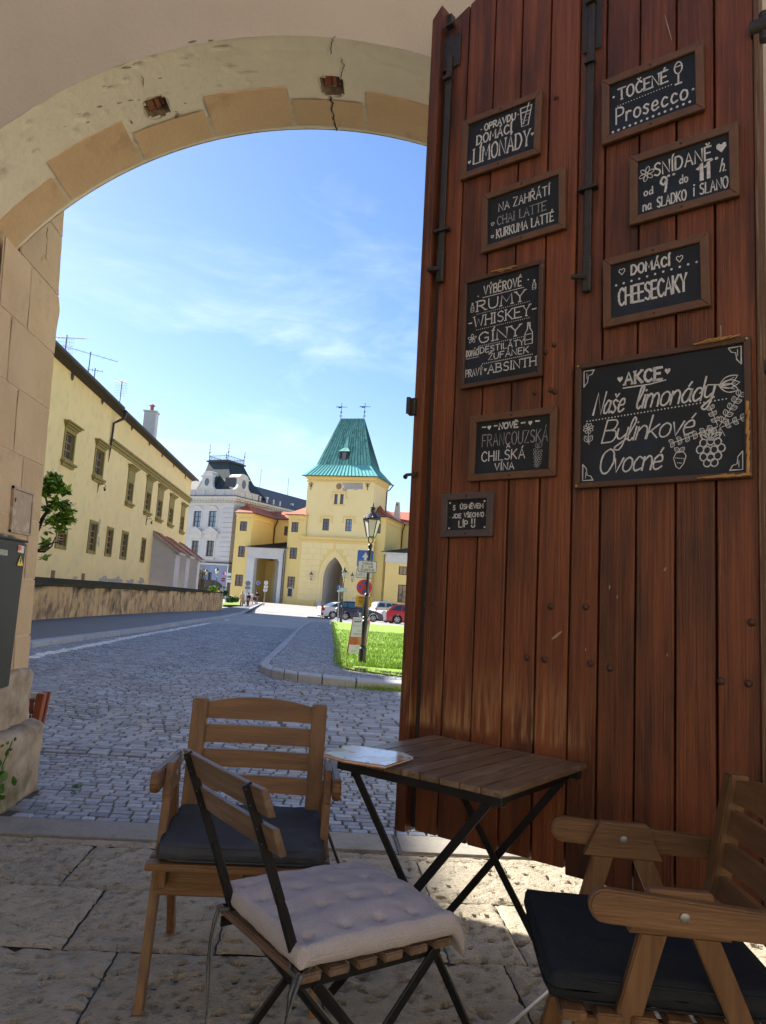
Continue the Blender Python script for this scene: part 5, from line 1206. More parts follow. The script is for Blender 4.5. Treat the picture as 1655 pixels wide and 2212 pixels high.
for (px_, py_, l) in ((30,1596,.022),(20,1606,.018),(12,1625,.03),(24,1622,.028),(10,1660,.035),(18,1678,.05),(4,1675,.05),(-4,1700,.05),(25,1690,.05),(-2,1735,.06),(5,1728,.05),(8,1612,.02),(-6,1650,.04)):
    p = atY(px_, py_, 3.965+.02*rw.random()); leafm(p, Vector((rw.random()-.4, -.3, rw.random()*.8-.3)), l, l*.42, Vector((-.1,-.9,.4)).normalized(), M['weed'], wd)
# ------------------------------------------------------------------ buildings
K3 = lambda x, y: (54+.3294*x, 675+.3294*y)
K4 = lambda x, y: (377.97+.18310*x, 944.9+.18310*y)
K5 = lambda x, y: (620.95+.23186*x, 836.9+.23186*y)
K6 = lambda x, y: (674.95+.18310*x, 1079.9+.18310*y)
M['cream'] = mat('left_facade_cream', (.84,.64,.30), (.79,.60,.275), .9, .5, c3=(.62,.49,.27), s3=1.6, lo3=.52, hi3=.8, bump=.3, bscale=10)
M['olive'] = mat('olive_surround', (.30,.23,.065), (.25,.19,.055), .85, 3)
M['yellow'] = mat('yellow_facade', (.76,.57,.21), (.72,.535,.195), .9, .4, bump=.1, bscale=8)
M['yellowlight'] = mat('pale_yellow_facade', (.82,.655,.32), (.78,.615,.29), .9, .4)
M['palewall'] = mat('pale_facade', (.56,.55,.53), (.50,.49,.48), .9, .5)
M['palestone'] = mat('pale_stone_trim', (.60,.58,.53), (.52,.50,.46), .9, 2)
M['bluebase'] = mat('blue_painted_base', (.23,.28,.40), (.20,.25,.36), .9, 1)
M['roofred'] = mat('red_tile_roof', (.36,.115,.065), (.30,.09,.05), .85, 5, bump=1, bscale=6, bstretch=(6,6,20))
M['roofslate'] = mat('slate_roof', (.05,.055,.062), (.035,.04,.048), .6, 2, bump=1, bscale=5)
M['roofbrown'] = mat('dark_brown_roof', (.045,.035,.03), (.06,.045,.035), .8, 3, bump=.8, bscale=8)
M['roofgreen'] = mat('slate_green_roof', (.022,.040,.045), (.018,.028,.034), .75, 1.2, c3=(.035,.06,.055), s3=2)
M['patina'] = mat('copper_patina', (.14,.40,.33), (.19,.46,.38), .5, 2, stretch=(1,1,.4), c3=(.07,.19,.155), s3=1.0, lo3=.48, hi3=.7, island=.12)
M['patinalight'] = mat('bright_copper_patina', (.17,.48,.43), (.22,.55,.50), .32, 3, metal=.15)
M['winbrown'] = mat('window_frame_brown', (.10,.03,.02), rough=.5); M['windark'] = mat('window_frame_dark', (.03,.028,.028), rough=.5)
M['winwood'] = mat('window_frame_wood', (.33,.19,.07), (.27,.15,.055), .6, 8)
M['glass'] = mat('window_glass', (.03,.04,.055), (.06,.07,.085), .06, .8, spec=.9)
M['glassblue'] = mat('window_glass_bright', (.16,.23,.33), (.10,.15,.24), .05, .5, spec=1)
M['gutter'] = mat('dark_gutter', (.04,.03,.025), rough=.5, metal=.3)
M['greywall'] = mat('passage_grey', (.6,.55,.48), (.55,.5,.44), .95, 1)

def wallholes(b, fr, s0, s1, z0, z1, holes, y=0, mi=0):
    S = sorted(set([s0, s1]+[min(max(h[i], s0), s1) for h in holes for i in (0, 1)])); Z = sorted(set([z0, z1]+[min(max(h[i], z0), z1) for h in holes for i in (2, 3)]))
    for a, c in zip(S, S[1:]):
        for d, e in zip(Z, Z[1:]):
            ms, mz = (a+c)/2, (d+e)/2
            if any(h[0] < ms < h[1] and h[2] < mz < h[3] for h in holes): continue
            b.quad(*[fr.m @ Vector(p) for p in ((a,y,d),(c,y,d),(c,y,e),(a,y,e))], mi=mi)
def W(fr, b): 
    for i, v in enumerate(b.v): b.v[i] = fr.m @ v
    return b
def fbox(fr, *boxes):
    b = MB()
    for p, q in boxes: b.box(p, q)
    return W(fr, b)
def window(fr, par, h, frame, glass, reveal, depth=.25, nx=2, nz=3, fw=.07, surround=None, sw=.16, cornice=None, sill=None, label=None, mw=.035):
    s0, s1, z0, z1 = h; y = depth; b = MB()
    for p, q in (((s0,y-.05,z0),(s0+fw,y+.03,z1)),((s1-fw,y-.05,z0),(s1,y+.03,z1)),((s0+fw,y-.05,z1-fw),(s1-fw,y+.03,z1)),((s0+fw,y-.05,z0),(s1-fw,y+.03,z0+fw))): b.box(p, q)
    S = [lerp(s0+fw, s1-fw, i/nx) for i in range(nx+1)]; Z = [lerp(z0+fw, z1-fw, i/nz) for i in range(nz+1)]
    for s in S[1:-1]: b.box((s-mw, y-.04, z0+fw), (s+mw, y+.02, z1-fw))
    for z in Z[1:-1]:
        for a, c in zip(S, S[1:]): b.box((a+mw, y-.035, z-mw*.7), (c-mw, y+.02, z+mw*.7))
    wn = W(fr, b).build('window', frame, par, world=True)
    if label: wn['label'] = label
    def sub(nm, b_, m_):
        b_ = W(fr, b_); inv = par.matrix_basis.inverted(); b_.v = [inv @ v for v in b_.v]; return b_.build(nm, m_, wn)
    b = MB(); a, c = s0, s1                    # reveal
    for q in (((a,0,z0),(a,y+.03,z0),(a,y+.03,z1),(a,0,z1)), ((c,0,z0),(c,y+.03,z0),(c,y+.03,z1),(c,0,z1)), ((a,0,z1),(c,0,z1),(c,y+.03,z1),(a,y+.03,z1)), ((a,0,z0),(c,0,z0),(c,y+.03,z0),(a,y+.03,z0))): b.quad(*q)
    sub('reveal', b, reveal)
    for a, c in zip(S, S[1:]):
        for d, e in zip(Z, Z[1:]): sub('pane', MB().quad((a,y,d),(c,y,d),(c,y+random.uniform(-.004,.004),e),(a,y+random.uniform(-.004,.004),e)), glass)
    if surround:
        b = MB()
        for p, q in (((s0-sw,-.05,z0-sw),(s0,.01,z1+sw)),((s1,-.05,z0-sw),(s1+sw,.01,z1+sw)),((s0,-.05,z1),(s1,.01,z1+sw)),((s0,-.05,z0-sw),(s1,.01,z0))): b.box(p, q)
        sub('surround', b, surround)
    if cornice:
        zc = z1+cornice; b = MB()
        for o_, za, zb in ((.07, 0, .10), (.16, .10, .20), (.26, .20, .28)): b.box((s0-sw-o_, -.05-o_, zc+za), (s1+sw+o_, 0, zc+zb))
        b.box((s0-sw, -.06, z1+sw if cornice > sw else z1), (s1+sw, .0, zc)); sub('cornice', b, surround)
    if sill:
        b = MB(); b.box((s0-sw-.12, -.22, z0-sw-.12), (s1+sw+.12, 0, z0-sw+.0)); b.box((s0-sw, -.12, z0-sw-.26), (s1+sw, 0, z0-sw-.12)); sub('sill', b, surround or reveal)
    return wn
def rect(fr, K, xl, xr, yt, yb, off=0):        # frame rectangle from a pixel box (mid-left/right at mid height)
    ym = (yt+yb)/2; xm = (xl+xr)/2
    return (fr.px(*K(xl, ym), off)[0], fr.px(*K(xr, ym), off)[0], fr.px(*K(xm, yb), off)[1], fr.px(*K(xm, yt), off)[1])

# --- long cream house on the left ------------------------------------------------
FL = Frame((-13, 0), R(90)); EZ = 11.35; TZ = 1.17
def lw(l, r):                                  # left and right edges as ((x,yt,yb),(x,yt,yb)) in K3 pixels -> (s0,s1,z0,z1)
    s0 = FL.px(*K3(l[0], (l[1]+l[2])/2))[0]; s1 = FL.px(*K3(r[0], (r[1]+r[2])/2))[0]
    z0 = (FL.px(*K3(l[0], l[2]))[1]+FL.px(*K3(r[0], r[2]))[1])/2; z1 = (FL.px(*K3(l[0], l[1]))[1]+FL.px(*K3(r[0], r[1]))[1])/2
    return s0, s1, z0, z1
UP = [((250,735,975),(322,800,1005)), ((452,860,1080),(515,905,1098)), ((668,1012,1250),(710,1045,1262)), ((788,1085,1308),(826,1108,1320)), ((865,1142,1352),(900,1162,1363)), ((942,1202,1388),(972,1222,1396)), ((1019,1262,1436),(1043,1278,1443))]
LO = [((198,1410,1552),(272,1432,1562)), ((412,1350,1585),(470,1365,1592)), ((528,1392,1605),(572,1405,1612)), ((627,1422,1622),(670,1432,1630)), ((759,1465,1645),(786,1472,1650)), ((838,1497,1663),(863,1502,1668))]
lh = thing('cream_house', 'long cream yellow two storey house with olive window surrounds above the stained wall', 'house', (-13, 40, TZ))
holes_ = []; wins = []
for i, (l, r) in enumerate(UP):
    s0, s1, z0, z1 = lw(l, r); f_ = (.0 if i < 2 else .33)*(z1-z0); d = (s1-s0)*.10
    h = (s0+d, s1-d, z0+.18, z1-f_-.14); holes_.append(h); wins.append((h, i, (s0, s1, z0, z1)))
for i, (l, r) in enumerate(LO):
    s0, s1, z0, z1 = lw(l, r); d = (s1-s0)*.12; h = (s0+d, s1-d, z0+.2, z1-.2); holes_.append(h); wins.append((h, 10+i, (s0, s1, z0, z1)))
# more of the same windows where the house runs on, unseen behind the buttress
for k in range(3):
    s = 26-7*k; holes_ += [(s, s+1.1, 7.0, 8.9), (s, s+1.0, 2.9, 4.6)]; wins += [((s, s+1.1, 7.0, 8.9), 0, (s-.2,s+1.3,6.8,9.1)), ((s, s+1.0, 2.9, 4.6), 12, (s-.2,s+1.2,2.7,4.8))]
sb = FL.px(*K3(553, 900))[0]; sE = FL.px(*K3(1090, 1140))[0]
b = MB(); wallholes(b, FL, 2, sb, TZ-.4, EZ, holes_, 0); wallholes(b, FL, sb, sE, TZ-.4, EZ, holes_, .0)
b.build('wall', M['cream'], lh, world=True)
fbox(FL, ((sE-.02,.0,TZ-.4),(sE+.0,11,EZ))).build('end_wall', M['cream'], lh, world=True)
for h, i, full in wins:
    sw = (full[1]-full[0])*.10
    if i < 10: w_ = window(FL, lh, h, M['winwood'], M['glass'], M['olive'], .14, 2, 3, .05, M['olive'], sw, max(.2, full[3]-h[3]), True)
    else: w_ = window(FL, lh, h, M['winwood'], M['glass'], M['olive'], .12, 2, 4, .05, M['olive'], sw)
for x, y in ((310,417),(507,577),(701,752),(816,855),(899,933),(975,1001),(1051,1077)):
    s, z = FL.px(*K3(x, y)); b = MB(); b.lathe([(.23, -.012), (.22, -.02)], (0,0,0), 16, 'Y'); b.v = [v+Vector((s, 0, z)) for v in b.v]; W(FL, b).build('round_vent', M['windark'], lh, world=True)
for x, y in ((182,1718),(380,1735)):
    s, z = FL.px(*K3(x, y)); fbox(FL, ((s-.25,-.02,z-.2),(s+.25,.0,z+.2))).build('vent_grille', M['brick'], lh, world=True)
zc = FL.px(*K3(553, 845))[1]
for o_, a, c in ((.06,-.28,-.1),(.14,-.1,.08),(.24,.08,.2)): fbox(FL, ((sb,-o_,zc+a),(sE+o_,0,zc+c))).build('string_course', M['olive'], lh, world=True)
b = MB(); b.prism([(.0,EZ-.12),(-.55,EZ+.0),(-.55,EZ+.06),(5.2,EZ+3.0),(10.8,EZ+.06),(10.8,EZ-.25)], 2, sE+.3, 'X'); b.v = [Vector((v.x, v.y, v.z)) for v in b.v]; W(FL, b).build('roof', M['roofbrown'], lh, world=True)
b = MB(); b.tube([FL.m @ Vector((s, -.62, EZ+.02-.0*s)) for s in (2, 20, sb-.2)], .10, 8); b.tube([FL.m @ Vector((s, -.55, EZ+.0)) for s in (sb+.4, 60, sE+.3)], .09, 8); b.build('gutter', M['gutter'], lh, world=True, smooth=True)
b = MB(); b.tube([FL.m @ Vector(p) for p in ((sb+.3,-.62,EZ-.05),(sb+.2,-.6,EZ-.5),(sb-.1,-.12,EZ-.9),(sb-.1,-.10,zc-.2),(sb,-.03,zc-1.2))], [.13,.1,.07,.06,.01], 8); b.build('downpipe', M['gutter'], lh, world=True, smooth=True)
for x, y in ((478,1140),(795,1365)):
    s, z = FL.px(*K3(x, y)); b = MB(); b.tube([(0,0,-.35),(0,-.05,.3)], .03, 6); b.tube([(0,-.03,.1),(0,-.35,.18),(0,-.45,.02),(0,-.3,-.08)], .02, 6); b.lathe([(.02,.0),(.07,-.08),(.05,-.16),(.01,-.2)], (0,-.4,-.05), 8); b.v = [v+Vector((s,0,z)) for v in b.v]; W(FL, b)
    t = thing('bracket_lamp', None, 'lamp', FL.m @ Vector((s, 0, z))); t['label'] = 'small wrought iron bracket lamp under an upper window, %s' % ('nearer of the two' if x < 500 else 'farther of the two'); t['group'] = 'bracket lamps on the cream house'; b.build('bracket', M['iron'], t, world=True)
fbox(FL, ((13.4,-.5,EZ-.1),(20.5,1.2,EZ+.75))).build('shade_attic', M['cream'], lh, world=True)  # unseen raised block, added so its shadow covers the near cobbles
M['flaked'] = mat('flaked_render', (.46,.42,.37), (.36,.32,.27), .95, 4, bump=1, bscale=12)
for (x, y, rs_, rz_, sd_) in ((520,1752,1.6,.28,1),(600,1762,1.9,.30,2),(690,1768,1.4,.22,3),(760,1774,1.2,.35,4),(835,1776,1.0,.45,5),(487,1400,.22,.55,6),(485,1500,.28,.42,7),(870,1230,.3,.5,8),(330,1738,.5,.10,9)):
    s, z = FL.px(*K3(x, y)); z = max(z, TZ+rz_*.5) if y > 1600 else z; P_ = []
    for q in range(22): a = 2*PI*q/22; k_ = .65+.7*noise.noise(Vector((math.cos(a)*1.7+sd_*5, math.sin(a)*1.7, sd_*3.1))); P_.append((s+math.cos(a)*rs_*k_, z+math.sin(a)*rz_*k_))
    bb = MB(); bb.prism(P_, -.012, 0); W(FL, bb).build('flaked_patch', M['flaked'], lh, world=True)
# chimney and aerials
def onroof(x, y, Y): return atY(*K3(x, y), Y)
def chimney(name, label, p0, w_, d_, z0, z1, m_, pot=True):
    t = thing(name, label, 'chimney', (p0.x, p0.y, z0)); MB().box((-w_/2,-d_/2,0), (w_/2,d_/2,z1-z0)).build('stack', m_, t); MB().box((-w_/2-.08,-d_/2-.08,z1-z0), (w_/2+.08,d_/2+.08,z1-z0+.12)).build('cap', m_, t)
    if pot: MB().lathe([(.16,z1-z0+.12),(.15,z1-z0+.55),(.28,z1-z0+.62),(.2,z1-z0+.68),(.02,z1-z0+.8)], (0,0,0), 10).build('pot', M['brick'], t)
pc = atX(*K3(820, 760), -15.5); zt_ = atX(*K3(822, 650), -15.5).z
chimney('chimney', 'tall pale weathered chimney on the dark roof of the cream house', pc, 1.0, 1.0, EZ, zt_, M['palestone'])
def aerial(label, px_, ytop, X, n_el, L_, grid=False, tilt=0, ang=0):
    p = atX(*K3(px_, ytop), X); t = thing('aerial', label, 'aerial', (p.x, p.y, EZ+.5), group='television aerials on the cream house'); h = p.z-EZ-.5
    MB().tube([(0,0,0),(0,0,h+.15)], .03, 6).build('mast', M['gutter'], t)
    b = MB(); ca, sa = math.cos(ang), math.sin(ang)
    b.tube([(-L_/2*ca,-L_/2*sa,h-tilt),(L_/2*ca,L_/2*sa,h+tilt)], .02, 5)
    for i in range(n_el):
        f_ = -1+2*i/(n_el-1); c = Vector((L_/2*ca*f_, L_/2*sa*f_, h+tilt*f_)); l = .45-.12*f_; b.tube([c+Vector((sa*l,-ca*l,.0)), c-Vector((sa*l,-ca*l,.0))], .011, 4)
    b.build('boom', M['alu'], t)
    if grid:
        b = MB()
        for i in range(9): b.tube([(-.45+.11*i,-.1,h-1.1),(-.45+.11*i,-.1,h-.1)], .008, 4)
        for i in range(6): b.tube([(-.45,-.1,h-1.1+.2*i),(.43,-.1,h-1.1+.2*i)], .008, 4)
        b.build('reflector', M['alu'], t)
aerial('television aerial nearest the buttress, with a long tilted boom and grid reflector', 275, 165, -15.5, 11, 3.2, True, .5, 1.2)
aerial('television aerial with a level boom, second along the cream house roof', 430, 272, -16, 9, 3.4, False, -.12, .5)
aerial('short aerial with a small crossed head between the boom aerials and the roof step', 460, 380, -15.5, 4, .9, False, 0, .3)
aerial('grid shaped aerial on a thin mast above the roof step', 637, 455, -16, 6, .8, True, 0, 1.0)
# buttresses with tiled tops
M['render'] = mat('grey_white_render', (.52,.48,.45), (.47,.43,.41), .95, 1.5, c3=(.26,.22,.18), s3=1.2, lo3=.62, hi3=.68)
for j, (xr, yb_, xw, zl_) in enumerate(((968,1795,882,1462),(1042,1800,962,1497),(1118,1805,1032,1528))):
    P = atZ(*K3(xr, yb_), TZ-.05); X = -11.2; P = atX(*K3(xr, yb_), X); zt2 = atX(*K3((1003,1070,1138)[j], (1572,1594,1618)[j]), X).z
    y0 = P.y; y1 = atX(*K3((1000,1066,1133)[j], yb_), X).y
    zr = FL.px(*K3(xw, zl_))[1]
    t = thing('wall_buttress', '%s of three white sloping buttresses with tiled tops against the cream house' % ('nearest', 'middle', 'farthest')[j], 'buttress', (X-.9, y0, TZ), group='buttresses of the cream house')
    MB().prism([(-13,TZ-.3),(X,TZ-.3),(X,zt2),(-13,zr)], y0, y1).build('body', M['render'], t, world=True)
    MB().prism([(-13.0,zr+.02),(-13.0,zr+.16),(X+.35,zt2-.06),(X+.35,zt2-.2)], y0-.25, y1+.25).build('roof_board', M['render'], t, world=True)
    n_ = 9; d = Vector((X+.35+13, 0, zt2-.06-(zr+.16)))
    for i in range(n_):
        for c_ in range(3):
            a = Vector((-13, 0, zr+.17))+d*(i/n_); e = Vector((-13, 0, zr+.17))+d*((i+1.15)/n_); ya, yb2 = y0-.27+(y1-y0+.54)*c_/3, y0-.27+(y1-y0+.54)*(c_+1)/3-.02
            MB().add([(a.x,ya,a.z),(a.x,yb2,a.z),(e.x,yb2,e.z+.05),(e.x,ya,e.z+.05),(a.x,ya,a.z+.04),(a.x,yb2,a.z+.04),(e.x,yb2,e.z+.10),(e.x,ya,e.z+.10)], [(0,3,2,1),(4,5,6,7),(0,1,5,4),(1,2,6,5),(2,3,7,6),(3,0,4,7)]).build('roof_tile', M['roofred'], t, world=True)
# terrace bank and its stained retaining wall
def tx(y): return -7.5+.0105*(y-21.5)
M['stained'] = mat('stained_lime_wall', (.62,.42,.20), (.42,.27,.13), .95, 1.6, stretch=(1,1.3,.8), bump=2, bscale=6, c3=(.12,.09,.055), s3=2.2, lo3=.47, hi3=.66)
M['coping'] = mat('mossy_coping', (.05,.04,.025), (.085,.065,.04), 1, 3, spec=.05, bump=1, bscale=9)
tw = thing('retaining_wall', 'low stained and peeling retaining wall with a mossy top beside the left footway', 'wall', (-7.5, 30, 0))
b = MB(); Y = [5+1.1*i for i in range(49)]
for ya, yb_ in zip(Y, Y[1:]):
    n_ = 5
    for q in range(n_):
        za, zb = lerp(gz(ya)-.1, .93, q/n_), lerp(gz(ya)-.1, .93, (q+1)/n_); j = lambda y, z: tx(y)+.05*noise.noise(Vector((y*.8, z*2, 0)))+.02*(1-q/n_)
        b.quad((j(ya,za),ya,za),(j(yb_,za),yb_,za),(j(yb_,zb),yb_,zb),(j(ya,zb),ya,zb))
ye = Y[-1]; b.quad((tx(ye), ye, -.7), (-16, ye+1.5, -.7), (-16, ye+1.5, .95), (tx(ye), ye, .95)); b.build('wall_face', M['stained'], tw, world=True, smooth=True)
b = MB()
for ya, yb_ in zip(Y, Y[1:]): b.box((tx(ya)-.35, ya+.01, .93), (tx(ya)+.07, yb_-.01, 1.0+.02*noise.noise(Vector((ya, 3, 1)))))
b.build('coping', M['coping'], tw, world=True, bevel=.02, kind='stuff')
sheet('terrace', [[(tx(y)-.2, y, .97), (tx(y)-1.2, y, 1.06), (-10.5, y, 1.12), (-13.2, y, TZ)] for y in (5, 20, 30, 40, 50, ye)]+[[(-16, ye+1.5, .95)]*4], M['darkgrass'])

# --- yellow gatehouse range ------------------------------------------------------
p = atY(*K5(95, 2020), 120); FT = Frame((p.x, p.y), R(-22)); ZG = -1.2
def side(fr, s, d0=0): o = fr.m @ Vector((s, d0, 0)); f = Frame((o.x, o.y), fr.h+PI/2); return f    # plane running away from the front at s (faces right)
gt_ = thing('gatehouse', 'yellow gatehouse tower with steep green copper roof over a pointed archway', 'tower', (p.x, p.y, -.4))
# upper tower
sL = FT.px(*K5(165, 1200), -.3)[0]; sR = FT.px(*K5(796, 1100), -.3)[0]; zE = FT.px(*K5(500, 830))[1]; zS = FT.px(*K5(430, 1402))[1]
hU = [rect(FT, K5, 437, 467, 993, 1087, -.3), rect(FT, K5, 491, 522, 993, 1087, -.3), rect(FT, K5, 328, 388, 1222, 1333, -.3), rect(FT, K5, 540, 600, 1225, 1340, -.3)]
b = MB(); wallholes(b, FT, sL, sR, zS, zE, hU, .3); 
SR = side(FT, sR, .3); DT = SR.px(*K5(930, 1020))[0]
wallholes(b, SR, 0, DT, -1, zE, [], 0)
for s in (sL,): b.quad(*[FT.m @ Vector(q) for q in ((s,.3,zS),(s,.3+DT,zS),(s,.3+DT,zE),(s,.3,zE))])
b.quad(*[FT.m @ Vector(q) for q in ((sL,.3+DT,-1),(sR,.3+DT,-1),(sR,.3+DT,zE),(sL,.3+DT,zE))]); b.build('wall', M['yellowlight'], gt_, world=True)
class Off:                                      # the same frame moved inwards
    def __init__(s, fr, d): s.m = fr.m @ Matrix.Translation((0, d, 0)); s.u = fr.u; s.n = fr.n
FU = Off(FT, .3)
for i, h in enumerate(hU):
    window(FU, gt_, h, M['winbrown'], M['glassblue'] if i == 3 else M['glass'], M['palestone'], .22, 1 if i < 2 else 2, 2 if i < 2 else 3, .10, mw=.05)
for s0, s1, z0, z1, up in ((hU[0][0], hU[1][1], hU[0][2], hU[0][3], 1), (*hU[2], 0), (*hU[3], 0)):
    fbox(FU, ((s0-.3,-.08,z1+.15),(s1+.3,0,z1+.42)), ((s0-.45,-.08,z1-.55),(s0-.3,0,z1+.42)), ((s1+.3,-.08,z1-.55),(s1+.45,0,z1+.42)), ((s0-.7,-.07,z1-.68),(s0-.3,0,z1-.55)), ((s1+.3,-.07,z1-.68),(s1+.7,0,z1-.55))).build('hood_mould', M['yellow'], gt_, world=True)
s0, s1, z0, z1 = hU[0][0], hU[1][1], hU[0][2], hU[0][3]; fbox(FU, ((s0-.2,-.12,z0-.25),(s1+.2,0,z0-.05))).build('sill', M['yellow'], gt_, world=True)
for k, (o_, za, zb) in enumerate(((.12,-.9,-.65),(.22,-.45,-.2),(.42,-.2,.0))): fbox(FU, ((sL-o_,-o_,zE+za),(sR+o_,0,zE+zb)), ((sR,-.0,zE+za),(sR+o_,DT,zE+zb))).build('cornice', M['yellow'], gt_, world=True)
n_ = 34
for i in range(n_): s = lerp(sL, sR, (i+.5)/n_); fbox(FU, ((s-.09,-.2,zE-.62),(s+.09,-.0,zE-.45))).build('dentil', M['yellowlight'], gt_, world=True)
for i in range(20): y = lerp(0, DT, (i+.5)/20); fbox(FU, ((sR,y-.1,zE-.62),(sR+.2,y+.1,zE-.45))).build('dentil', M['yellowlight'], gt_, world=True)
# lower, rusticated storey with the pointed archway
lL = FT.px(*K5(112, 1700))[0]; lR = FT.px(*K5(790, 1700))[0]
aL, aR = FT.px(*K5(326, 1900))[0], FT.px(*K5(512, 1900))[0]; zSp = FT.px(*K5(430, 1775))[1]; zAp = FT.px(*K5(433, 1580))[1]; aC = (aL+aR)/2; hw_ = (aR-aL)/2
def parch(k, g=0):                              # right half outline, k from 0 (spring) to 1 (apex)
    h = zAp-zSp+g*1.25; w_ = hw_+g; r_ = (w_*w_+h*h)/(2*w_); t = k*math.asin(min(1, h/r_)); return (w_-r_+r_*math.cos(t), r_*math.sin(t))
def ringpts(g): return [(aC+parch(i/10, g)[0], zSp+parch(i/10, g)[1]) for i in range(11)]+[(aC-parch(i/10, g)[0], zSp+parch(i/10, g)[1]) for i in range(9, -1, -1)]
b = MB(); wallholes(b, FT, lL, lR, ZG, zS, [(aC-hw_-1.3, aC+hw_+1.3, ZG, zAp+2.0)], 0)
x0, x1, zt2 = aC-hw_-1.3, aC+hw_+1.3, zAp+2.0; RP = ringpts(0)
for i in range(len(RP)-1):
    a, c = RP[i], RP[i+1]
    def outp(q): 
        dx, dz = q[0]-aC, q[1]-zSp+.001; k = min((1.3+hw_)/abs(dx) if abs(dx) > .01 else 1e9, (zt2-zSp)/dz); return (aC+dx*k, zSp+dz*k)
    A_, C_ = outp(a), outp(c); b.quad(*[FT.m @ Vector((q[0], 0, q[1])) for q in (a, c, C_, A_)])
    if (A_[0]-x0)*(C_[0]-x1) and abs(A_[1]-C_[1]) > .01 and abs(A_[0]-C_[0]) > .01: b.quad(*[FT.m @ Vector(q) for q in ((A_[0],0,A_[1]),(C_[0],0,C_[1]),(x1 if A_[0] > aC else x0,0,zt2))])
for s0, s1 in ((x0, aL), (aR, x1)): b.quad(*[FT.m @ Vector(q) for q in ((s0,0,ZG),(s1,0,ZG),(s1,0,zSp),(s0,0,zSp))])
b.quad(*[FT.m @ Vector(q) for q in ((lL,0,zS),(lR,0,zS),(lR,.35,zS+.02),(lL,.35,zS+.02))]); b.quad(*[FT.m @ Vector(q) for q in ((lL,0,ZG),(lL,4,ZG),(lL,4,zS),(lL,0,zS))])
b.build('base_wall', M['yellow'], gt_, world=True)
prev = None
for g0, g1, y0, nm in ((0, .30, -.04, 'archivolt'), (.30, .52, -.12, 'archivolt'), (.52, .78, -.06, 'archivolt')):
    b = MB(); P, Q = ringpts(g0), ringpts(g1); P = [(P[0][0], ZG)]+P+[(P[-1][0], ZG)]; Q = [(Q[0][0], ZG)]+Q+[(Q[-1][0], ZG)]
    for i in range(len(P)-1):
        for y in (y0,): b.quad(*[(P[i][0],y,P[i][1]),(P[i+1][0],y,P[i+1][1]),(Q[i+1][0],y,Q[i+1][1]),(Q[i][0],y,Q[i][1])])
        b.quad((P[i][0],y0,P[i][1]),(P[i+1][0],y0,P[i+1][1]),(P[i+1][0],.2,P[i+1][1]),(P[i][0],.2,P[i][1])); b.quad((Q[i][0],y0,Q[i][1]),(Q[i+1][0],y0,Q[i+1][1]),(Q[i+1][0],0,Q[i+1][1]),(Q[i][0],0,Q[i][1]))
    W(FT, b).build(nm, M['yellowlight'], gt_, world=True)
b = MB(); RP2 = [(RP[0][0], ZG)]+RP+[(RP[-1][0], ZG)]
for i in range(len(RP2)-1): b.quad((RP2[i][0],0,RP2[i][1]),(RP2[i+1][0],0,RP2[i+1][1]),(RP2[i+1][0],9,RP2[i+1][1]),(RP2[i][0],9,RP2[i][1]))
W(FT, b).build('gate_passage', M['greywall'], gt_, world=True)
fbox(FT, ((aL-.2,9,ZG),(aR+.2,9.1,zAp+.3))).build('passage_end', M['yellow'], gt_, world=True)
for s0, s1 in ((aL-.75, aL+.0), (aR, aR+.75)): fbox(FT, ((s0,-.22,ZG),(s1,.0,.55))).build('arch_pedestal', M['palestone'], gt_, world=True)
for o_, za, zb in ((.10,-.75,-.5),(.14,-.32,-.1),(.26,-.1,.05)): fbox(FT, ((lL-o_,-o_,zS+za),(lR+o_,0,zS+zb))).build('string_course', M['yellow'], gt_, world=True)
fbox(FT, ((lL-.06,-.10,ZG),(x0+.2,0,.25)), ).build('plinth_course', M['yellow'], gt_, world=True)
rh = (FT.px(*K5(200,1497))[1]-FT.px(*K5(200,1932))[1])/8; zr = zS-.8; r_ = 0
while zr-rh > .2:
    s = lL+.03; k = 0
    while s < lR-.3:
        wd = (1.25 if (r_+k) % 2 else 2.05); e = min(s+wd, lR-.03); z1_ = zr-.018; z0_ = zr-rh+.018
        def inner(z):                          # half width taken by the arch and its mouldings at height z
            if z < zSp: return hw_+.82
            if z > zAp+1.0: return 0
            return (hw_+.82)*math.sqrt(max(0, 1-((z-zSp)/(zAp+1.0-zSp))**2))
        hwm = max(inner(z0_), inner(z1_))
        parts_ = [(s, e)] if (e < aC-hwm or s > aC+hwm) else ([(s, aC-hwm)] if s < aC-hwm else [])+([(aC+hwm, e)] if e > aC+hwm else [])
        for a, c in parts_:
            if c-a > .35: fbox(FT, ((a+.012,-.03,z0_),(c-.012,-.001,z1_))).build('rusticated_block', M['yellowlight'], gt_, world=True, bevel=.015)
        s = e; k += 1
    zr -= rh; r_ += 1
# steep copper roof
eo = .75
zK = FT.px(*K5(500, 723), -1.3)[1]; zR_ = FT.px(*K5(606, 290), -.3-DT/2)[1]
eL, eR = sL-eo, sR+eo; k0, k1 = FT.px(*K5(275, 722), -1.3)[0], FT.px(*K5(775, 725), -1.3)[0]; r0, r1 = FT.px(*K5(497, 290), -.3-DT/2)[0], FT.px(*K5(715, 290), -.3-DT/2)[0]
ky0, ky1 = 1.2, DT-.6
E4 = [Vector(q) for q in ((eL,-.45,zE),(eR,-.45,zE),(eR,DT+1.0,zE),(eL,DT+1.0,zE))]; K4_ = [Vector(q) for q in ((k0,ky0,zK),(k1,ky0,zK),(k1,ky1,zK),(k0,ky1,zK))]; Rg = [Vector((r0,.3+DT/2,zR_)), Vector((r1,.3+DT/2,zR_))]
sk = MB()
for i in range(4): sk.quad(E4[i], E4[(i+1) % 4], K4_[(i+1) % 4], K4_[i])
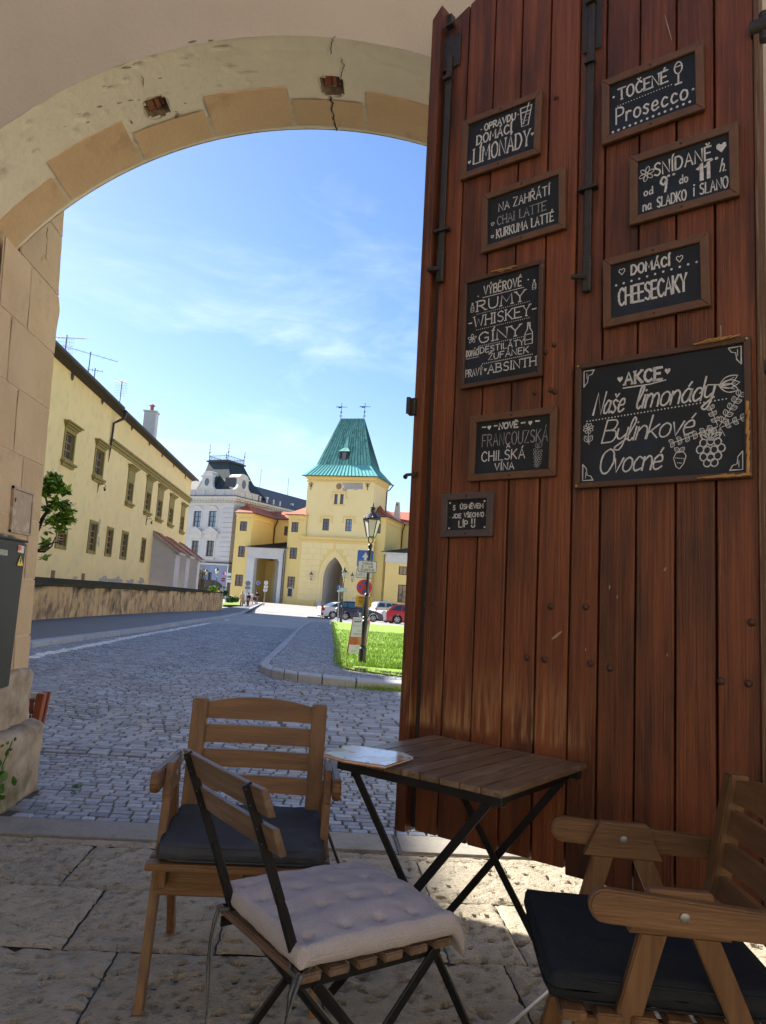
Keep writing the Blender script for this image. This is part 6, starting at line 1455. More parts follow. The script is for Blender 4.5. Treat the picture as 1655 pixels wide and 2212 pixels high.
sk.quad(*E4); sk = W(FT, sk).build('roof_skirt', M['patinalight'], gt_, world=True)
b = MB(); b.quad(K4_[0], K4_[1], Rg[1], Rg[0]); b.quad(K4_[1], K4_[2], Rg[1]); b.quad(K4_[2], K4_[3], Rg[0], Rg[1]); b.quad(K4_[3], K4_[0], Rg[0])
rf_ = W(FT, b).build('roof', M['patina'], gt_, world=True)
def seam(a, c, nrm, r_=.035, par=None, m_=None, nm='seam'):
    bb = MB(); bb.beam(a+nrm*.03, c+nrm*.03, .06, .08, nrm); W(FT, bb)
    inv = gt_.matrix_basis.inverted(); bb.v = [inv @ v for v in bb.v]; bb.build(nm, m_ or M['patina'], par or rf_)
nf = (K4_[1]-K4_[0]).cross(Rg[0]-K4_[0]).normalized(); nr_ = (K4_[2]-K4_[1]).cross(Rg[1]-K4_[1]).normalized()
M['seamdark'] = mat('dark_copper_seam', (.035,.09,.075), rough=.6)
for i in range(1, 17):
    t = i/17; a = K4_[0].lerp(K4_[1], t); dxs = 1 if t > .5 else -1; u_ = lerp(Rg[0].x, Rg[1].x, t); seam(a, Vector((u_, Rg[0].y, zR_)), nf, m_=M['seamdark'])
for i in range(1, 9): a = K4_[1].lerp(K4_[2], i/9); seam(a, Rg[1]+(a-Rg[1])*.02, nr_, m_=M['seamdark'])
# individual copper sheets, slightly different in tone
rs2 = random.Random(9)
for i in range(17):
    a0, a1 = K4_[0].lerp(K4_[1], i/17), K4_[0].lerp(K4_[1], (i+1)/17); b0, b1 = Vector((lerp(r0, r1, i/17), Rg[0].y, zR_)), Vector((lerp(r0, r1, (i+1)/17), Rg[0].y, zR_)); t = 0
    while t < 1:
        t2 = min(1, t+.09+.10*rs2.random()); bb = MB(); g = .012; of = nf*(.006+.01*rs2.random())
        bb.quad(a0.lerp(b0, t+.002)+of, a1.lerp(b1, t+.002)+of, a1.lerp(b1, t2)+of, a0.lerp(b0, t2)+of); W(FT, bb); inv = gt_.matrix_basis.inverted(); bb.v = [inv @ v for v in bb.v]; bb.build('copper_sheet', M['patina'], rf_); t = t2
ns_ = (E4[1]-E4[0]).cross(K4_[0]-E4[0]).normalized()
for i in range(1, 20): seam(E4[0].lerp(E4[1], i/20), K4_[0].lerp(K4_[1], i/20), ns_, par=sk, m_=M['patina'])
for i in range(1, 10): seam(E4[1].lerp(E4[2], i/10), K4_[1].lerp(K4_[2], i/10), (E4[2]-E4[1]).cross(K4_[1]-E4[1]).normalized(), par=sk, m_=M['patina'])
b = MB(); b.tube([FT.m @ q for q in (E4[0], E4[1], E4[2])], .09, 6); b.build('gutter', M['gutter'], gt_, world=True)
b = MB(); b.tube([FT.m @ Vector(q) for q in ((eR,DT+.6,zE-.1),(sR+.4,DT,zE-.9),(sR+.12,DT-.3,zE-1.2),(sR+.12,DT-.3,zE-8))], .09, 6); b.build('downpipe', M['gutter'], gt_, world=True)
# dormer with its little spire
d0 = rect(FT, K5, 499, 590, 604, 714, -2.2); dz = FT.px(*K5(552, 458), -2.6)[1]; dm = (d0[0]+d0[1])/2
o = fbox(FT, ((d0[0],1.5,d0[2]),(d0[1],3.6,d0[3]))).build('dormer', M['roofgreen'], gt_, world=True)
inv = gt_.matrix_basis.inverted()
bb = fbox(FT, ((dm-.38,1.44,d0[2]+.35),(dm+.38,1.5,d0[3]-.12))); bb.v = [inv @ v for v in bb.v]; bb.build('dormer_window', M['winbrown'], o)
bb = fbox(FT, ((dm-.3,1.40,d0[2]+.45),(dm+.3,1.43,d0[3]-.2))); bb.v = [inv @ v for v in bb.v]; bb.build('pane', M['glass'], o)
bb = fbox(FT, ((d0[0],1.38,d0[2]+.02),(d0[1],1.5,d0[2]+.28))); bb.v = [inv @ v for v in bb.v]; bb.build('dormer_sill', M['palestone'], o)
bb = MB(); L4 = [(d0[0]-.12,1.3,d0[3]),(d0[1]+.12,1.3,d0[3]),(d0[1]+.12,3.6,d0[3]+.1),(d0[0]-.12,3.6,d0[3]+.1)]; mid = [(dm-.32,1.9,lerp(d0[3],dz,.25)),(dm+.32,1.9,lerp(d0[3],dz,.25)),(dm+.32,3.6,lerp(d0[3],dz,.25)),(dm-.32,3.6,lerp(d0[3],dz,.25))]; tip = [(dm-.06,2.6,dz),(dm+.06,2.6,dz),(dm+.06,3.2,dz),(dm-.06,3.2,dz)]
for A_, B_ in ((L4, mid), (mid, tip)):
    for i in range(4): bb.quad(A_[i], A_[(i+1) % 4], B_[(i+1) % 4], B_[i])
W(FT, bb); bb.v = [inv @ v for v in bb.v]; bb.build('dormer_spire', M['patina'], o)
zv = FT.px(*K5(507, 147), -.3-DT/2)[1]-zR_
for q in (0, 1):
    pos = FT.m @ Rg[q]; t = thing('weather_vane', '%s weather vane on the ridge of the green copper roof' % ('left', 'right')[q], 'weather vane', pos, group='weather vanes on the tower')
    MB().tube([(0,0,-.2),(0,0,zv)], .05, 6).build('spindle', M['gutter'], t)
    MB().lathe([(.02,zv*.36),(.16,zv*.40),(.16,zv*.44),(.02,zv*.48)], (0,0,0), 10).build('ball', M['gutter'], t, smooth=True)
    for zz in (zv*.14, zv*.22): MB().tube([(-.25,0,zz),(0,0,zz-.08),(.25,0,zz)], .03, 5).build('scroll', M['gutter'], t)
    bb = MB(); bb.prism([(-.95,zv*.70),(-.75,zv*.76),(.05,zv*.78),(.05,zv*.70),(-.5,zv*.66),(-.5,zv*.72)], -.02, .02); bb.build('flag', M['gutter'], t)
    bb = MB(); bb.prism([(.05,zv*.74),(.95,zv*.76),(.8,zv*.80),(.8,zv*.78),(.05,zv*.78)], -.02, .02); bb.build('pointer', M['gutter'], t)
# crest, patch of bare stone, wall anchors
s, z = FT.px(*K5(480, 922), -.3); bb = MB(); bb.lathe([(.45,0),(.42,-.1),(.2,-.2),(.02,-.22)], (0,0,0), 12, 'Y'); bb.v = [Vector((v.x+s, v.y, v.z*1.1+z)) for v in bb.v]; W(FU, bb).build('crest_relief', mat('crest_stone', (.35,.22,.12), (.2,.14,.09), .9, 4, bump=1, bscale=10), gt_, world=True, smooth=True)
PP = [FT.px(*K5(*q), -.3) for q in ((515,877),(560,875),(705,877),(703,950),(660,948),(640,958),(600,948),(560,950),(545,970),(520,965),(512,940),(535,925),(512,905))]
bb = MB(); bb.prism(PP, -.02, .0); W(FU, bb).build('bare_stone_patch', mat('bare_stone', (.42,.38,.35), (.33,.30,.28), .95, 1.5, bump=1, bscale=4), gt_, world=True)
for x, y in ((222, 910), (748, 912)):
    s, z = FT.px(*K5(x, y), -.3); bb = MB(); bb.tube([(s,-.05,z-.75),(s,-.05,z+.75)], .05, 5)
    for q in (-1, 1): bb.tube([(s,-.05,z-.1),(s+q*.28,-.05,z+.15),(s+q*.22,-.05,z+.38)], .045, 5); bb.tube([(s,-.05,z-.1),(s+q*.25,-.05,z-.25)], .04, 5)
    W(FU, bb).build('wall_anchor', M['gutter'], gt_, world=True)
# left range: block beside the tower, recessed court wall, portico, wing
M['yellow2'] = M['yellow']
lr = thing('left_range', 'yellow range with red roofs left of the tower, with a white portico', 'building', (FT.m @ Vector((-6, 0, -.4))))
zEv = FT.px(*K4(1400, 912))[1]
bL = FT.px(*K4(1300, 1500))[0]; bR = lL
wB = [rect(FT, K4, 1371, 1452, 998, 1115), rect(FT, K4, 1350, 1435, 1298, 1432), rect(FT, K4, 1322, 1410, 1640, 1780)]
b = MB(); wallholes(b, FT, bL, bR+.5, ZG, zEv, wB, .12)
b.quad(*[FT.m @ Vector(q) for q in ((bL,.12,ZG),(bL,9,ZG),(bL,9,zEv),(bL,.12,zEv))])
wgL, wgR = FT.px(*K4(682, 1400))[0], FT.px(*K4(873, 1400))[0]
wW = [rect(FT, K4, 762, 846, 988, 1102), rect(FT, K4, 742, 822, 1280, 1410), rect(FT, K4, 705, 797, 1617, 1753)]
wallholes(b, FT, wgL, wgR, ZG, zEv, wW, .12)
SW = side(FT, wgR, .12); cD = SW.px(*K4(1170, 1100))[0]
wallholes(b, SW, 0, cD, ZG, zEv, [], 0)
SB = Off(FT, .12+cD)
hB = rect(FT, K4, 1288, 1330, 1050, 1158, -.12-cD)
wallholes(b, SB, wgR, bL+1, ZG, zEv, [hB], 0); b.build('wall', M['yellow'], lr, world=True)
for h in wB+wW: window(Off(FT, .12), lr, h, M['winbrown'], M['glass'], M['palestone'], .15, 2, 2 if h in (wB[0], wW[0]) else 3, .12, mw=.06)
window(SB, lr, hB, M['winbrown'], M['glass'], M['palestone'], .15, 2, 2, .12, mw=.06)
for o_, za, zb in ((.10,-1.0,-.8),(.12,-.45,-.2),(.3,-.2,.0)):
    fbox(FT, ((wgL-.05,.12-o_,zEv+za),(wgR+o_,.12,zEv+zb)), ((wgR,.12,zEv+za),(wgR+o_,.12+cD-o_,zEv+zb)), ((wgR,.12+cD-o_,zEv+za),(bL,.12+cD,zEv+zb)), ((bL-o_,.12-o_,zEv+za),(bR,.12,zEv+zb))).build('cornice', M['yellow'], lr, world=True)
zz = zEv-1.7
while zz > .4:                                  # courses scored in the render
    fbox(FT, ((wgR-.0,.12+.0,zz-.02),(wgR+.02,.12+cD,zz+.02))).build('course_line', M['yellow'], lr, world=True)
    zz -= 1.05
# roofs of the range
zA = FT.px(*K4(845, 790), -3.0)[1]; sA = FT.px(*K4(845, 790), -3.0)[0]; eo2 = .5
b = MB(); A0 = Vector((wgL-.3,.12-eo2,zEv)); A1 = Vector((wgR+eo2,.12-eo2,zEv)); A2 = Vector((wgR+eo2,.12+cD-eo2,zEv)); T0 = Vector((sA,3.0,zA)); T1 = Vector((sA, cD+3.5, zA)); A3 = Vector((wgL-.3, cD+3, zEv))
b.quad(A0, A1, T0); b.quad(A1, A2, T1, T0); b.quad(A0, T0, T1, A3)
B0, B1 = Vector((wgR+eo2, .12+cD-eo2, zEv)), Vector((bL+1, .12+cD-eo2, zEv)); b.quad(A2, B1, Vector((bL+1, cD+3.5, zA)), T1)
b.quad(Vector((bL-eo2,.12-eo2,zEv)), Vector((bR+.6,.12-eo2,zEv)), Vector((bR+.6,3.2,zA+.1)), Vector((bL+2.0,3.2,zA+.1))); b.quad(Vector((bL-eo2,.12-eo2,zEv)), Vector((bL+2.0,3.2,zA+.1)), Vector((bL+2,9,zA+.1)), Vector((bL-eo2,9,zEv)))
W(FT, b).build('roof', M['roofred'], lr, world=True)
b = MB(); b.tube([FT.m @ q for q in (A0, A1, A2, B1)], .08, 6); b.tube([FT.m @ Vector(q) for q in ((bL-eo2,.12-eo2,zEv),(bR+.1,.12-eo2,zEv))], .08, 6); b.build('gutter', M['gutter'], lr, world=True)
n_ = 16
for i in range(n_): q = A1.lerp(T0, (i+.5)/n_); fbox(FT, ((q.x-.16,q.y-.16,q.z),(q.x+.16,q.y+.16,q.z+.2))).build('ridge_tile', M['roofred'], lr, world=True)
b = MB(); b.tube([FT.m @ Vector(q) for q in ((wgR+.7,cD-.2,zEv-.1),(wgR+.3,cD-.1,zEv-1.1),(wgR+.15,cD-.05,zEv-1.4),(wgR+.15,cD-.05,zEv-8.4))], .11, 6); b.build('downpipe', mat('brown_downpipe', (.10,.035,.02), rough=.5), lr, world=True, smooth=True)
# portico
pL, pR = FT.px(*K4(855, 1400), .3)[0], FT.px(*K4(1285, 1400), .3)[0]; zP1 = FT.px(*K4(1080, 1305), .3)[1]; zP0 = FT.px(*K4(1080, 1428), .3)[1]
FP = Off(FT, -.3)
fbox(FP, ((pL,0,zP0),(pR,.8,zP1))).build('entablature', M['palewall'], lr, world=True)
fbox(FP, ((pL-.25,-.25,zP1-.28),(pR+.3,.8,zP1))).build('cornice', M['palewall'], lr, world=True)
for i in range(14): s = lerp(pL+.3, pR-.3, (i+.5)/14); fbox(FP, ((s-.06,-.03,zP0+.25),(s+.06,0,zP1-.5))).build('triglyph', M['palestone'], lr, world=True)
p1 = FT.px(*K4(925, 1600), .3)[0]; p2 = FT.px(*K4(1215, 1600), .3)[0]
for s0, s1 in ((pL, p1), (p2, pR-.05)):
    fbox(FP, ((s0,0,ZG),(s1,1.0,zP0-.3))).build('pillar', M['palewall'], lr, world=True); fbox(FP, ((s0-.12,-.12,zP0-.3),(s1+.12,1.1,zP0))).build('capital', M['palewall'], lr, world=True)
for s0 in (p1+1.2, ): fbox(FP, ((lerp(p1,p2,.40),4.2,ZG),(lerp(p1,p2,.52),5.0,zP0))).build('pillar', M['palewall'], lr, world=True)
bw = MB(); wallholes(bw, FT, wgR, bL, ZG, zP0, [], 6.3); bw.build('portico_back_wall', M['yellow'], lr, world=True)
for s_, w_, z0_, z1_ in ((lerp(p1,p2,.18),.55,-.4,4.4),(lerp(p1,p2,.72),.55,-.4,4.4),(lerp(p1,p2,.18),.5,5.6,7.0),(lerp(p1,p2,.75),.5,5.6,7.0)): fbox(FT, ((s_-w_,6.15,z0_),(s_+w_,6.29,z1_))).build('blind_panel', M['yellowlight'], lr, world=True)
b = MB(); zq = FT.px(*K4(1160, 1232), -4)[1]; b.quad((pL-.6,-.75,zP1+.05),(pR+.5,-.75,zP1+.05),(pR+.5,4.2,zq),(pL+4.6,4.2,zq)); b.quad((pL-.6,-.75,zP1+.05),(pL+4.6,4.2,zq),(pL+4.6,6,zq),(pL-.6,6,zP1+.05)); W(FT, b).build('portico_roof', M['roofbrown'] if False else mat('lead_roof', (.055,.065,.06), (.04,.045,.045), .5, 2), lr, world=True)
for i in range(1, 12):
    a = Vector((lerp(pL-.6, pR+.5, i/12), -.75, zP1+.05)); c = Vector((lerp(pL+4.6, pR+.5, i/12), 4.2, zq)); bb = MB(); bb.beam(a+Vector((0,-.02,.05)), c+Vector((0,0,.05)), .06, .08); W(FT, bb).build('roof_seam', M['gutter'], lr, world=True)
b = MB(); b.tube([FT.m @ Vector(q) for q in ((pR+.4,-.8,zP1),(pR+.1,-.6,zP1-.8),(pR+.05,-.45,zP1-1.2),(pR+.05,-.45,-.6))], .09, 6); b.build('downpipe', M['gutter'], lr, world=True, smooth=True)
s, z = FT.px(*K4(1355, 1828)); fbox(FT, ((s-.42,.02,z-.75),(s+.42,.11,z+.75))).build('notice_frame', M['palestone'], lr, world=True); fbox(FT, ((s-.34,-.02,z-.62),(s+.34,.02,z+.62))).build('notice_board', M['windark'], lr, world=True)
# right range
rr = thing('right_range', 'yellow range with a red tiled roof right of the tower, partly behind the plank door', 'building', FT.m @ Vector((10, 0, -.4)))
qL = sR-.2; qR = FT.px(*K5(915, 1330), -.6)[0]; zE2 = FT.px(*K5(880, 1208), -.6)[1]; hR = [rect(FT, K5, 820, 870, 1270, 1360, -.6)]
FQ = Off(FT, .6); b = MB(); wallholes(b, FQ, qL, qR, ZG, zE2, hR, 0)
SQ = side(FT, qR, .6); qD = SQ.px(*K5(1066, 1340))[0]; wallholes(b, SQ, 0, qD, ZG, zE2, [], 0); FQ2 = Off(FT, .6+qD); wallholes(b, FQ2, qR, qR+14, ZG, zE2, [], 0)
rL = FT.px(*K5(905, 1800), 1.0)[0]; zF = FT.px(*K5(1050, 1545), 1.0)[1]; FR = Off(FT, -1.0)
hP = [rect(FT, K5, 1037, 1112, 1667, 1747, 1.0), rect(FT, K5, 1027, 1107, 1838, 2005, 1.0)]
wallholes(b, FR, rL, rL+12, ZG, zF, hP, 0); b.quad(*[FT.m @ Vector(q) for q in ((rL,-1,ZG),(rL,1,ZG),(rL,1,zF),(rL,-1,zF))]); b.build('wall', M['yellow'], rr, world=True)
window(FQ, rr, hR[0], M['winbrown'], M['glass'], M['palestone'], .15, 2, 2, .1); window(FR, rr, hP[0], M['winbrown'], M['glass'], M['palestone'], .15, 2, 1, .1); window(FR, rr, hP[1], M['winbrown'], M['glass'], M['palestone'], .15, 2, 3, .12)
z0_ = FT.px(*K5(1050, 1635), 1.0)[1]; fbox(FR, ((rL-.08,-.08,z0_),(rL+12,0,zF))).build('frieze', M['palestone'], rr, world=True); fbox(FR, ((rL-.35,-.35,zF-.2),(rL+12,0,zF+.05))).build('cornice', M['palestone'], rr, world=True)
zg2 = FT.px(*K5(1060, 1472), -3)[1]; b = MB(); b.quad((rL-.8,-1.6,zF+.08),(rL+12,-1.6,zF+.08),(rL+12,3.2,zg2),(rL+4.2,3.2,zg2)); b.quad((rL-.8,-1.6,zF+.08),(rL+4.2,3.2,zg2),(rL+4.2,6,zg2),(rL-.8,6,zF+.08)); W(FT, b).build('porch_roof', bpy.data.materials['lead_roof'], rr, world=True)
for i in range(1, 14): a = Vector((lerp(rL-.8, rL+12, i/14), -1.6, zF+.1)); c = Vector((lerp(rL+4.2, rL+12, i/14), 3.2, zg2+.03)); bb = MB(); bb.beam(a, c, .06, .1); W(FT, bb).build('roof_seam', M['gutter'], rr, world=True)
for o_, za, zb in ((.10,-.9,-.7),(.28,-.2,.0)): fbox(FQ, ((qL,-o_,zE2+za),(qR+o_,0,zE2+zb)), ((qR,0,zE2+za),(qR+o_,qD-o_,zE2+zb)), ((qR,qD-o_,zE2+za),(qR+14,qD,zE2+zb))).build('cornice', M['yellow'], rr, world=True)
zr1 = FT.px(*K5(812, 1085), -3.6)[1]; b = MB(); a0, a1, a2, a3 = Vector((qL,.1,zE2)), Vector((qR+.5,.1,zE2)), Vector((qR+.5,.1+qD,zE2)), Vector((qR+14,.1+qD,zE2)); t0, t1, t2 = Vector((qL,4.2,zr1)), Vector((qR-3.4,4.2,zr1)), Vector((qR-3.4,qD+4.2,zr1))
b.quad(a0, a1, t1, t0); b.quad(a1, a2, t2, t1); b.quad(a2, a3, Vector((qR+14,qD+4.2,zr1)), t2); W(FT, b).build('roof', M['roofred'], rr, world=True)
for i in range(14): q = a1.lerp(t1, (i+.5)/14); fbox(FT, ((q.x-.16,q.y-.16,q.z),(q.x+.16,q.y+.16,q.z+.2))).build('ridge_tile', M['roofred'], rr, world=True)
b = MB(); b.tube([FT.m @ q for q in (a0, a1, a2, a3)], .08, 6); b.tube([FT.m @ Vector(q) for q in ((qR+.7,qD-.1,zE2-.1),(qR+.2,qD+.3,zE2-1.2),(qR+.15,qD+.3,zE2-7))], .1, 6); b.build('gutter', M['gutter'], rr, world=True, smooth=True)
s, z = FT.px(*K5(1020, 1215), -qD-1.2); zt3 = FT.px(*K5(1020, 1070), -qD-1.2)[1]; t = thing('chimney', 'tapering white chimney on the red roof right of the tower', 'chimney', FT.m @ Vector((s, qD+1.2, z)))
bb = MB(); A_ = [(s-.55,.7,z-1),(s+.55,.7,z-1),(s+.55,1.8,z-1),(s-.55,1.8,z-1)]; B_ = [(s-.26,.95,zt3),(s+.26,.95,zt3),(s+.26,1.5,zt3),(s-.26,1.5,zt3)]
A_ = [Vector((a[0], a[1]+qD, a[2])) for a in A_]; B_ = [Vector((a[0], a[1]+qD, a[2])) for a in B_]
for i in range(4): bb.quad(A_[i], A_[(i+1) % 4], B_[(i+1) % 4], B_[i])
bb.quad(*B_); W(FT, bb).build('stack', M['palestone'], t, world=True); fbox(FT, ((s-.12,qD+.9,zt3-.6),(s+.1,qD+.94,zt3-.25))).build('smoke_hole', M['windark'], t, world=True)

# --- grey-white corner house ------------------------------------------------------
pw_ = atY(*K4(640, 1400), 127); FW = Frame((pw_.x, pw_.y), R(-31.6))
wh = thing('corner_house', 'ornate grey white corner house with dark mansard roof and iron roof railing', 'house', (pw_.x, pw_.y, -.4))
zC = FW.px(*K4(640, 712))[1]; zB2 = FW.px(*K4(640, 1500))[1]
hs_ = [rect(FW, K4, 218, 308, 868, 1052), rect(FW, K4, 396, 487, 868, 1052), rect(FW, K4, 193, 277, 1216, 1404), rect(FW, K4, 369, 458, 1216, 1404)]
b = MB(); wallholes(b, FW, -16, 0, zB2, zC, hs_, 0); SH = side(FW, 0); wallholes(b, SH, 0, 26, zB2, zC, [], 0); b.build('wall', M['palewall'], wh, world=True)
hd_ = rect(FW, K4, 385, 432, 1590, 1760); b = MB(); wallholes(b, FW, -16, 0, ZG, zB2, [hd_], -.06); wallholes(b, SH, 0, 26, ZG, zB2, [], .0); b.build('base_wall', M['bluebase'], wh, world=True)
window(Off(FW, -.06), wh, hd_, M['windark'], M['glass'], M['bluebase'], .3, 2, 2, .1)
for i, h in enumerate(hs_):
    w_ = window(FW, wh, h, M['windark'], M['glassblue'] if i < 2 else M['glass'], M['palewall'], .25, 2, 3 if i > 1 else 3, .12, M['palestone'], .28, None, True, mw=.07)
    s0, s1, z0, z1 = h
    if i > 1:
        bb = MB(); bb.prism([(s0-.9,z1+1.35),(s1+.9,z1+1.35),((s0+s1)/2,z1+2.35)], -.42, 0); bb.box((s0-.95,-.45,z1+1.15),(s1+.95,0,z1+1.35)); W(FW, bb).build('pediment', M['palestone'], wh, world=True); fbox(FW, ((s0-.5,-.15,z1+.3),(s1+.5,0,z1+1.15))).build('relief_panel', M['palestone'], wh, world=True)
    else:
        bb = MB(); bb.prism([(s0-.3,z1+.3),(s1+.3,z1+.3),((s0+s1)/2+.4,z1+.85),((s0+s1)/2-.4,z1+.85)], -.12, 0); W(FW, bb).build('keystone', M['palestone'], wh, world=True)
zz = zB2+.5; i = 0
while zz < zC-1.6: fbox(FW, ((-2.1-.0*(i % 2),-.12,zz),(-.0,0,zz+.72)), ((-.0,-.12,zz),(.12,1.3+.5*(i % 2),zz+.72))).build('corner_block', M['palewall'], wh, world=True, bevel=.04); zz += .8; i += 1
for o_, za, zb, m_ in ((.2,-.2,.1,'palestone'),(.35,.1,.3,'roofslate')): fbox(FW, ((-16,-o_,zB2+za),(o_,0,zB2+zb)), ((0,0,zB2+za),(o_,26,zB2+zb))).build('string_course', M[m_], wh, world=True)
for o_, za, zb, m_ in ((.25,-1.2,-.9,'palestone'),(.45,-.5,-.2,'palestone'),(.8,-.2,.15,'palestone'),(.85,.15,.28,'roofslate')): fbox(FW, ((-16,-o_,zC+za),(o_,0,zC+zb)), ((0,0,zC+za),(o_,26,zC+zb))).build('cornice', M[m_], wh, world=True)
for i in range(26): s = -.3-.6*i; fbox(FW, ((s-.14,-.6,zC-.5),(s+.14,-.25,zC-.2))).build('modillion', M['palestone'], wh, world=True)
for i in range(36): s = .3+.7*i; fbox(FW, ((.25,s-.14,zC-.5),(.6,s+.14,zC-.2))).build('modillion', M['palestone'], wh, world=True)
zBa = FW.px(*K4(640, 612))[1]; gB = SH.px(*K4(980, 690))[0]; fbox(FW, ((-16,.0,zC+.28),(.1,.4,zBa)), ((-.3,.4,zC+.28),(.1,gB,zBa))).build('parapet', M['palewall'], wh, world=True)
fbox(FW, ((-16,-.12,zBa-.12),(.22,.45,zBa)), ((-.3,.45,zBa-.12),(.22,gB,zBa))).build('parapet_cap', M['palestone'], wh, world=True)
for i in range(8): s = -.2-2.1*i; fbox(FW, ((s-.18,-.1,zC+.28),(s+.18,.0,zBa-.12))).build('parapet_pier', M['palestone'], wh, world=True)
for i in range(7): s = .8+2.0*i; fbox(FW, ((.1,s-.18,zC+.28),(.2,s+.18,zBa-.12))).build('parapet_pier', M['palestone'], wh, world=True)
zM = FW.px(*K4(620, 286), -2.5)[1]; m0 = FW.px(*K4(240, 600), -.6)[0]; m1 = FW.px(*K4(400, 290), -2.5)[0]; m2 = FW.px(*K4(622, 290), -2.5)[0]; dS = SH.px(*K4(768, 330))[0]
dM = max(7.0, min(12, dS)); bb = MB(); A_ = [Vector(q) for q in ((m0,.6,zBa-.3),(-.4,.6,zBa-.3),(-.4,dM+2.4,zBa-.3),(m0,dM+2.4,zBa-.3))]; B_ = [Vector(q) for q in ((m1,2.5,zM),(m2,2.5,zM),(m2,dM,zM),(m1,dM,zM))]
mid = [a.lerp(c, .45)+Vector(((c-a).x*.12, (c-a).y*.12, 0)) for a, c in zip(A_, B_)]
for P_, Q_ in ((A_, mid), (mid, B_)):
    for i in range(4): bb.quad(P_[i], P_[(i+1) % 4], Q_[(i+1) % 4], Q_[i])
bb.quad(*B_); W(FW, bb).build('mansard_roof', M['roofgreen'], wh, world=True)
fbox(FW, ((m1-.3,2.2,zM),(m2+.3,dM+.3,zM+.25))).build('roof_cap', M['roofslate'], wh, world=True)
zf_ = FW.px(*K4(620, 205), -2.6)[1]; par = wh
rlg = thing('roof_railing', 'ornate black iron railing crowning the mansard roof', 'railing', FW.m @ Vector(((m1+m2)/2, 4, zM+.25)))
corners = [Vector(q) for q in ((m1,2.5,0),(m2,2.5,0),(m2,dM,0),(m1,dM,0))]
for i in range(4):
    a, c = corners[i], corners[(i+1) % 4]; bb = MB()
    for z in (zM+.35, zf_-.15): bb.beam(Vector((a.x,a.y,z)), Vector((c.x,c.y,z)), .06, .06)
    W(FW, bb).build('rail', M['gutter'], rlg, world=True); n_ = max(6, int((c-a).length/.55))
    for j in range(n_):
        p_ = a.lerp(c, (j+.5)/n_); d_ = (c-a).normalized(); bb = MB(); zz = (zM+zf_)/2+.1
        bb.tube([Vector((p_.x,p_.y,zM+.25)), Vector((p_.x,p_.y,zf_+.1))], .02, 4); bb.tube([p_+d_*(.22*math.cos(k*PI/4))+Vector((0,0,zz+.42*math.sin(k*PI/4))) for k in range(9)], .025, 4, caps=False); W(FW, bb).build('baluster', M['gutter'], rlg, world=True)
for i, (a, yt) in enumerate(zip(corners, (128, 125, 168, 175))):
    zt3 = zf_+ (1.9 if i < 2 else 1.4); bb = MB(); bb.tube([Vector((a.x,a.y,zM+.2)), Vector((a.x,a.y,zt3))], .045, 5); bb.lathe([(.03,zf_+.3),(.18,zf_+.5),(.03,zf_+.7)], (a.x,a.y,0), 8); bb.lathe([(.03,zf_+.9),(.12,zf_+1.05),(.03,zf_+1.2)], (a.x,a.y,0), 8); W(FW, bb).build('corner_finial', M['gutter'], rlg, world=True)
def lucarne(fr, K, cx, ytop, yb_, half, off, nm):
    s, z1 = fr.px(*K(cx, ytop), off); z0 = zBa; hw2 = half; bb = MB(); o_ = -off
    P_ = [(s-hw2*1.7,z0),(s+hw2*1.7,z0),(s+hw2*1.15,z0+(z1-z0)*.18),(s+hw2,z0+(z1-z0)*.35),(s+hw2,z0+(z1-z0)*.68),(s-hw2,z0+(z1-z0)*.68),(s-hw2,z0+(z1-z0)*.35),(s-hw2*1.15,z0+(z1-z0)*.18)]
    bb.prism(P_, o_, o_+.5); bb.box((s-hw2*1.2,o_-.12,z0+(z1-z0)*.68),(s+hw2*1.2,o_+.5,z0+(z1-z0)*.76)); m_ = fr.m; bb.v = [m_ @ v for v in bb.v]
    o = bb.build('lucarne', M['palewall'], wh, world=True); inv = wh.matrix_basis.inverted()
    def sub(nm2, b_, mm): b_.v = [inv @ (m_ @ v) for v in b_.v]; b_.build(nm2, mm, o, smooth=True)
    q = MB(); q.prism([(s+hw2*.95*math.cos(PI*k/12), z0+(z1-z0)*.76+(z1-z0)*.24*math.sin(PI*k/12)) for k in range(13)], o_, o_+2.2); sub('shell_gable', q, M['palestone'])
    q = MB(); q.box((s-hw2*.9,o_+.5,z0),(s+hw2*.9,o_+3,z0+(z1-z0)*.76)); sub('lucarne_side', q, M['roofslate'])
    zc_ = z0+(z1-z0)*.40; q = MB(); q.lathe([(1,-.06),(1,-.01)], (0,0,0), 18, 'Y'); q.v = [Vector((s+v.x*hw2*.62, o_+v.y, zc_+v.z*hw2*.78)) for v in q.v]; sub('oval_frame', q, M['palestone'])
    q = MB(); q.lathe([(1,-.09),(1,-.02)], (0,0,0), 18, 'Y'); q.v = [Vector((s+v.x*hw2*.42, o_+v.y, zc_+v.z*hw2*.58)) for v in q.v]; sub('oval_window', q, M['glass'])
lucarne(FW, K4, 393, 392, 600, 1.15, -.2, 'l'); 
class _S: pass
SHo = side(FW, .1); lucarne(SHo, K4, 822, 437, 640, 1.3, -.2, 'r')
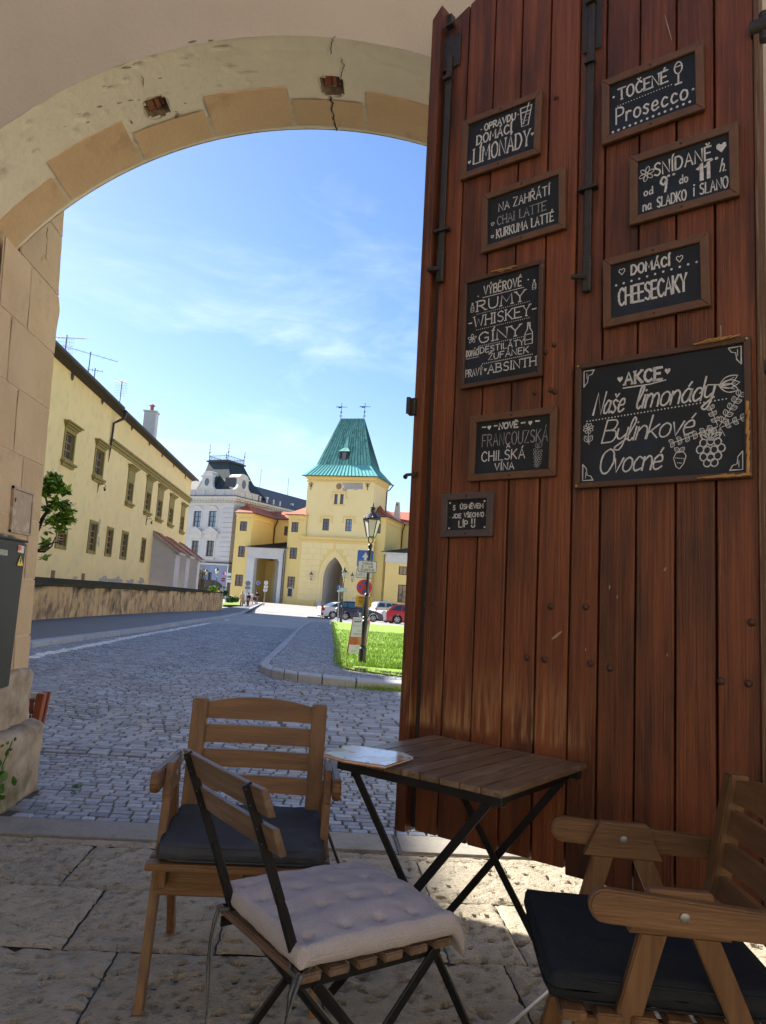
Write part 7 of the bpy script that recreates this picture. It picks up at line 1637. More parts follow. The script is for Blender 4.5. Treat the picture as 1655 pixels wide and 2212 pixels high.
# low roof behind the cream house gable and the long slate roof of the side wing
bb = MB(); bb.quad((-16,1.5,zBa-.5),(m0+1,1.5,zBa-.5),(m0+1,6,zBa+2.6),(-16,6,zBa+2.6)); W(FW, bb).build('side_roof', mat('grey_tile_roof', (.13,.12,.11), (.09,.085,.08), .8, 1.5, bump=1, bscale=3), wh, world=True)
g0 = SH.px(*K4(880, 700))[0]; zr0 = SH.px(*K4(935, 572), -5)[1]; bb = MB(); gE = 60
zr9 = SH.px(*K4(1535, 748), -5)[1]
bb.quad((.3,gB-.0,zC+.3),(.3,gE,zC+.3),(-5,gE,zr0),(-5,gB-3,zr0)); bb.quad((-5,gB-3,zr0),(-5,gE,zr0),(-10,gE,zC),(-10,gB-3,zC)); W(FW, bb).build('wing_roof', M['roofslate'], wh, world=True)
b = MB(); wallholes(b, SH, 26, gE, ZG, zC, [], 0); b.build('wing_wall', M['palewall'], wh, world=True)
for k in range(4): bb = MB(); y_ = gB-2+k*9; bb.tube([(-5,y_,zr0),(-5,y_,zr0+3.4)], .05, 4); W(FW, bb).build('lightning_rod', M['gutter'], wh, world=True)
for k in range(4): y_ = gB+4+k*8; fbox(FW, ((-1.3,y_-.25,zC+1.3),(-.8,y_+.25,zC+1.7))).build('roof_hatch', M['palestone'], wh, world=True)
# ------------------------------------------------------------------ street furniture
M['lampblack'] = mat('cast_iron_black', (.014,.014,.014), rough=.35, spec=.6)
M['lampglass'] = mat('lantern_glass', (.62,.62,.56), (.55,.55,.5), .25, 3, spec=.6)
def lampM(b, prof, c=(0,0,0), n=16): return b.lathe(prof, c, n)
def lantern(t, z, H, w_, wl=None):             # glazed six sided lantern with its crown, base at z
    P = lambda r_, h: (w_*r_, z+H*h)
    bb = MB(); bb.lathe([P(.52,0), P(.52,.02), P(.48,.03), P(.44,.035)], (0,0,0), 6); bb.build('lantern_base', M['lampblack'], t)
    for k in range(6):
        a, c = 2*PI*k/6, 2*PI*(k+1)/6; q = lambda r_, h, an: (w_*r_*math.cos(an), w_*r_*math.sin(an), z+H*h)
        MB().quad(q(.46,.03,a), q(.46,.03,c), q(.90,.50,c), q(.90,.50,a)).build('lantern_pane', M['lampglass'], t)
        bb = MB(); bb.tube([q(.47,.03,a), q(.93,.50,a)], w_*.045, 5); bb.build('glazing_bar', M['lampblack'], t)
    bb = MB(); bb.lathe([P(.94,.495), P(1.0,.51), P(1.0,.535), P(.92,.56), P(.78,.60), P(.45,.68), P(.26,.72), P(.24,.80), P(.30,.82), P(.24,.84), P(.30,.86), P(.12,.88), P(.07,.90)], (0,0,0), 12); bb.build('lantern_roof', M['lampblack'], t, smooth=True)
    bb = MB(); bb.lathe([P(.05,.90), P(.10,.925), P(.05,.95), P(.07,.965), P(.02,1.0)], (0,0,0), 8); bb.build('finial', M['lampblack'], t, smooth=True)
    for k in range(6): a = 2*PI*(k+.5)/6; MB().lathe([(w_*.02,z+H*.50),(w_*.13,z+H*.53),(w_*.11,z+H*.57),(w_*.02,z+H*.60)], (w_*.88*math.cos(a), w_*.88*math.sin(a), 0), 6).build('crown_leaf', M['lampblack'], t)
def lamp(label, p, H, grp='black lamp posts along the street'):
    t = thing('street_lamp', label, 'lamp post', (p[0], p[1], p[2]-.03), group=grp); k = H/1925.0
    zz = lambda y: (1955-y)*k+.03; r_ = lambda w_: w_*k/2
    MB().lathe([(r_(110),0),(r_(110),zz(1935)),(r_(92),zz(1925)),(r_(90),zz(1760)),(r_(72),zz(1745)),(r_(66),zz(1740))], (0,0,0), 8).build('base', M['lampblack'], t)
    MB().lathe([(r_(66),zz(1740)),(r_(76),zz(1725)),(r_(62),zz(1705)),(r_(62),zz(1450)),(r_(70),zz(1440)),(r_(50),zz(1420)),(r_(72),zz(1395)),(r_(56),zz(1385)),(r_(70),zz(1330)),(r_(54),zz(1180)),(r_(40),zz(1140)),(r_(60),zz(1128)),(r_(42),zz(1110))], (0,0,0), 14).build('lower_shaft', M['lampblack'], t, smooth=True)
    MB().lathe([(r_(38),zz(1110)),(r_(34),zz(620)),(r_(48),zz(600)),(r_(34),zz(590)),(r_(56),zz(555)),(r_(60),zz(545)),(r_(30),zz(525))], (0,0,0), 12).build('upper_shaft', M['lampblack'], t, smooth=True)
    for s in (-1, 1): MB().tube([(0,0,zz(530)),(s*r_(50),0,zz(500)),(s*r_(55),0,zz(450))], r_(14), 6).build('lantern_arm', M['lampblack'], t, smooth=True)
    lantern(t, zz(452), 420*k, r_(225)); return t
c6 = lambda x, y: K6(x, y)
pl1 = onG(*c6(583,1955), KH+.03); top = atY(*c6(693,30), pl1.y); H1 = top.z-pl1.z
lamp('large black cast iron street lamp nearest the plank door, at the lawn corner', pl1, H1)
pl2 = onG(*c6(335,1440), .1); H2 = atY(*c6(385,782), pl2.y).z-pl2.z
l2 = lamp('smaller black street lamp at the far corner of the lawn beside the dark blue car', pl2, H2)
def far_on(K, x, y): return onG(*K(x, y))
for (K, x, y0, y1, Y, lb) in ((K4, 495, 1520, 1805, 78, 'black street lamp beside the no entry sign at the end of the retaining wall'), (K4, 370, 1538, 1800, 84, 'black street lamp farthest left, half behind the bare shrub')):
    p0, p1 = atY(*K(x-18, y1), Y), atY(*K(x, y0), Y); p0.z = gz(Y)+.3; t = lamp(lb, p0, p1.z-p0.z)
# wall lanterns either side of the gate
for x, yt, yb, lb in ((217,1708,1797,'left'), (600,1718,1812,'right')):
    s, z0 = FT.px(*K5(x, yb), .5); z1 = FT.px(*K5(x, yt), .5)[1]; pos = FT.m @ Vector((s, -.5, z0)); t = thing('wall_lantern', 'black lantern on a curled bracket %s of the pointed gateway' % lb, 'lantern', pos, group='lanterns beside the gateway'); h = z1-z0
    lantern(t, h*.22, h*.78, h*.17); d = FT.n*-1
    MB().tube([(0,0,h*.22),(0,0,h*.08),tuple(d*.2+Vector((0,0,h*.02))),tuple(d*.5+Vector((0,0,h*.12)))], .05, 6).build('bracket', M['lampblack'], t, smooth=True)
# ------------------------------------------------------------------ signs
M['signblue'] = mat('sign_blue', (.02,.12,.50), rough=.4); M['signwhite'] = mat('sign_white', (.62,.64,.64), rough=.45); M['signgrey'] = mat('sign_grey_back', (.22,.24,.25), rough=.5, metal=.2); M['signorange'] = mat('tour_board_yellow', (.62,.38,.03), rough=.5); M['polegrey'] = mat('galvanised_pole', (.28,.30,.31), rough=.5, metal=.3)
def rrect(x0, x1, z0, z1, r_, n=5):
    P = []
    for cx, cz, a in ((x1-r_,z1-r_,0),(x0+r_,z1-r_,PI/2),(x0+r_,z0+r_,PI),(x1-r_,z0+r_,1.5*PI)): P += [(cx+r_*math.cos(a+PI/2*i/n), cz+r_*math.sin(a+PI/2*i/n)) for i in range(n+1)]
    return P
SG = YAW*0
def facing(p): return Matrix.Translation(p) @ Matrix.Rotation(-math.atan2(p[0], p[1])*1.0, 4, 'Z')
def plate(name, label, cat, K, box, Y, m_, border=None, bm_='ink', rnd=.12, parent=None, extra=None, tag_=True, grp=None, kind='rect', bw=.04):
    x0, x1, y0, y1 = box; c = atY(*K((x0+x1)/2, (y0+y1)/2), Y); w_ = (atY(*K(x1, (y0+y1)/2), Y)-atY(*K(x0, (y0+y1)/2), Y)).length; h = (atY(*K((x0+x1)/2, y0), Y)-atY(*K((x0+x1)/2, y1), Y)).length
    t = thing(name, label, cat, M=facing(c), group=grp)
    def fl(nm, P, y, mm, th=.003): MB().prism(P, y-th, y).build(nm, M[mm], t)
    if kind == 'rect':
        r_ = rnd*min(w_, h); fl('plate', rrect(-w_/2,w_/2,-h/2,h/2,r_), 0, 'signwhite' if border else m_, .006)
        if border: fl('border', rrect(-w_/2*.965,w_/2*.965,-h/2*.965,h/2*.965,r_*.9), -.007, bm_, .001); fl('panel', rrect(-w_/2+bw*w_,w_/2-bw*w_,-h/2+bw*w_,h/2-bw*w_,r_*.7), -.009, m_, .001)
    else:
        fl('plate', [(w_/2*math.cos(2*PI*i/32), w_/2*math.sin(2*PI*i/32)) for i in range(32)], 0, 'signwhite' if border else m_, .006)
        if border: fl('ring', [(w_*.485*math.cos(2*PI*i/32), w_*.485*math.sin(2*PI*i/32)) for i in range(32)], -.007, bm_, .001); fl('panel', [(w_*border*math.cos(2*PI*i/32), w_*border*math.sin(2*PI*i/32)) for i in range(32)], -.009, m_, .001)
    if extra: extra(t, w_, h, fl)
    return t
def txt(t, lines, w_, y, m_='ink', wt=None):
    for (s, x0, x1, z, h) in lines:
        b = MB(); write(b, s, x0*w_, x1*w_, z, h, wt or h*.15, lambda a, c: Vector((a, y, c)), sp=.24); b.build('lettering', M[m_], t)
Yl = pl1.y
def arrow(t, w_, h, fl): s = w_; fl('white_arrow', [(-.07*s,-.42*h),(.07*s,-.42*h),(.07*s,.08*h),(.20*s,.08*h),(0,.40*h),(-.20*s,.08*h),(-.07*s,.08*h)], -.011, 'signwhite', .001)
plate('one_way_sign', 'large blue square one way sign with a white arrow behind the street lamp', 'road sign', c6, (527,723,594,800), Yl+.09, 'signblue', True, 'signblue', .1, extra=arrow, bw=.03)
def chod(t, w_, h, fl): txt(t, [('CHODNÍK', -.28, .28, h*.16, h*.17), ('SE V ZIMĚ', -.32, .30, -h*.10, h*.17), ('NEUDRŽUJE', -.38, .38, -h*.36, h*.17)], w_, -.0125)
plate('notice_plate', 'white plate reading CHODNIK SE V ZIME NEUDRZUJE fixed on the lamp post', 'notice', c6, (537,762,716,858), Yl-.06, 'signwhite', True, 'ink', .16, extra=chod)
def bike(t, w_, h, fl):
    for cx in (-.34, -.14):
        b = MB(); ribbon(b, [(cx*w_+.065*w_*math.cos(a*PI/6), -.2*h+.065*w_*math.sin(a*PI/6)) for a in range(13)], .012*w_, lambda a, c: Vector((a, -.0125, c))); b.build('bicycle_wheel', M['ink'], t)
    b = MB(); ribbon(b, [(-.34*w_,-.2*h),(-.28*w_,-.02*h),(-.18*w_,-.02*h),(-.14*w_,-.2*h),(-.24*w_,-.2*h),(-.28*w_,-.02*h)], .012*w_, lambda a, c: Vector((a, -.0125, c))); ribbon(b, [(-.24*w_,-.2*h),(-.18*w_,-.02*h),(-.17*w_,.06*h),(-.13*w_,.06*h)], .012*w_, lambda a, c: Vector((a, -.0125, c))); b.build('bicycle_frame', M['ink'], t)
    MB().box((-.0,-.0125,-.45*h), (.015*w_,-.011,.45*h)).build('divider', M['ink'], t)
plate('cycle_plate', 'white plate with a bicycle symbol below the one way sign', 'road sign', c6, (517,712,806,926), Yl+.085, 'signwhite', True, 'ink', .12, extra=bike)
def nostop(t, w_, h, fl):
    r_ = w_/2*.97
    for s in (-1, 1):
        a = s*PI/4+.0; d = (math.cos(a), math.sin(a)); n_ = (-d[1]*.085*w_, d[0]*.085*w_); e = r_*.86
        fl('red_bar', [(-d[0]*e-n_[0],-d[1]*e-n_[1]),(d[0]*e-n_[0],d[1]*e-n_[1]),(d[0]*e+n_[0],d[1]*e+n_[1]),(-d[0]*e+n_[0],-d[1]*e+n_[1])], -.011-.001*(s > 0), 'red', .001)
plate('no_stopping_sign', 'round red and blue no stopping sign behind the lamp post', 'road sign', c6, (518,708,936,1125), Yl+.085, 'signblue', .37, 'red', kind='round', extra=nostop)
def tour(t, w_, h, fl): txt(t, [('KROMĚŘÍŽ', -.30, .34, h*.22, h*.16), ('HISTORY', -.32, .0, h*.02, h*.09), ('TOUR', -.32, -.08, -h*.14, h*.12), ('BUS', .16, .30, -h*.08, h*.12), ('NÁMĚSTÍ', -.3, .3, -h*.30, h*.06)], w_, -.0125)
plate('tour_board', 'yellow sightseeing tour board lowest on the lamp post', 'sign', c6, (507,702,1133,1262), Yl+.085, 'signorange', True, 'signorange', .12, extra=tour)
# A-board behind the lamp
ab = onG(*c6(430,1850), KH+.03); Yb = ab.y; at_ = thing('pavement_board', 'tall leaning advertising board with a bus picture standing on the grass behind the lamp', 'board', (ab.x+.25, Yb, ab.z))
q = [atY(*c6(*p), Yb+o) for p, o in (((420,1810),0),((612,1820),0),((684,1388),.22),((486,1385),.22))]
bb = MB(); n_ = Vector((0,.012,0)); bb.v = q+[p+n_ for p in q]; bb.f = [(0,1,2,3),(7,6,5,4),(0,4,5,1),(1,5,6,2),(2,6,7,3),(3,7,4,0)]; bb.mi = [0]*6; bb.build('panel', M['signwhite'], at_, world=True)
def onb(u, v, o=-.004): a = q[0].lerp(q[1], u); c = q[3].lerp(q[2], u); return a.lerp(c, v)+Vector((0,o,0))
M['poster_grad'] = mat('poster_orange', (.42,.07,.03), (.62,.36,.12), .5, 2.5, stretch=(2,1,1)); M['poster_pale'] = mat('poster_pale_blue', (.42,.47,.52), (.55,.58,.60), .5, 4); M['inkgrey'] = mat('ink_grey', (.25,.25,.27), rough=.7)
for nm, u0, u1, v0, v1, m_ in (('orange_band',0,1,.24,.46,'poster_grad'),('picture',.04,.96,.74,.97,'poster_pale'),('red_badge',.80,.95,.80,.92,'red')): MB().quad(onb(u0,v0),onb(u1,v0),onb(u1,v1),onb(u0,v1)).build(nm, M[m_], at_, world=True) if nm != 'red_badge' else MB().quad(onb(u0,v0,-.008),onb(u1,v0,-.008),onb(u1,v1,-.008),onb(u0,v1,-.008)).build(nm, M[m_], at_, world=True)
MB().add([onb(u,v,-.007) for u, v in ((.08,.80),(.5,.78),(.56,.82),(.56,.90),(.12,.93),(.06,.88))], [(0,1,2,3,4,5)]).build('printed_bus', M['signwhite'], at_, world=True)
for k in range(4): MB().quad(onb(.1+.1*k,.86,-.009),onb(.17+.1*k,.858,-.009),onb(.17+.1*k,.90,-.009),onb(.1+.1*k,.905,-.009)).build('bus_window', M['windark'], at_, world=True)
for i, (v, u0, u1) in enumerate(((.64,.3,.7),(.60,.35,.62),(.55,.15,.8),(.53,.15,.8),(.51,.15,.78),(.18,.35,.7),(.15,.4,.6),(.08,.15,.5),(.05,.15,.45))): MB().quad(onb(u0,v,-.006),onb(u1,v,-.006),onb(u1,v+.007,-.006),onb(u0,v+.007,-.006)).build('print_line', M['inkgrey'], at_, world=True)
for u in (.0, .96): MB().beam(onb(u+.02,-.10,.02), onb(u+.02,1.0,.02), .035, .02, (0,1,0)).build('leg', M['redwood'], at_, world=True); MB().beam((onb(u+.02,0).x, Yb+.55, ab.z-.02), onb(u+.02,1.0,.03), .035, .02, (0,1,0)).build('rear_leg', M['redwood'], at_, world=True)
# round sign on a post carried by lamp 2 and its small plates
def post(name, label, K, foot, top_, Y, r_=.03, m_='polegrey', grp=None):
    p1 = atY(*K(*top_), Y); p0 = atY(*K(*foot), Y); z0 = gz(Y)-.05; t = thing(name, label, 'sign post', (p0.x, Y, z0), group=grp); MB().tube([(0,0,0),(p1.x-p0.x,0,p1.z-z0)], r_, 8).build('post', M[m_], t); return t, p1
y2 = pl2.y
plate('one_way_sign', 'small blue one way sign left of the second lamp, in front of the gateway', 'road sign', c6, (293,345,1003,1058), y2+4, 'signblue', True, 'signblue', .08, extra=arrow, bw=.03)
plate('plate', 'small white plate under the small blue one way sign', 'road sign', c6, (290,345,1062,1086), y2+4, 'signwhite', None)
post('sign_post', 'grey post of the small blue one way sign', c6, (308,1330), (318,1003), y2+4.05)
plate('plate', 'pale green plate crossing the second lamp post', 'sign', c6, (322,403,1036,1084), y2-.15, 'signwhite', True, 'signgrey')
plate('notice', 'small white paper notices on the wall right of the gateway', 'notice', c6, (488,520,1010,1070), 119, 'signwhite', None)
# no entry
def bar(t, w_, h, fl): fl('white_bar', [(-.36*w_,-.08*w_),(.36*w_,-.08*w_),(.36*w_,.08*w_),(-.36*w_,.08*w_)], -.011, 'signwhite', .001)
plate('no_entry_sign', 'round red no entry sign at the end of the stained wall', 'road sign', K4, (546,596,1652,1706), 62, 'red', .44, 'red', kind='round', extra=bar); post('sign_post', 'pale post of the no entry sign', K4, (551,1995), (569,1705), 62.05, .035, 'signwhite')
# backs of two signs on grey posts
def tee(t, w_, h, fl): fl('dark_mark', [(-.3*w_,.3*w_),(.3*w_,.3*w_),(.3*w_,.2*w_),(.06*w_,.2*w_),(.06*w_,-.3*w_),(-.06*w_,-.3*w_),(-.06*w_,.2*w_),(-.3*w_,.2*w_)], -.009, 'polegrey', .001)
for x, y0, foot, Y, lb, m_, r_ in ((863,1721,(832,2028),74,'nearer','signgrey',31),(1076,1715,(1048,1982),98,'farther','signwhite',25)):
    plate('round_sign', '%s round grey sign by the portico, turned away' % lb, 'road sign', K4, (x-r_,x+r_,y0-r_,y0+r_), Y, m_, None, kind='round', extra=tee, grp='round signs near the portico'); post('sign_post', 'grey post of the %s round sign by the portico' % lb, K4, foot, (x-4, y0-20), Y+.06, .035)
    for i in range(2): plate('plate', '%s small plate under the %s round sign' % (('upper','lower')[i], lb), 'road sign', K4, (x-r_-2-6*i,x+r_-4-6*i,y0+r_+5+40*i,y0+r_+38+40*i), Y, ('signgrey' if r_ > 28 else 'signwhite') if i == 0 else 'signwhite', None, extra=tee)
plate('mandatory_sign', 'round blue pedestrian sign on the portico pillar', 'road sign', K4, (960,1005,1692,1738), 116, 'signblue', .45, 'signwhite', kind='round')
for i, (x0, x1, y0, y1, m_, lb) in enumerate(((565,586,1586,1622,'red','small red and white emblem plate on the corner house'),(588,606,1586,1622,'signwhite','small white emblem plate on the corner house'),(612,662,1598,1632,'signwhite','upper white name plate on the corner house'),(608,658,1655,1672,'signwhite','middle white name plate on the corner house'),(606,658,1680,1710,'signwhite','lower white name plate on the corner house'),(592,650,1640,1650,'polegrey','thin arrow shaped finger plate on the corner house'))): plate('name_plate', lb, 'plate', K4, (x0,x1,y0,y1), 120, m_, None)
# construction fence panels behind the cars
for (x0, x1, y0, y1, Y, lb) in ((468,872,1172,1330,72,'thin grey temporary fence standing behind the parked cars'),(106,130,1185,1390,58,'narrow red and white barrier post stood at the roadside left of the white saloon')):
    a, c = atY(*c6(x0, (y0+y1)/2), Y), atY(*c6(x1, (y0+y1)/2), Y); zt3 = atY(*c6((x0+x1)/2, y0), Y).z; z0 = gz(Y); t = thing('barrier', lb, 'barrier', (a.x, Y, z0))
    for f_ in (0, 1): MB().tube([(lerp(0,c.x-a.x,f_),0,0),(lerp(0,c.x-a.x,f_),0,zt3-z0)], .025, 6).build('upright', M['polegrey'], t)
    MB().tube([(0,0,zt3-z0),(c.x-a.x,0,zt3-z0-.05)], .022, 6).build('top_rail', M['polegrey'], t)
    if Y < 60: MB().box((-.02,-.03,.25),(c.x-a.x+.02,.03,1.0)).build('red_panel', M['red'], t); MB().box((-.02,-.035,.45),(c.x-a.x+.02,.035,.6)).build('white_stripe', M['signwhite'], t); MB().box((-1.0,-.25,0),(.9,.25,.09)).build('rubber_foot', M['windark'], t, bevel=.03)
    else: MB().box((0,-.01,.1),(c.x-a.x,.01,.14)).build('bottom_rail', M['polegrey'], t)
for x, y0, y1, w_, lb in ((543,1290,1400,8,'thin dark bollard in front of the dark blue car'),(565,1338,1400,22,'grey litter bin in front of the dark blue car')):
    Y = 52; a = atY(*c6(x, y0), Y); z0 = gz(Y); t = thing('bollard' if w_ < 10 else 'litter_bin', lb, 'bollard' if w_ < 10 else 'bin', (a.x, Y, z0)); r_ = w_*.1831/2*Y/F; MB().lathe([(r_,0),(r_,a.z-z0-.08),(r_*.8,a.z-z0),(r_*.3,a.z-z0+.03)], (0,0,0), 12).build('body', M['windark' if w_ < 10 else 'signgrey'], t, smooth=True); MB().lathe([(r_*1.12,a.z-z0-.22),(r_*1.12,a.z-z0-.16)], (0,0,0), 12).build('band', M['polegrey'], t)
# ------------------------------------------------------------------ cars
M['tyre'] = mat('tyre', (.015,.015,.015), rough=.85); M['rim'] = mat('alloy_rim', (.45,.46,.48), rough=.3, metal=.7); M['carglass'] = mat('car_glass', (.02,.035,.04), rough=.05, spec=1); M['carglass2'] = mat('car_glass_teal', (.05,.13,.14), rough=.05, spec=1)
M['tail'] = mat('tail_lamp', (.45,.02,.02), rough=.15, spec=.8); M['head'] = mat('head_lamp', (.5,.52,.55), rough=.1, spec=1)
def paint(n, c): return mat('car_paint_'+n, c, rough=.25, coat=.8, spec=.6)
M['pwhite'] = paint('white', (.62,.62,.63)); M['pblue'] = paint('dark_blue', (.012,.022,.075)); M['pred'] = paint('red', (.50,.012,.03)); M['psilver'] = paint('silver', (.32,.35,.38))
def car(name, label, pos, rz, L_, H_, W2, m_, prof, roof, wb=(.20,.79), r_=.31, glass='carglass', cat='car'):
    # prof: lower body outline (x 0..1 along the length, z 0..1 of the height); roof: glasshouse outline; nose at x = 1
    t = thing(name, label, cat, pos, rz); hw2 = W2/2; X = lambda x: (x-.5)*L_; Z = lambda z: z*H_
    def arch(cx): return [(cx+ (r_*1.16/L_)*math.cos(PI-PI*i/10), (.0+ r_*1.0/H_)+ (r_*1.16/H_)*math.sin(PI-PI*i/10)) for i in range(11)]
    zb = .13; lo = [(0.02, zb)]+[(wb[0]-r_*1.16/L_, zb)]+arch(wb[0])+[(wb[0]+r_*1.16/L_, zb)]+[(wb[1]-r_*1.16/L_, zb)]+arch(wb[1])+[(wb[1]+r_*1.16/L_, zb)]+[(.985, zb)]
    P = [(X(x), Z(z)) for x, z in lo]+[(X(x), Z(z)) for x, z in reversed(prof)]; n_ = len(P); b = MB()
    lev = ((-hw2+.10, .985), (-hw2, 1.0), (hw2, 1.0), (hw2-.10, .985))
    cx_, cz_ = 0, Z(.45)
    for y, s in lev: b.v += [Vector((cx_+(x-cx_)*s, y, z if z < Z(.3) else cz_+(z-cz_)*(.97 if s < 1 else 1))) for x, z in P]
    for l_ in range(3):
        for i in range(n_): j = (i+1) % n_; b.f.append((l_*n_+i, l_*n_+j, (l_+1)*n_+j, (l_+1)*n_+i)); b.mi.append(0)
    b.f += [tuple(range(n_)), tuple(range(3*n_, 4*n_))]; b.mi += [0, 0]; b.build('body', M[m_], t, smooth=True)
    R_ = [(X(x), Z(z)) for x, z in roof]; k = len(R_); b = MB(); zl = min(z for x, z in R_); zh = max(z for x, z in R_)
    for sgn in (-1, 1): b.v += [Vector((x, sgn*(hw2-.04-.20*(z-zl)/(zh-zl)), z)) for x, z in R_]
    for i in range(k): j = (i+1) % k; b.f.append((i, j, k+j, k+i)); b.mi.append(0)
    b.f += [tuple(range(k))[::-1], tuple(range(k, 2*k))]; b.mi += [0, 0]; b.build('cabin', M[m_], t, smooth=True)
    # side windows, windscreen and rear window
    top = sorted([p for p in roof if p[1] > .9], key=lambda p: p[0]); base = sorted([p for p in roof if p[1] < .7], key=lambda p: p[0]); bx0, bx1 = base[0][0], base[-1][0]; tx0, tx1 = top[0][0], top[-1][0]; zb0 = base[0][1]
    def inner(u, v): return (lerp(lerp(bx0, bx1, u), lerp(tx0, tx1, u), v), lerp(zb0+.02, .97, v))
    for sgn in (-1, 1):
        for u0, u1 in ((.05,.30),(.33,.60),(.63,.93)):
            q = [inner(u0,.06), inner(u1,.06), inner(u1,.82), inner(u0,.82)]; MB().add([(X(x), sgn*(hw2-.033-.20*(Z(z)-zl)/(zh-zl)), Z(z)) for x, z in q], [(0,1,2,3)]).build('side_window', M[glass], t)
        for cx in wb:
            w2 = thing('wheel', None, None) if False else None
            bb = MB(); bb.lathe([(r_*.62,-.10),(r_,-.09),(r_,.09),(r_*.62,.10)], (X(cx), sgn*(hw2-.12), r_), 20, 'Y'); w_ = bb.build('wheel', M['tyre'], t, smooth=True)
            bb = MB(); bb.lathe([(r_*.66,-.0),(r_*.66,.012),(r_*.60,.012)], (X(cx), sgn*(hw2-.015)-.0, r_), 20, 'Y'); bb.build('rim', M['rim'], w_)
            for s_ in range(6): a = s_*PI/3; MB().beam((X(cx), sgn*(hw2+.004), r_), (X(cx)+r_*.6*math.cos(a), sgn*(hw2+.004), r_+r_*.6*math.sin(a)), .02, .07, (0,1,0) if False else (math.sin(a),0,-math.cos(a))).build('spoke', M['rim'], w_)
            bb = MB(); bb.lathe([(r_*.58,.0),(r_*.1,.0)], (X(cx), sgn*(hw2-.001), r_), 16, 'Y'); bb.build('wheel_dish', M['windark'], w_)
        MB().box((X(.955), sgn*(hw2-.42), Z(.42)), (X(.995), sgn*(hw2-.06), Z(.52))).build('headlight', M['head'], t, bevel=.03)
        MB().box((X(.0)-.01, sgn*(hw2-.30), Z(.47)), (X(.035), sgn*(hw2+.005), Z(.62))).build('tail_light', M['tail'], t, bevel=.03)
        MB().box((X(.62), sgn*(hw2), Z(.62)), (X(.66), sgn*(hw2+.16), Z(.70))).build('mirror', M[m_], t, bevel=.02)
        for xd in (.40, .62): MB().box((X(xd)-.006, sgn*(hw2-.004), Z(.2)), (X(xd)+.006, sgn*(hw2+.004), Z(.6))).build('door_seam', M['windark'], t)
    for (ua, ub, sg) in ((0,.0,-1),(1,1,1)):
        a, c = inner(ua, .1), inner(ua, .85); o_ = .018*sg; MB().add([(X(a[0])+o_,-hw2+.14,Z(a[1])),(X(a[0])+o_,hw2-.14,Z(a[1])),(X(c[0])+o_,hw2-.28,Z(c[1])),(X(c[0])+o_,-hw2+.28,Z(c[1]))], [(0,1,2,3)]).build('windscreen' if sg > 0 else 'rear_window', M[glass], t)
    MB().box((X(-.005), -hw2+.1, Z(.14)), (X(.03), hw2-.1, Z(.30))).build('rear_bumper', M[m_], t, bevel=.04); MB().box((X(.97), -hw2+.1, Z(.13)), (X(1.003), hw2-.1, Z(.30))).build('front_bumper', M[m_], t, bevel=.04)
    MB().box((X(-.006), -.26, Z(.36)), (X(.0), .26, Z(.43))).build('number_plate', M['signwhite'], t)
    MB().box((X(.02), -hw2+.15, .12), (X(.97), hw2-.15, Z(.2))).build('underbody', M['tyre'], t)
    return t
wagon = ([(0,.2),(0,.55),(.01,.66),(.30,.67),(.62,.64),(.72,.62),(.9,.53),(.98,.42),(1,.3),(1,.2)], [(.01,.64),(.045,.88),(.10,.97),(.25,1.0),(.42,.99),(.52,.95),(.70,.64)])
saloon = ([(0,.2),(0,.6),(.03,.68),(.14,.69),(.3,.67),(.64,.64),(.74,.62),(.92,.53),(.985,.42),(1,.3),(1,.2)], [(.12,.67),(.27,.93),(.36,.99),(.46,1.0),(.55,.96),(.74,.63)])
hatch = ([(0,.2),(0,.5),(.02,.62),(.1,.66),(.3,.66),(.66,.63),(.76,.61),(.93,.52),(.985,.40),(1,.3),(1,.2)], [(.03,.64),(.10,.90),(.18,.98),(.34,1.0),(.48,.98),(.56,.94),(.76,.62)])
def place(x0, y0, x1, y1, wbf):                # ground points of the two near wheels -> centre, heading, length
    a, c = onG(*c6(x0, y0)), onG(*c6(x1, y1)); return a, c
def carat(name, label, xr, xf, Y, wheel_x, m_, shp, Hh, W2, glass='carglass', dy=0, Ll=None, zlift=0):
    a = atY(*c6(xr, 1400), Y); c = atY(*c6(xf, 1430), Y+dy); L_ = Ll or (c-a).length; d = (c-a); rz = math.atan2(d.y, d.x); mid = Vector((a.x+math.cos(rz)*L_/2, a.y+math.sin(rz)*L_/2, 0)); n_ = Vector((-math.sin(rz), math.cos(rz), 0)); mid += n_*W2/2; mid.z = gz(Y)+zlift
    return car(name, label, mid, rz, L_, Hh, W2, M and m_, shp[0], shp[1], glass=glass)
Yc = 62
carat('parked_car', 'dark blue estate car parked behind the lamp posts', 275, 832, 61, None, 'pblue', wagon, 1.50, 1.72, 'carglass2', dy=-.3)
carat('parked_car', 'white saloon car with black and silver wheels half hidden behind the dark blue car', 120, 700, 66.5, None, 'pwhite', saloon, 1.46, 1.8, dy=1.5)
carat('parked_car', 'red hatchback car parked nearest the plank door', 868, 1300, 56, None, 'pred', hatch, 1.44, 1.75, dy=-.5, Ll=4.1)
carat('parked_car', 'second white car tucked behind the red hatchback', 812, 1500, 64, None, 'pwhite', saloon, 1.46, 1.8, dy=1, Ll=4.6)
carat('parked_car', 'silver estate car farthest back behind the white car', 740, 1100, 74, None, 'psilver', wagon, 1.55, 1.75, dy=1, Ll=4.4, zlift=.1)
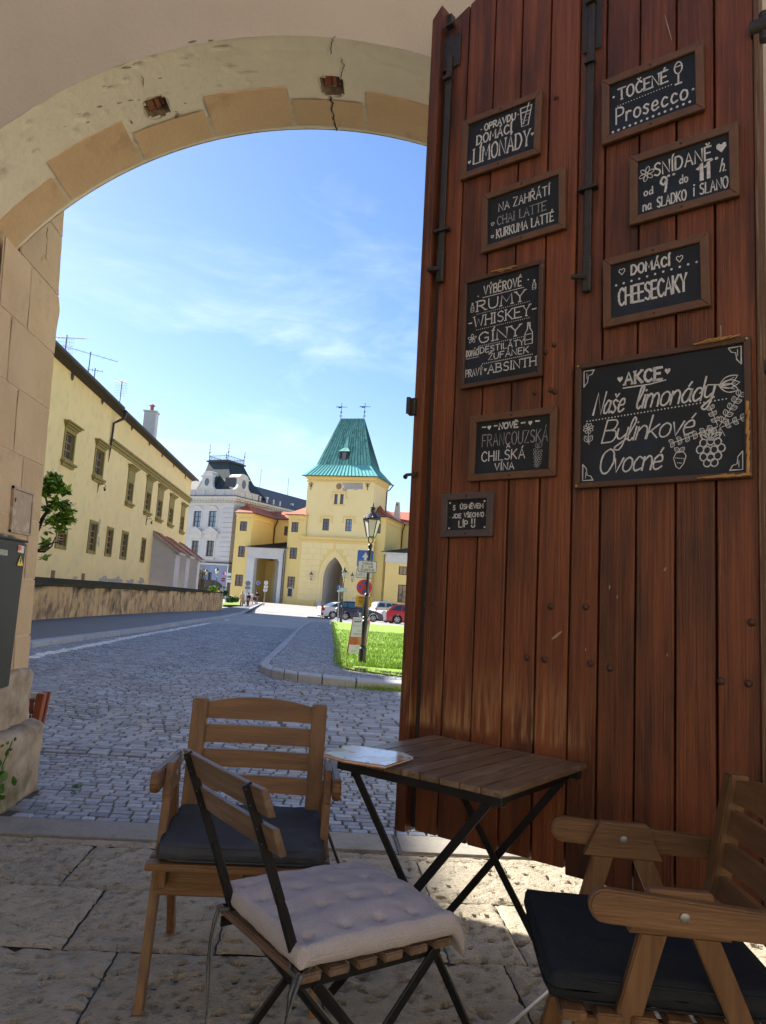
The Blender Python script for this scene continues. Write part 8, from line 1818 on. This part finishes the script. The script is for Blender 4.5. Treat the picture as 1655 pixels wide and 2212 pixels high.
# ------------------------------------------------------------------ people
M['skin'] = mat('skin', (.50,.30,.21), rough=.6); M['hairblond'] = mat('hair_blond', (.42,.28,.13), rough=.8); M['hairdark'] = mat('hair_dark', (.03,.02,.015), rough=.7); M['beige'] = mat('coat_beige', (.46,.34,.20), rough=.9); M['darkcloth'] = mat('cloth_dark', (.02,.022,.03), rough=.9); M['jeans'] = mat('jeans_blue', (.05,.075,.13), rough=.9); M['whitecloth'] = mat('cloth_white', (.58,.57,.55), rough=.9); M['greycloth'] = mat('cloth_grey', (.14,.13,.13), rough=.9); M['pinkcloth'] = mat('cloth_pink', (.50,.33,.30), rough=.9); M['brownbag'] = mat('paper_bag_brown', (.36,.20,.09), rough=.9)
def person(label, pos, rz, H_, top, legs, hair, coat=False, longhair=False, arms=((.0,.0),(.0,.0)), step=.1, shoes='whitecloth', hat=False):
    t = thing('person', label, 'person', pos, rz); k = H_/1.75; V = []; Ed = []; Rr = []
    def v(x, y, z, r_, p=None):
        V.append((x*k, y*k, z*k)); Rr.append(r_*k); 
        if p is not None: Ed.append((p, len(V)-1))
        return len(V)-1
    pel = v(0,0,.93,.125); ch = v(0,.0,1.2,.12, pel); sh = v(0,0,1.40,.115, ch); ne = v(0,.0,1.50,.052, sh); hd = v(0,-.01,1.60,.085, ne); v(0,-.01,1.69,.075, hd)
    for s, (ax, ay) in zip((-1, 1), arms):
        a = v(s*.17,0,1.40,.055, sh); e = v(s*.22,-.02-ax*.12,1.13+ax*.03,.04, a); w_ = v(s*(.22-ay*.14),-.06-ax*.24,.90+ax*.24,.028, e); v(s*(.21-ay*.16),-.09-ax*.28,.83+ax*.27,.03, w_)
    for s in (-1, 1):
        st = s*step; h_ = v(s*.09,0,.88,.09, pel); kn = v(s*.10,-st*.6-.02,.50,.06, h_); an = v(s*.10,-st+.02,.09,.038, kn); v(s*.11,-st-.12,.04,.036, an)
    me = bpy.data.meshes.new('body'); me.from_pydata(V, Ed, []); o = bpy.data.objects.new('body', me); COL.objects.link(o); o.parent = t; me.materials.append(M['skin'])
    sm = o.modifiers.new('skin', 'SKIN'); me.skin_vertices or None
    if not me.skin_vertices:
        bm = bmesh.new(); bm.from_mesh(me); bm.verts.layers.skin.verify(); bm.to_mesh(me); bm.free()
    for i, r_ in enumerate(Rr): me.skin_vertices[0].data[i].radius = (r_, r_); me.skin_vertices[0].data[i].use_root = (i == 0)
    o.modifiers.new('sub', 'SUBSURF').levels = 1; o.modifiers['sub'].render_levels = 2
    q = lambda i: Vector(V[i])
    b = MB(); zz = (.94, 1.0, 1.2, 1.36, 1.44, 1.48) if not coat else (.52, .8, 1.0, 1.2, 1.36, 1.44, 1.49); ww = (.17,.165,.17,.19,.15,.07) if not coat else (.25,.22,.17,.18,.20,.16,.07)
    n_ = 14; 
    for z, w_ in zip(zz, ww): b.v += [Vector((w_*math.cos(2*PI*i/n_)*k, w_*.66*math.sin(2*PI*i/n_)*k, z*k)) for i in range(n_)]
    for l_ in range(len(zz)-1):
        for i in range(n_): j = (i+1) % n_; b.f.append((l_*n_+i, l_*n_+j, (l_+1)*n_+j, (l_+1)*n_+i)); b.mi.append(0)
    b.build('coat' if coat else 'shirt', M[top], t, smooth=True)
    for a in (6, 10):                            # sleeves follow the arms
        b = MB(); b.tube([q(2)*.35+q(a)*.65, q(a), q(a+1), q(a+2) if coat else q(a+1).lerp(q(a+2), .1)], [.075*k, .07*k, .055*k, .045*k], 8); b.build('sleeve', M[top], t, smooth=True)
    for a in (14, 18): b = MB(); b.tube([q(0)*.5+q(a)*.5+Vector((0,0,.04)), q(a), q(a+1), q(a+2)+Vector((0,0,.02))], [.12*k, .105*k, .072*k, .055*k], 8); b.build('trouser_leg', M[legs], t, smooth=True); b = MB(); b.tube([q(a+2)-Vector((0,-.03,.03)), q(a+3)], [.045*k,.04*k], 8); b.build('shoe', M[shoes], t, smooth=True)
    b = MB(); b.lathe([(.06*k,1.56*k),(.098*k,1.62*k),(.10*k,1.70*k),(.07*k,1.765*k),(.02*k,1.785*k)], (0,.018*k,0), 12)
    if longhair: b.tube([(0,.06*k,1.70*k),(0,.09*k,1.58*k),(0,.09*k,1.42*k)], [.08*k,.085*k,.05*k], 8)
    b.build('hair', M[hair], t, smooth=True)
    if hat: b = MB(); b.lathe([(.108*k,1.70*k),(.105*k,1.76*k),(.06*k,1.81*k)], (0,.0,0), 12); b.box((-.07*k,-.19*k,1.70*k),(.07*k,-.05*k,1.715*k)); b.build('cap', M['darkcloth'], t, smooth=True, kind='stuff' if False else None)
    for s in (-1, 1): MB().lathe([(.011*k,-.1*k),(.008*k,-.104*k)], (s*.032*k,0,1.645*k), 6, 'Y').build('eye', M['windark'], t)
    return t
def pat(x, y): p = onG(*K4(x, y)); return p
p = pat(780, 2012); person('person seen from behind in a long beige coat carrying a brown paper bag', (p.x, p.y, p.z), PI, atY(*K4(795,1812), p.y).z-p.z, 'beige', 'darkcloth', 'hairblond', coat=True, longhair=True)
hb = atY(*K4(812, 1935), p.y-.1); t = thing('paper_bag', 'brown paper bag hanging from the hand of the person in the beige coat', 'bag', (hb.x, hb.y, hb.z-.28)); MB().prism([(-.15,0),(.15,0),(.17,.36),(-.17,.36)], -.06, .06).build('bag', M['brownbag'], t); MB().tube([(-.08,0,.36),(-.04,0,.48),(.04,0,.48),(.08,0,.36)], .01, 5).build('handle', M['brownbag'], t)
p = pat(856, 2018); person('person walking away in a black T-shirt and blue jeans beside the beige coat', (p.x, p.y, p.z), PI*.95, atY(*K4(872,1828), p.y).z-p.z, 'darkcloth', 'jeans', 'hairdark', step=.16)
Yp = 100; p = atY(*K4(902, 1962), Yp); p.z = gz(Yp); person('person in a white top facing the pushchair in front of the portico', p, .3, 1.62, 'whitecloth', 'pinkcloth', 'hairdark', longhair=True, arms=((.5,.3),(.5,.3)))
p = atY(*K4(960, 1960), Yp+.6); p.z = gz(Yp); person('person in black T-shirt and cap standing behind the pushchair', p, .0, 1.78, 'darkcloth', 'greycloth', 'hairdark', arms=((.6,.6),(.6,.6)), hat=True)
Ys = 98.5; p = atY(*K4(935, 1966), Ys); t = thing('pushchair', 'small black and pink pushchair between the two standing people', 'pushchair', (p.x, Ys, gz(Ys)))
for s in (-1, 1):
    for y in (-.3, .35): MB().lathe([(.12,-.02),(.12,.02)], (s*.24, y, .12), 12, 'X').build('wheel', M['tyre'], t)
    MB().tube([(s*.24,-.3,.14),(s*.22,.1,.55),(s*.22,.5,1.0)], .015, 6).build('frame', M['windark'], t)
MB().prism([(-.28,.35),(.25,.32),(.3,.8),(.2,.82),(.1,.5),(-.28,.48)], -.2, .2, 'X').build('seat', M['pinkcloth'], t, bevel=.02)
MB().lathe([(.24,-.22),(.24,.22)], (0,.12,.80), 14, 'X').build('hood', M['windark'], t, smooth=True)
# ------------------------------------------------------------------ plants
M['leafgreen'] = mat('spring_leaf_green', (.24,.37,.035), (.13,.24,.025), .6, 3, island=.5); M['bark'] = mat('dark_bark', (.06,.04,.03), (.035,.025,.02), .95, 12, bump=1)
M['bushgreen'] = mat('bush_leaf_green', (.07,.14,.02), (.045,.09,.015), .7, 3, island=.35); M['budgreen'] = mat('bud_green', (.16,.18,.05), rough=.8)
def foliage(b, c, r_, n_, sz, rg, flat=1):
    for _ in range(n_):
        while True:
            d = Vector((rg.uniform(-1,1), rg.uniform(-1,1), rg.uniform(-1,1)))
            if d.length < 1: break
        d = d*(.45+.55*rg.random()); p = c+Vector((d.x*r_, d.y*r_, d.z*r_*flat)); a = Vector((rg.uniform(-1,1), rg.uniform(-1,1), rg.uniform(-.6,.6))).normalized(); u = a.cross(Vector((rg.uniform(-.4,.4),rg.uniform(-.4,.4),1))).normalized(); s = sz*(.6+.8*rg.random())
        b.add([p, p+(a*.55+u*.38)*s, p+a*s*1.1, p+(a*.55-u*.38)*s], [(0,1,2),(0,2,3)])
rg2 = random.Random(21); YT = 19
def tp(x, y, dy=0): return atY(x, y, YT+dy)
tr = thing('tree', 'young tree with fresh green leaves leaning out beside the buttress', 'tree', (tp(52,1260).x, YT, 1.0))
br = [[(50,1260),(62,1200),(78,1150),(92,1120),(112,1090),(128,1062)], [(78,1150),(70,1100),(62,1060),(66,1030)], [(62,1200),(90,1185),(115,1172),(140,1170)], [(92,1120),(104,1098),(96,1060),(112,1030)], [(70,1190),(96,1192),(112,1180),(120,1160)], [(112,1090),(135,1090),(150,1080)]]
for i, P in enumerate(br): MB().tube([tp(x, y, .25*math.sin(i*2+j)) for j, (x, y) in enumerate(P)], [max(.012, (.09 if i == 0 else .035)*(1-j/(len(P)))) for j in range(len(P))], 6).build('trunk' if i == 0 else 'branch', M['bark'], tr, world=True, smooth=True)
b = MB()
for (x, y, r_, n_) in ((104,1040,.20,110),(118,1030,.16,80),(96,1060,.20,110),(128,1052,.16,80),(140,1062,.12,50),(112,1060,.16,60),(120,1090,.2,110),(140,1092,.18,100),(150,1105,.13,60),(133,1118,.22,130),(148,1125,.14,70),(112,1125,.16,60),(100,1100,.14,40),(132,1142,.16,60),(100,1172,.10,26),(92,1180,.10,26),(75,1050,.3,140),(60,1090,.3,140),(60,1140,.3,140),(100,1150,.06,8),(96,1205,.08,14)): foliage(b, tp(x, y, rg2.uniform(-.4,.4)), r_, n_, .14, rg2, .7)
b.build('crown', M['leafgreen'], tr, world=True, kind='stuff')
def bush(name, label, cx, cy, rx, Y, n_, m_, sz=.16, hz=.7, cat='bush', twigs=0):
    c = atY(*K4(cx, cy), Y); r_ = rx*.1831*Y/F; t = thing(name, label, cat, (c.x, Y, gz(Y)))
    for k in range(twigs): a = rg2.random()*2*PI; e = c+Vector((math.cos(a)*r_*rg2.random()*1.1, math.sin(a)*r_*.5, r_*hz*rg2.uniform(-.2,1.1))); MB().tube([Vector((c.x,Y,gz(Y))), Vector((c.x,Y,gz(Y))).lerp(e, .5)+Vector((rg2.uniform(-.2,.2),0,.2)), e], [.05,.03,.01], 4).build('twig', M['bark'], t, world=True)
    b = MB(); 
    for k in range(7): foliage(b, c+Vector((rg2.uniform(-.6,.6)*r_, rg2.uniform(-.5,.5)*r_, rg2.uniform(-.4,.4)*r_*hz)), r_*.6, n_//7, sz, rg2, hz)
    b.build('crown', M[m_], t, world=True, kind='stuff')
bush('bush', 'bright green low bush beneath the lamp at the end of the wall', 450, 1790, 50, 74, 700, 'leafgreen', .2)
bush('bush', 'dark green rounded bush right of the no entry post', 560, 1840, 55, 76, 1100, 'bushgreen', .2, 1.1)
bush('bush', 'dark spreading shrub at the foot of the yellow wing', 655, 1915, 62, 92, 1000, 'bushgreen', .25, .7)
bush('bush', 'lighter green shrub right of the dark spreading shrub', 722, 1915, 38, 94, 600, 'leafgreen', .25, .8)
bush('bare_shrub', 'bare budding shrub in front of the corner house base', 325, 1590, 75, 82, 420, 'budgreen', .12, 1.25, 'shrub', 26)
sheet('green_strip', [[atY(*K4(x, y), Y) for x in (x0, x1)] for (y, Y, x0, x1) in ((1975,78,545,775),(1950,92,560,790))], M['grass'])
kb = atY(*K4(425, 1715), 86); t = thing('kiosk', 'small dark roofed notice stand behind the bushes', 'kiosk', (kb.x, 86, gz(86))); MB().box((-1,-.3,0),(1,.3,kb.z-gz(86)-.3)).build('body', M['windark'], t); MB().prism([(-1.8,kb.z-gz(86)-.5),(1.8,kb.z-gz(86)-.5),(.6,kb.z-gz(86)+.3),(-.6,kb.z-gz(86)+.3)], -.6, .6).build('roof', M['roofslate'], t); MB().box((-.3,-.34,.9),(1.2,-.31,1.6)).build('yellow_panel', M['signyellow'], t)
# railing in front of the corner house
rl = thing('iron_fence', 'low dark iron fence in front of the corner house', 'fence', (atY(*K4(330,1780), 80).x, 80, gz(80)))
fa, fb_ = atY(*K4(270,1780), 80), atY(*K4(400,1780), 80)
for z in (.25, 1.1): MB().beam((fa.x,80,gz(80)+z+.4), (fb_.x,80,gz(80)+z+.4), .05, .05).build('rail', M['windark'], rl, world=True)
for i in range(22): x = lerp(fa.x, fb_.x, i/21); MB().tube([(x,80,gz(80)+.3),(x,80,gz(80)+1.75)], .02, 4).build('bar', M['windark'], rl, world=True)
# scattered small plants in the paving
for i, (x, y, n_) in enumerate(((165,1700,40),(158,1713,16))):
    p = onG(x, y); b = MB(); foliage(b, p+Vector((0,0,.008)), .03, n_, .016, rg2, .3); tag(b.build('moss_tuft', M['weed']), '%s tuft of green moss growing between the small setts' % ('larger','smaller')[i], 'moss')
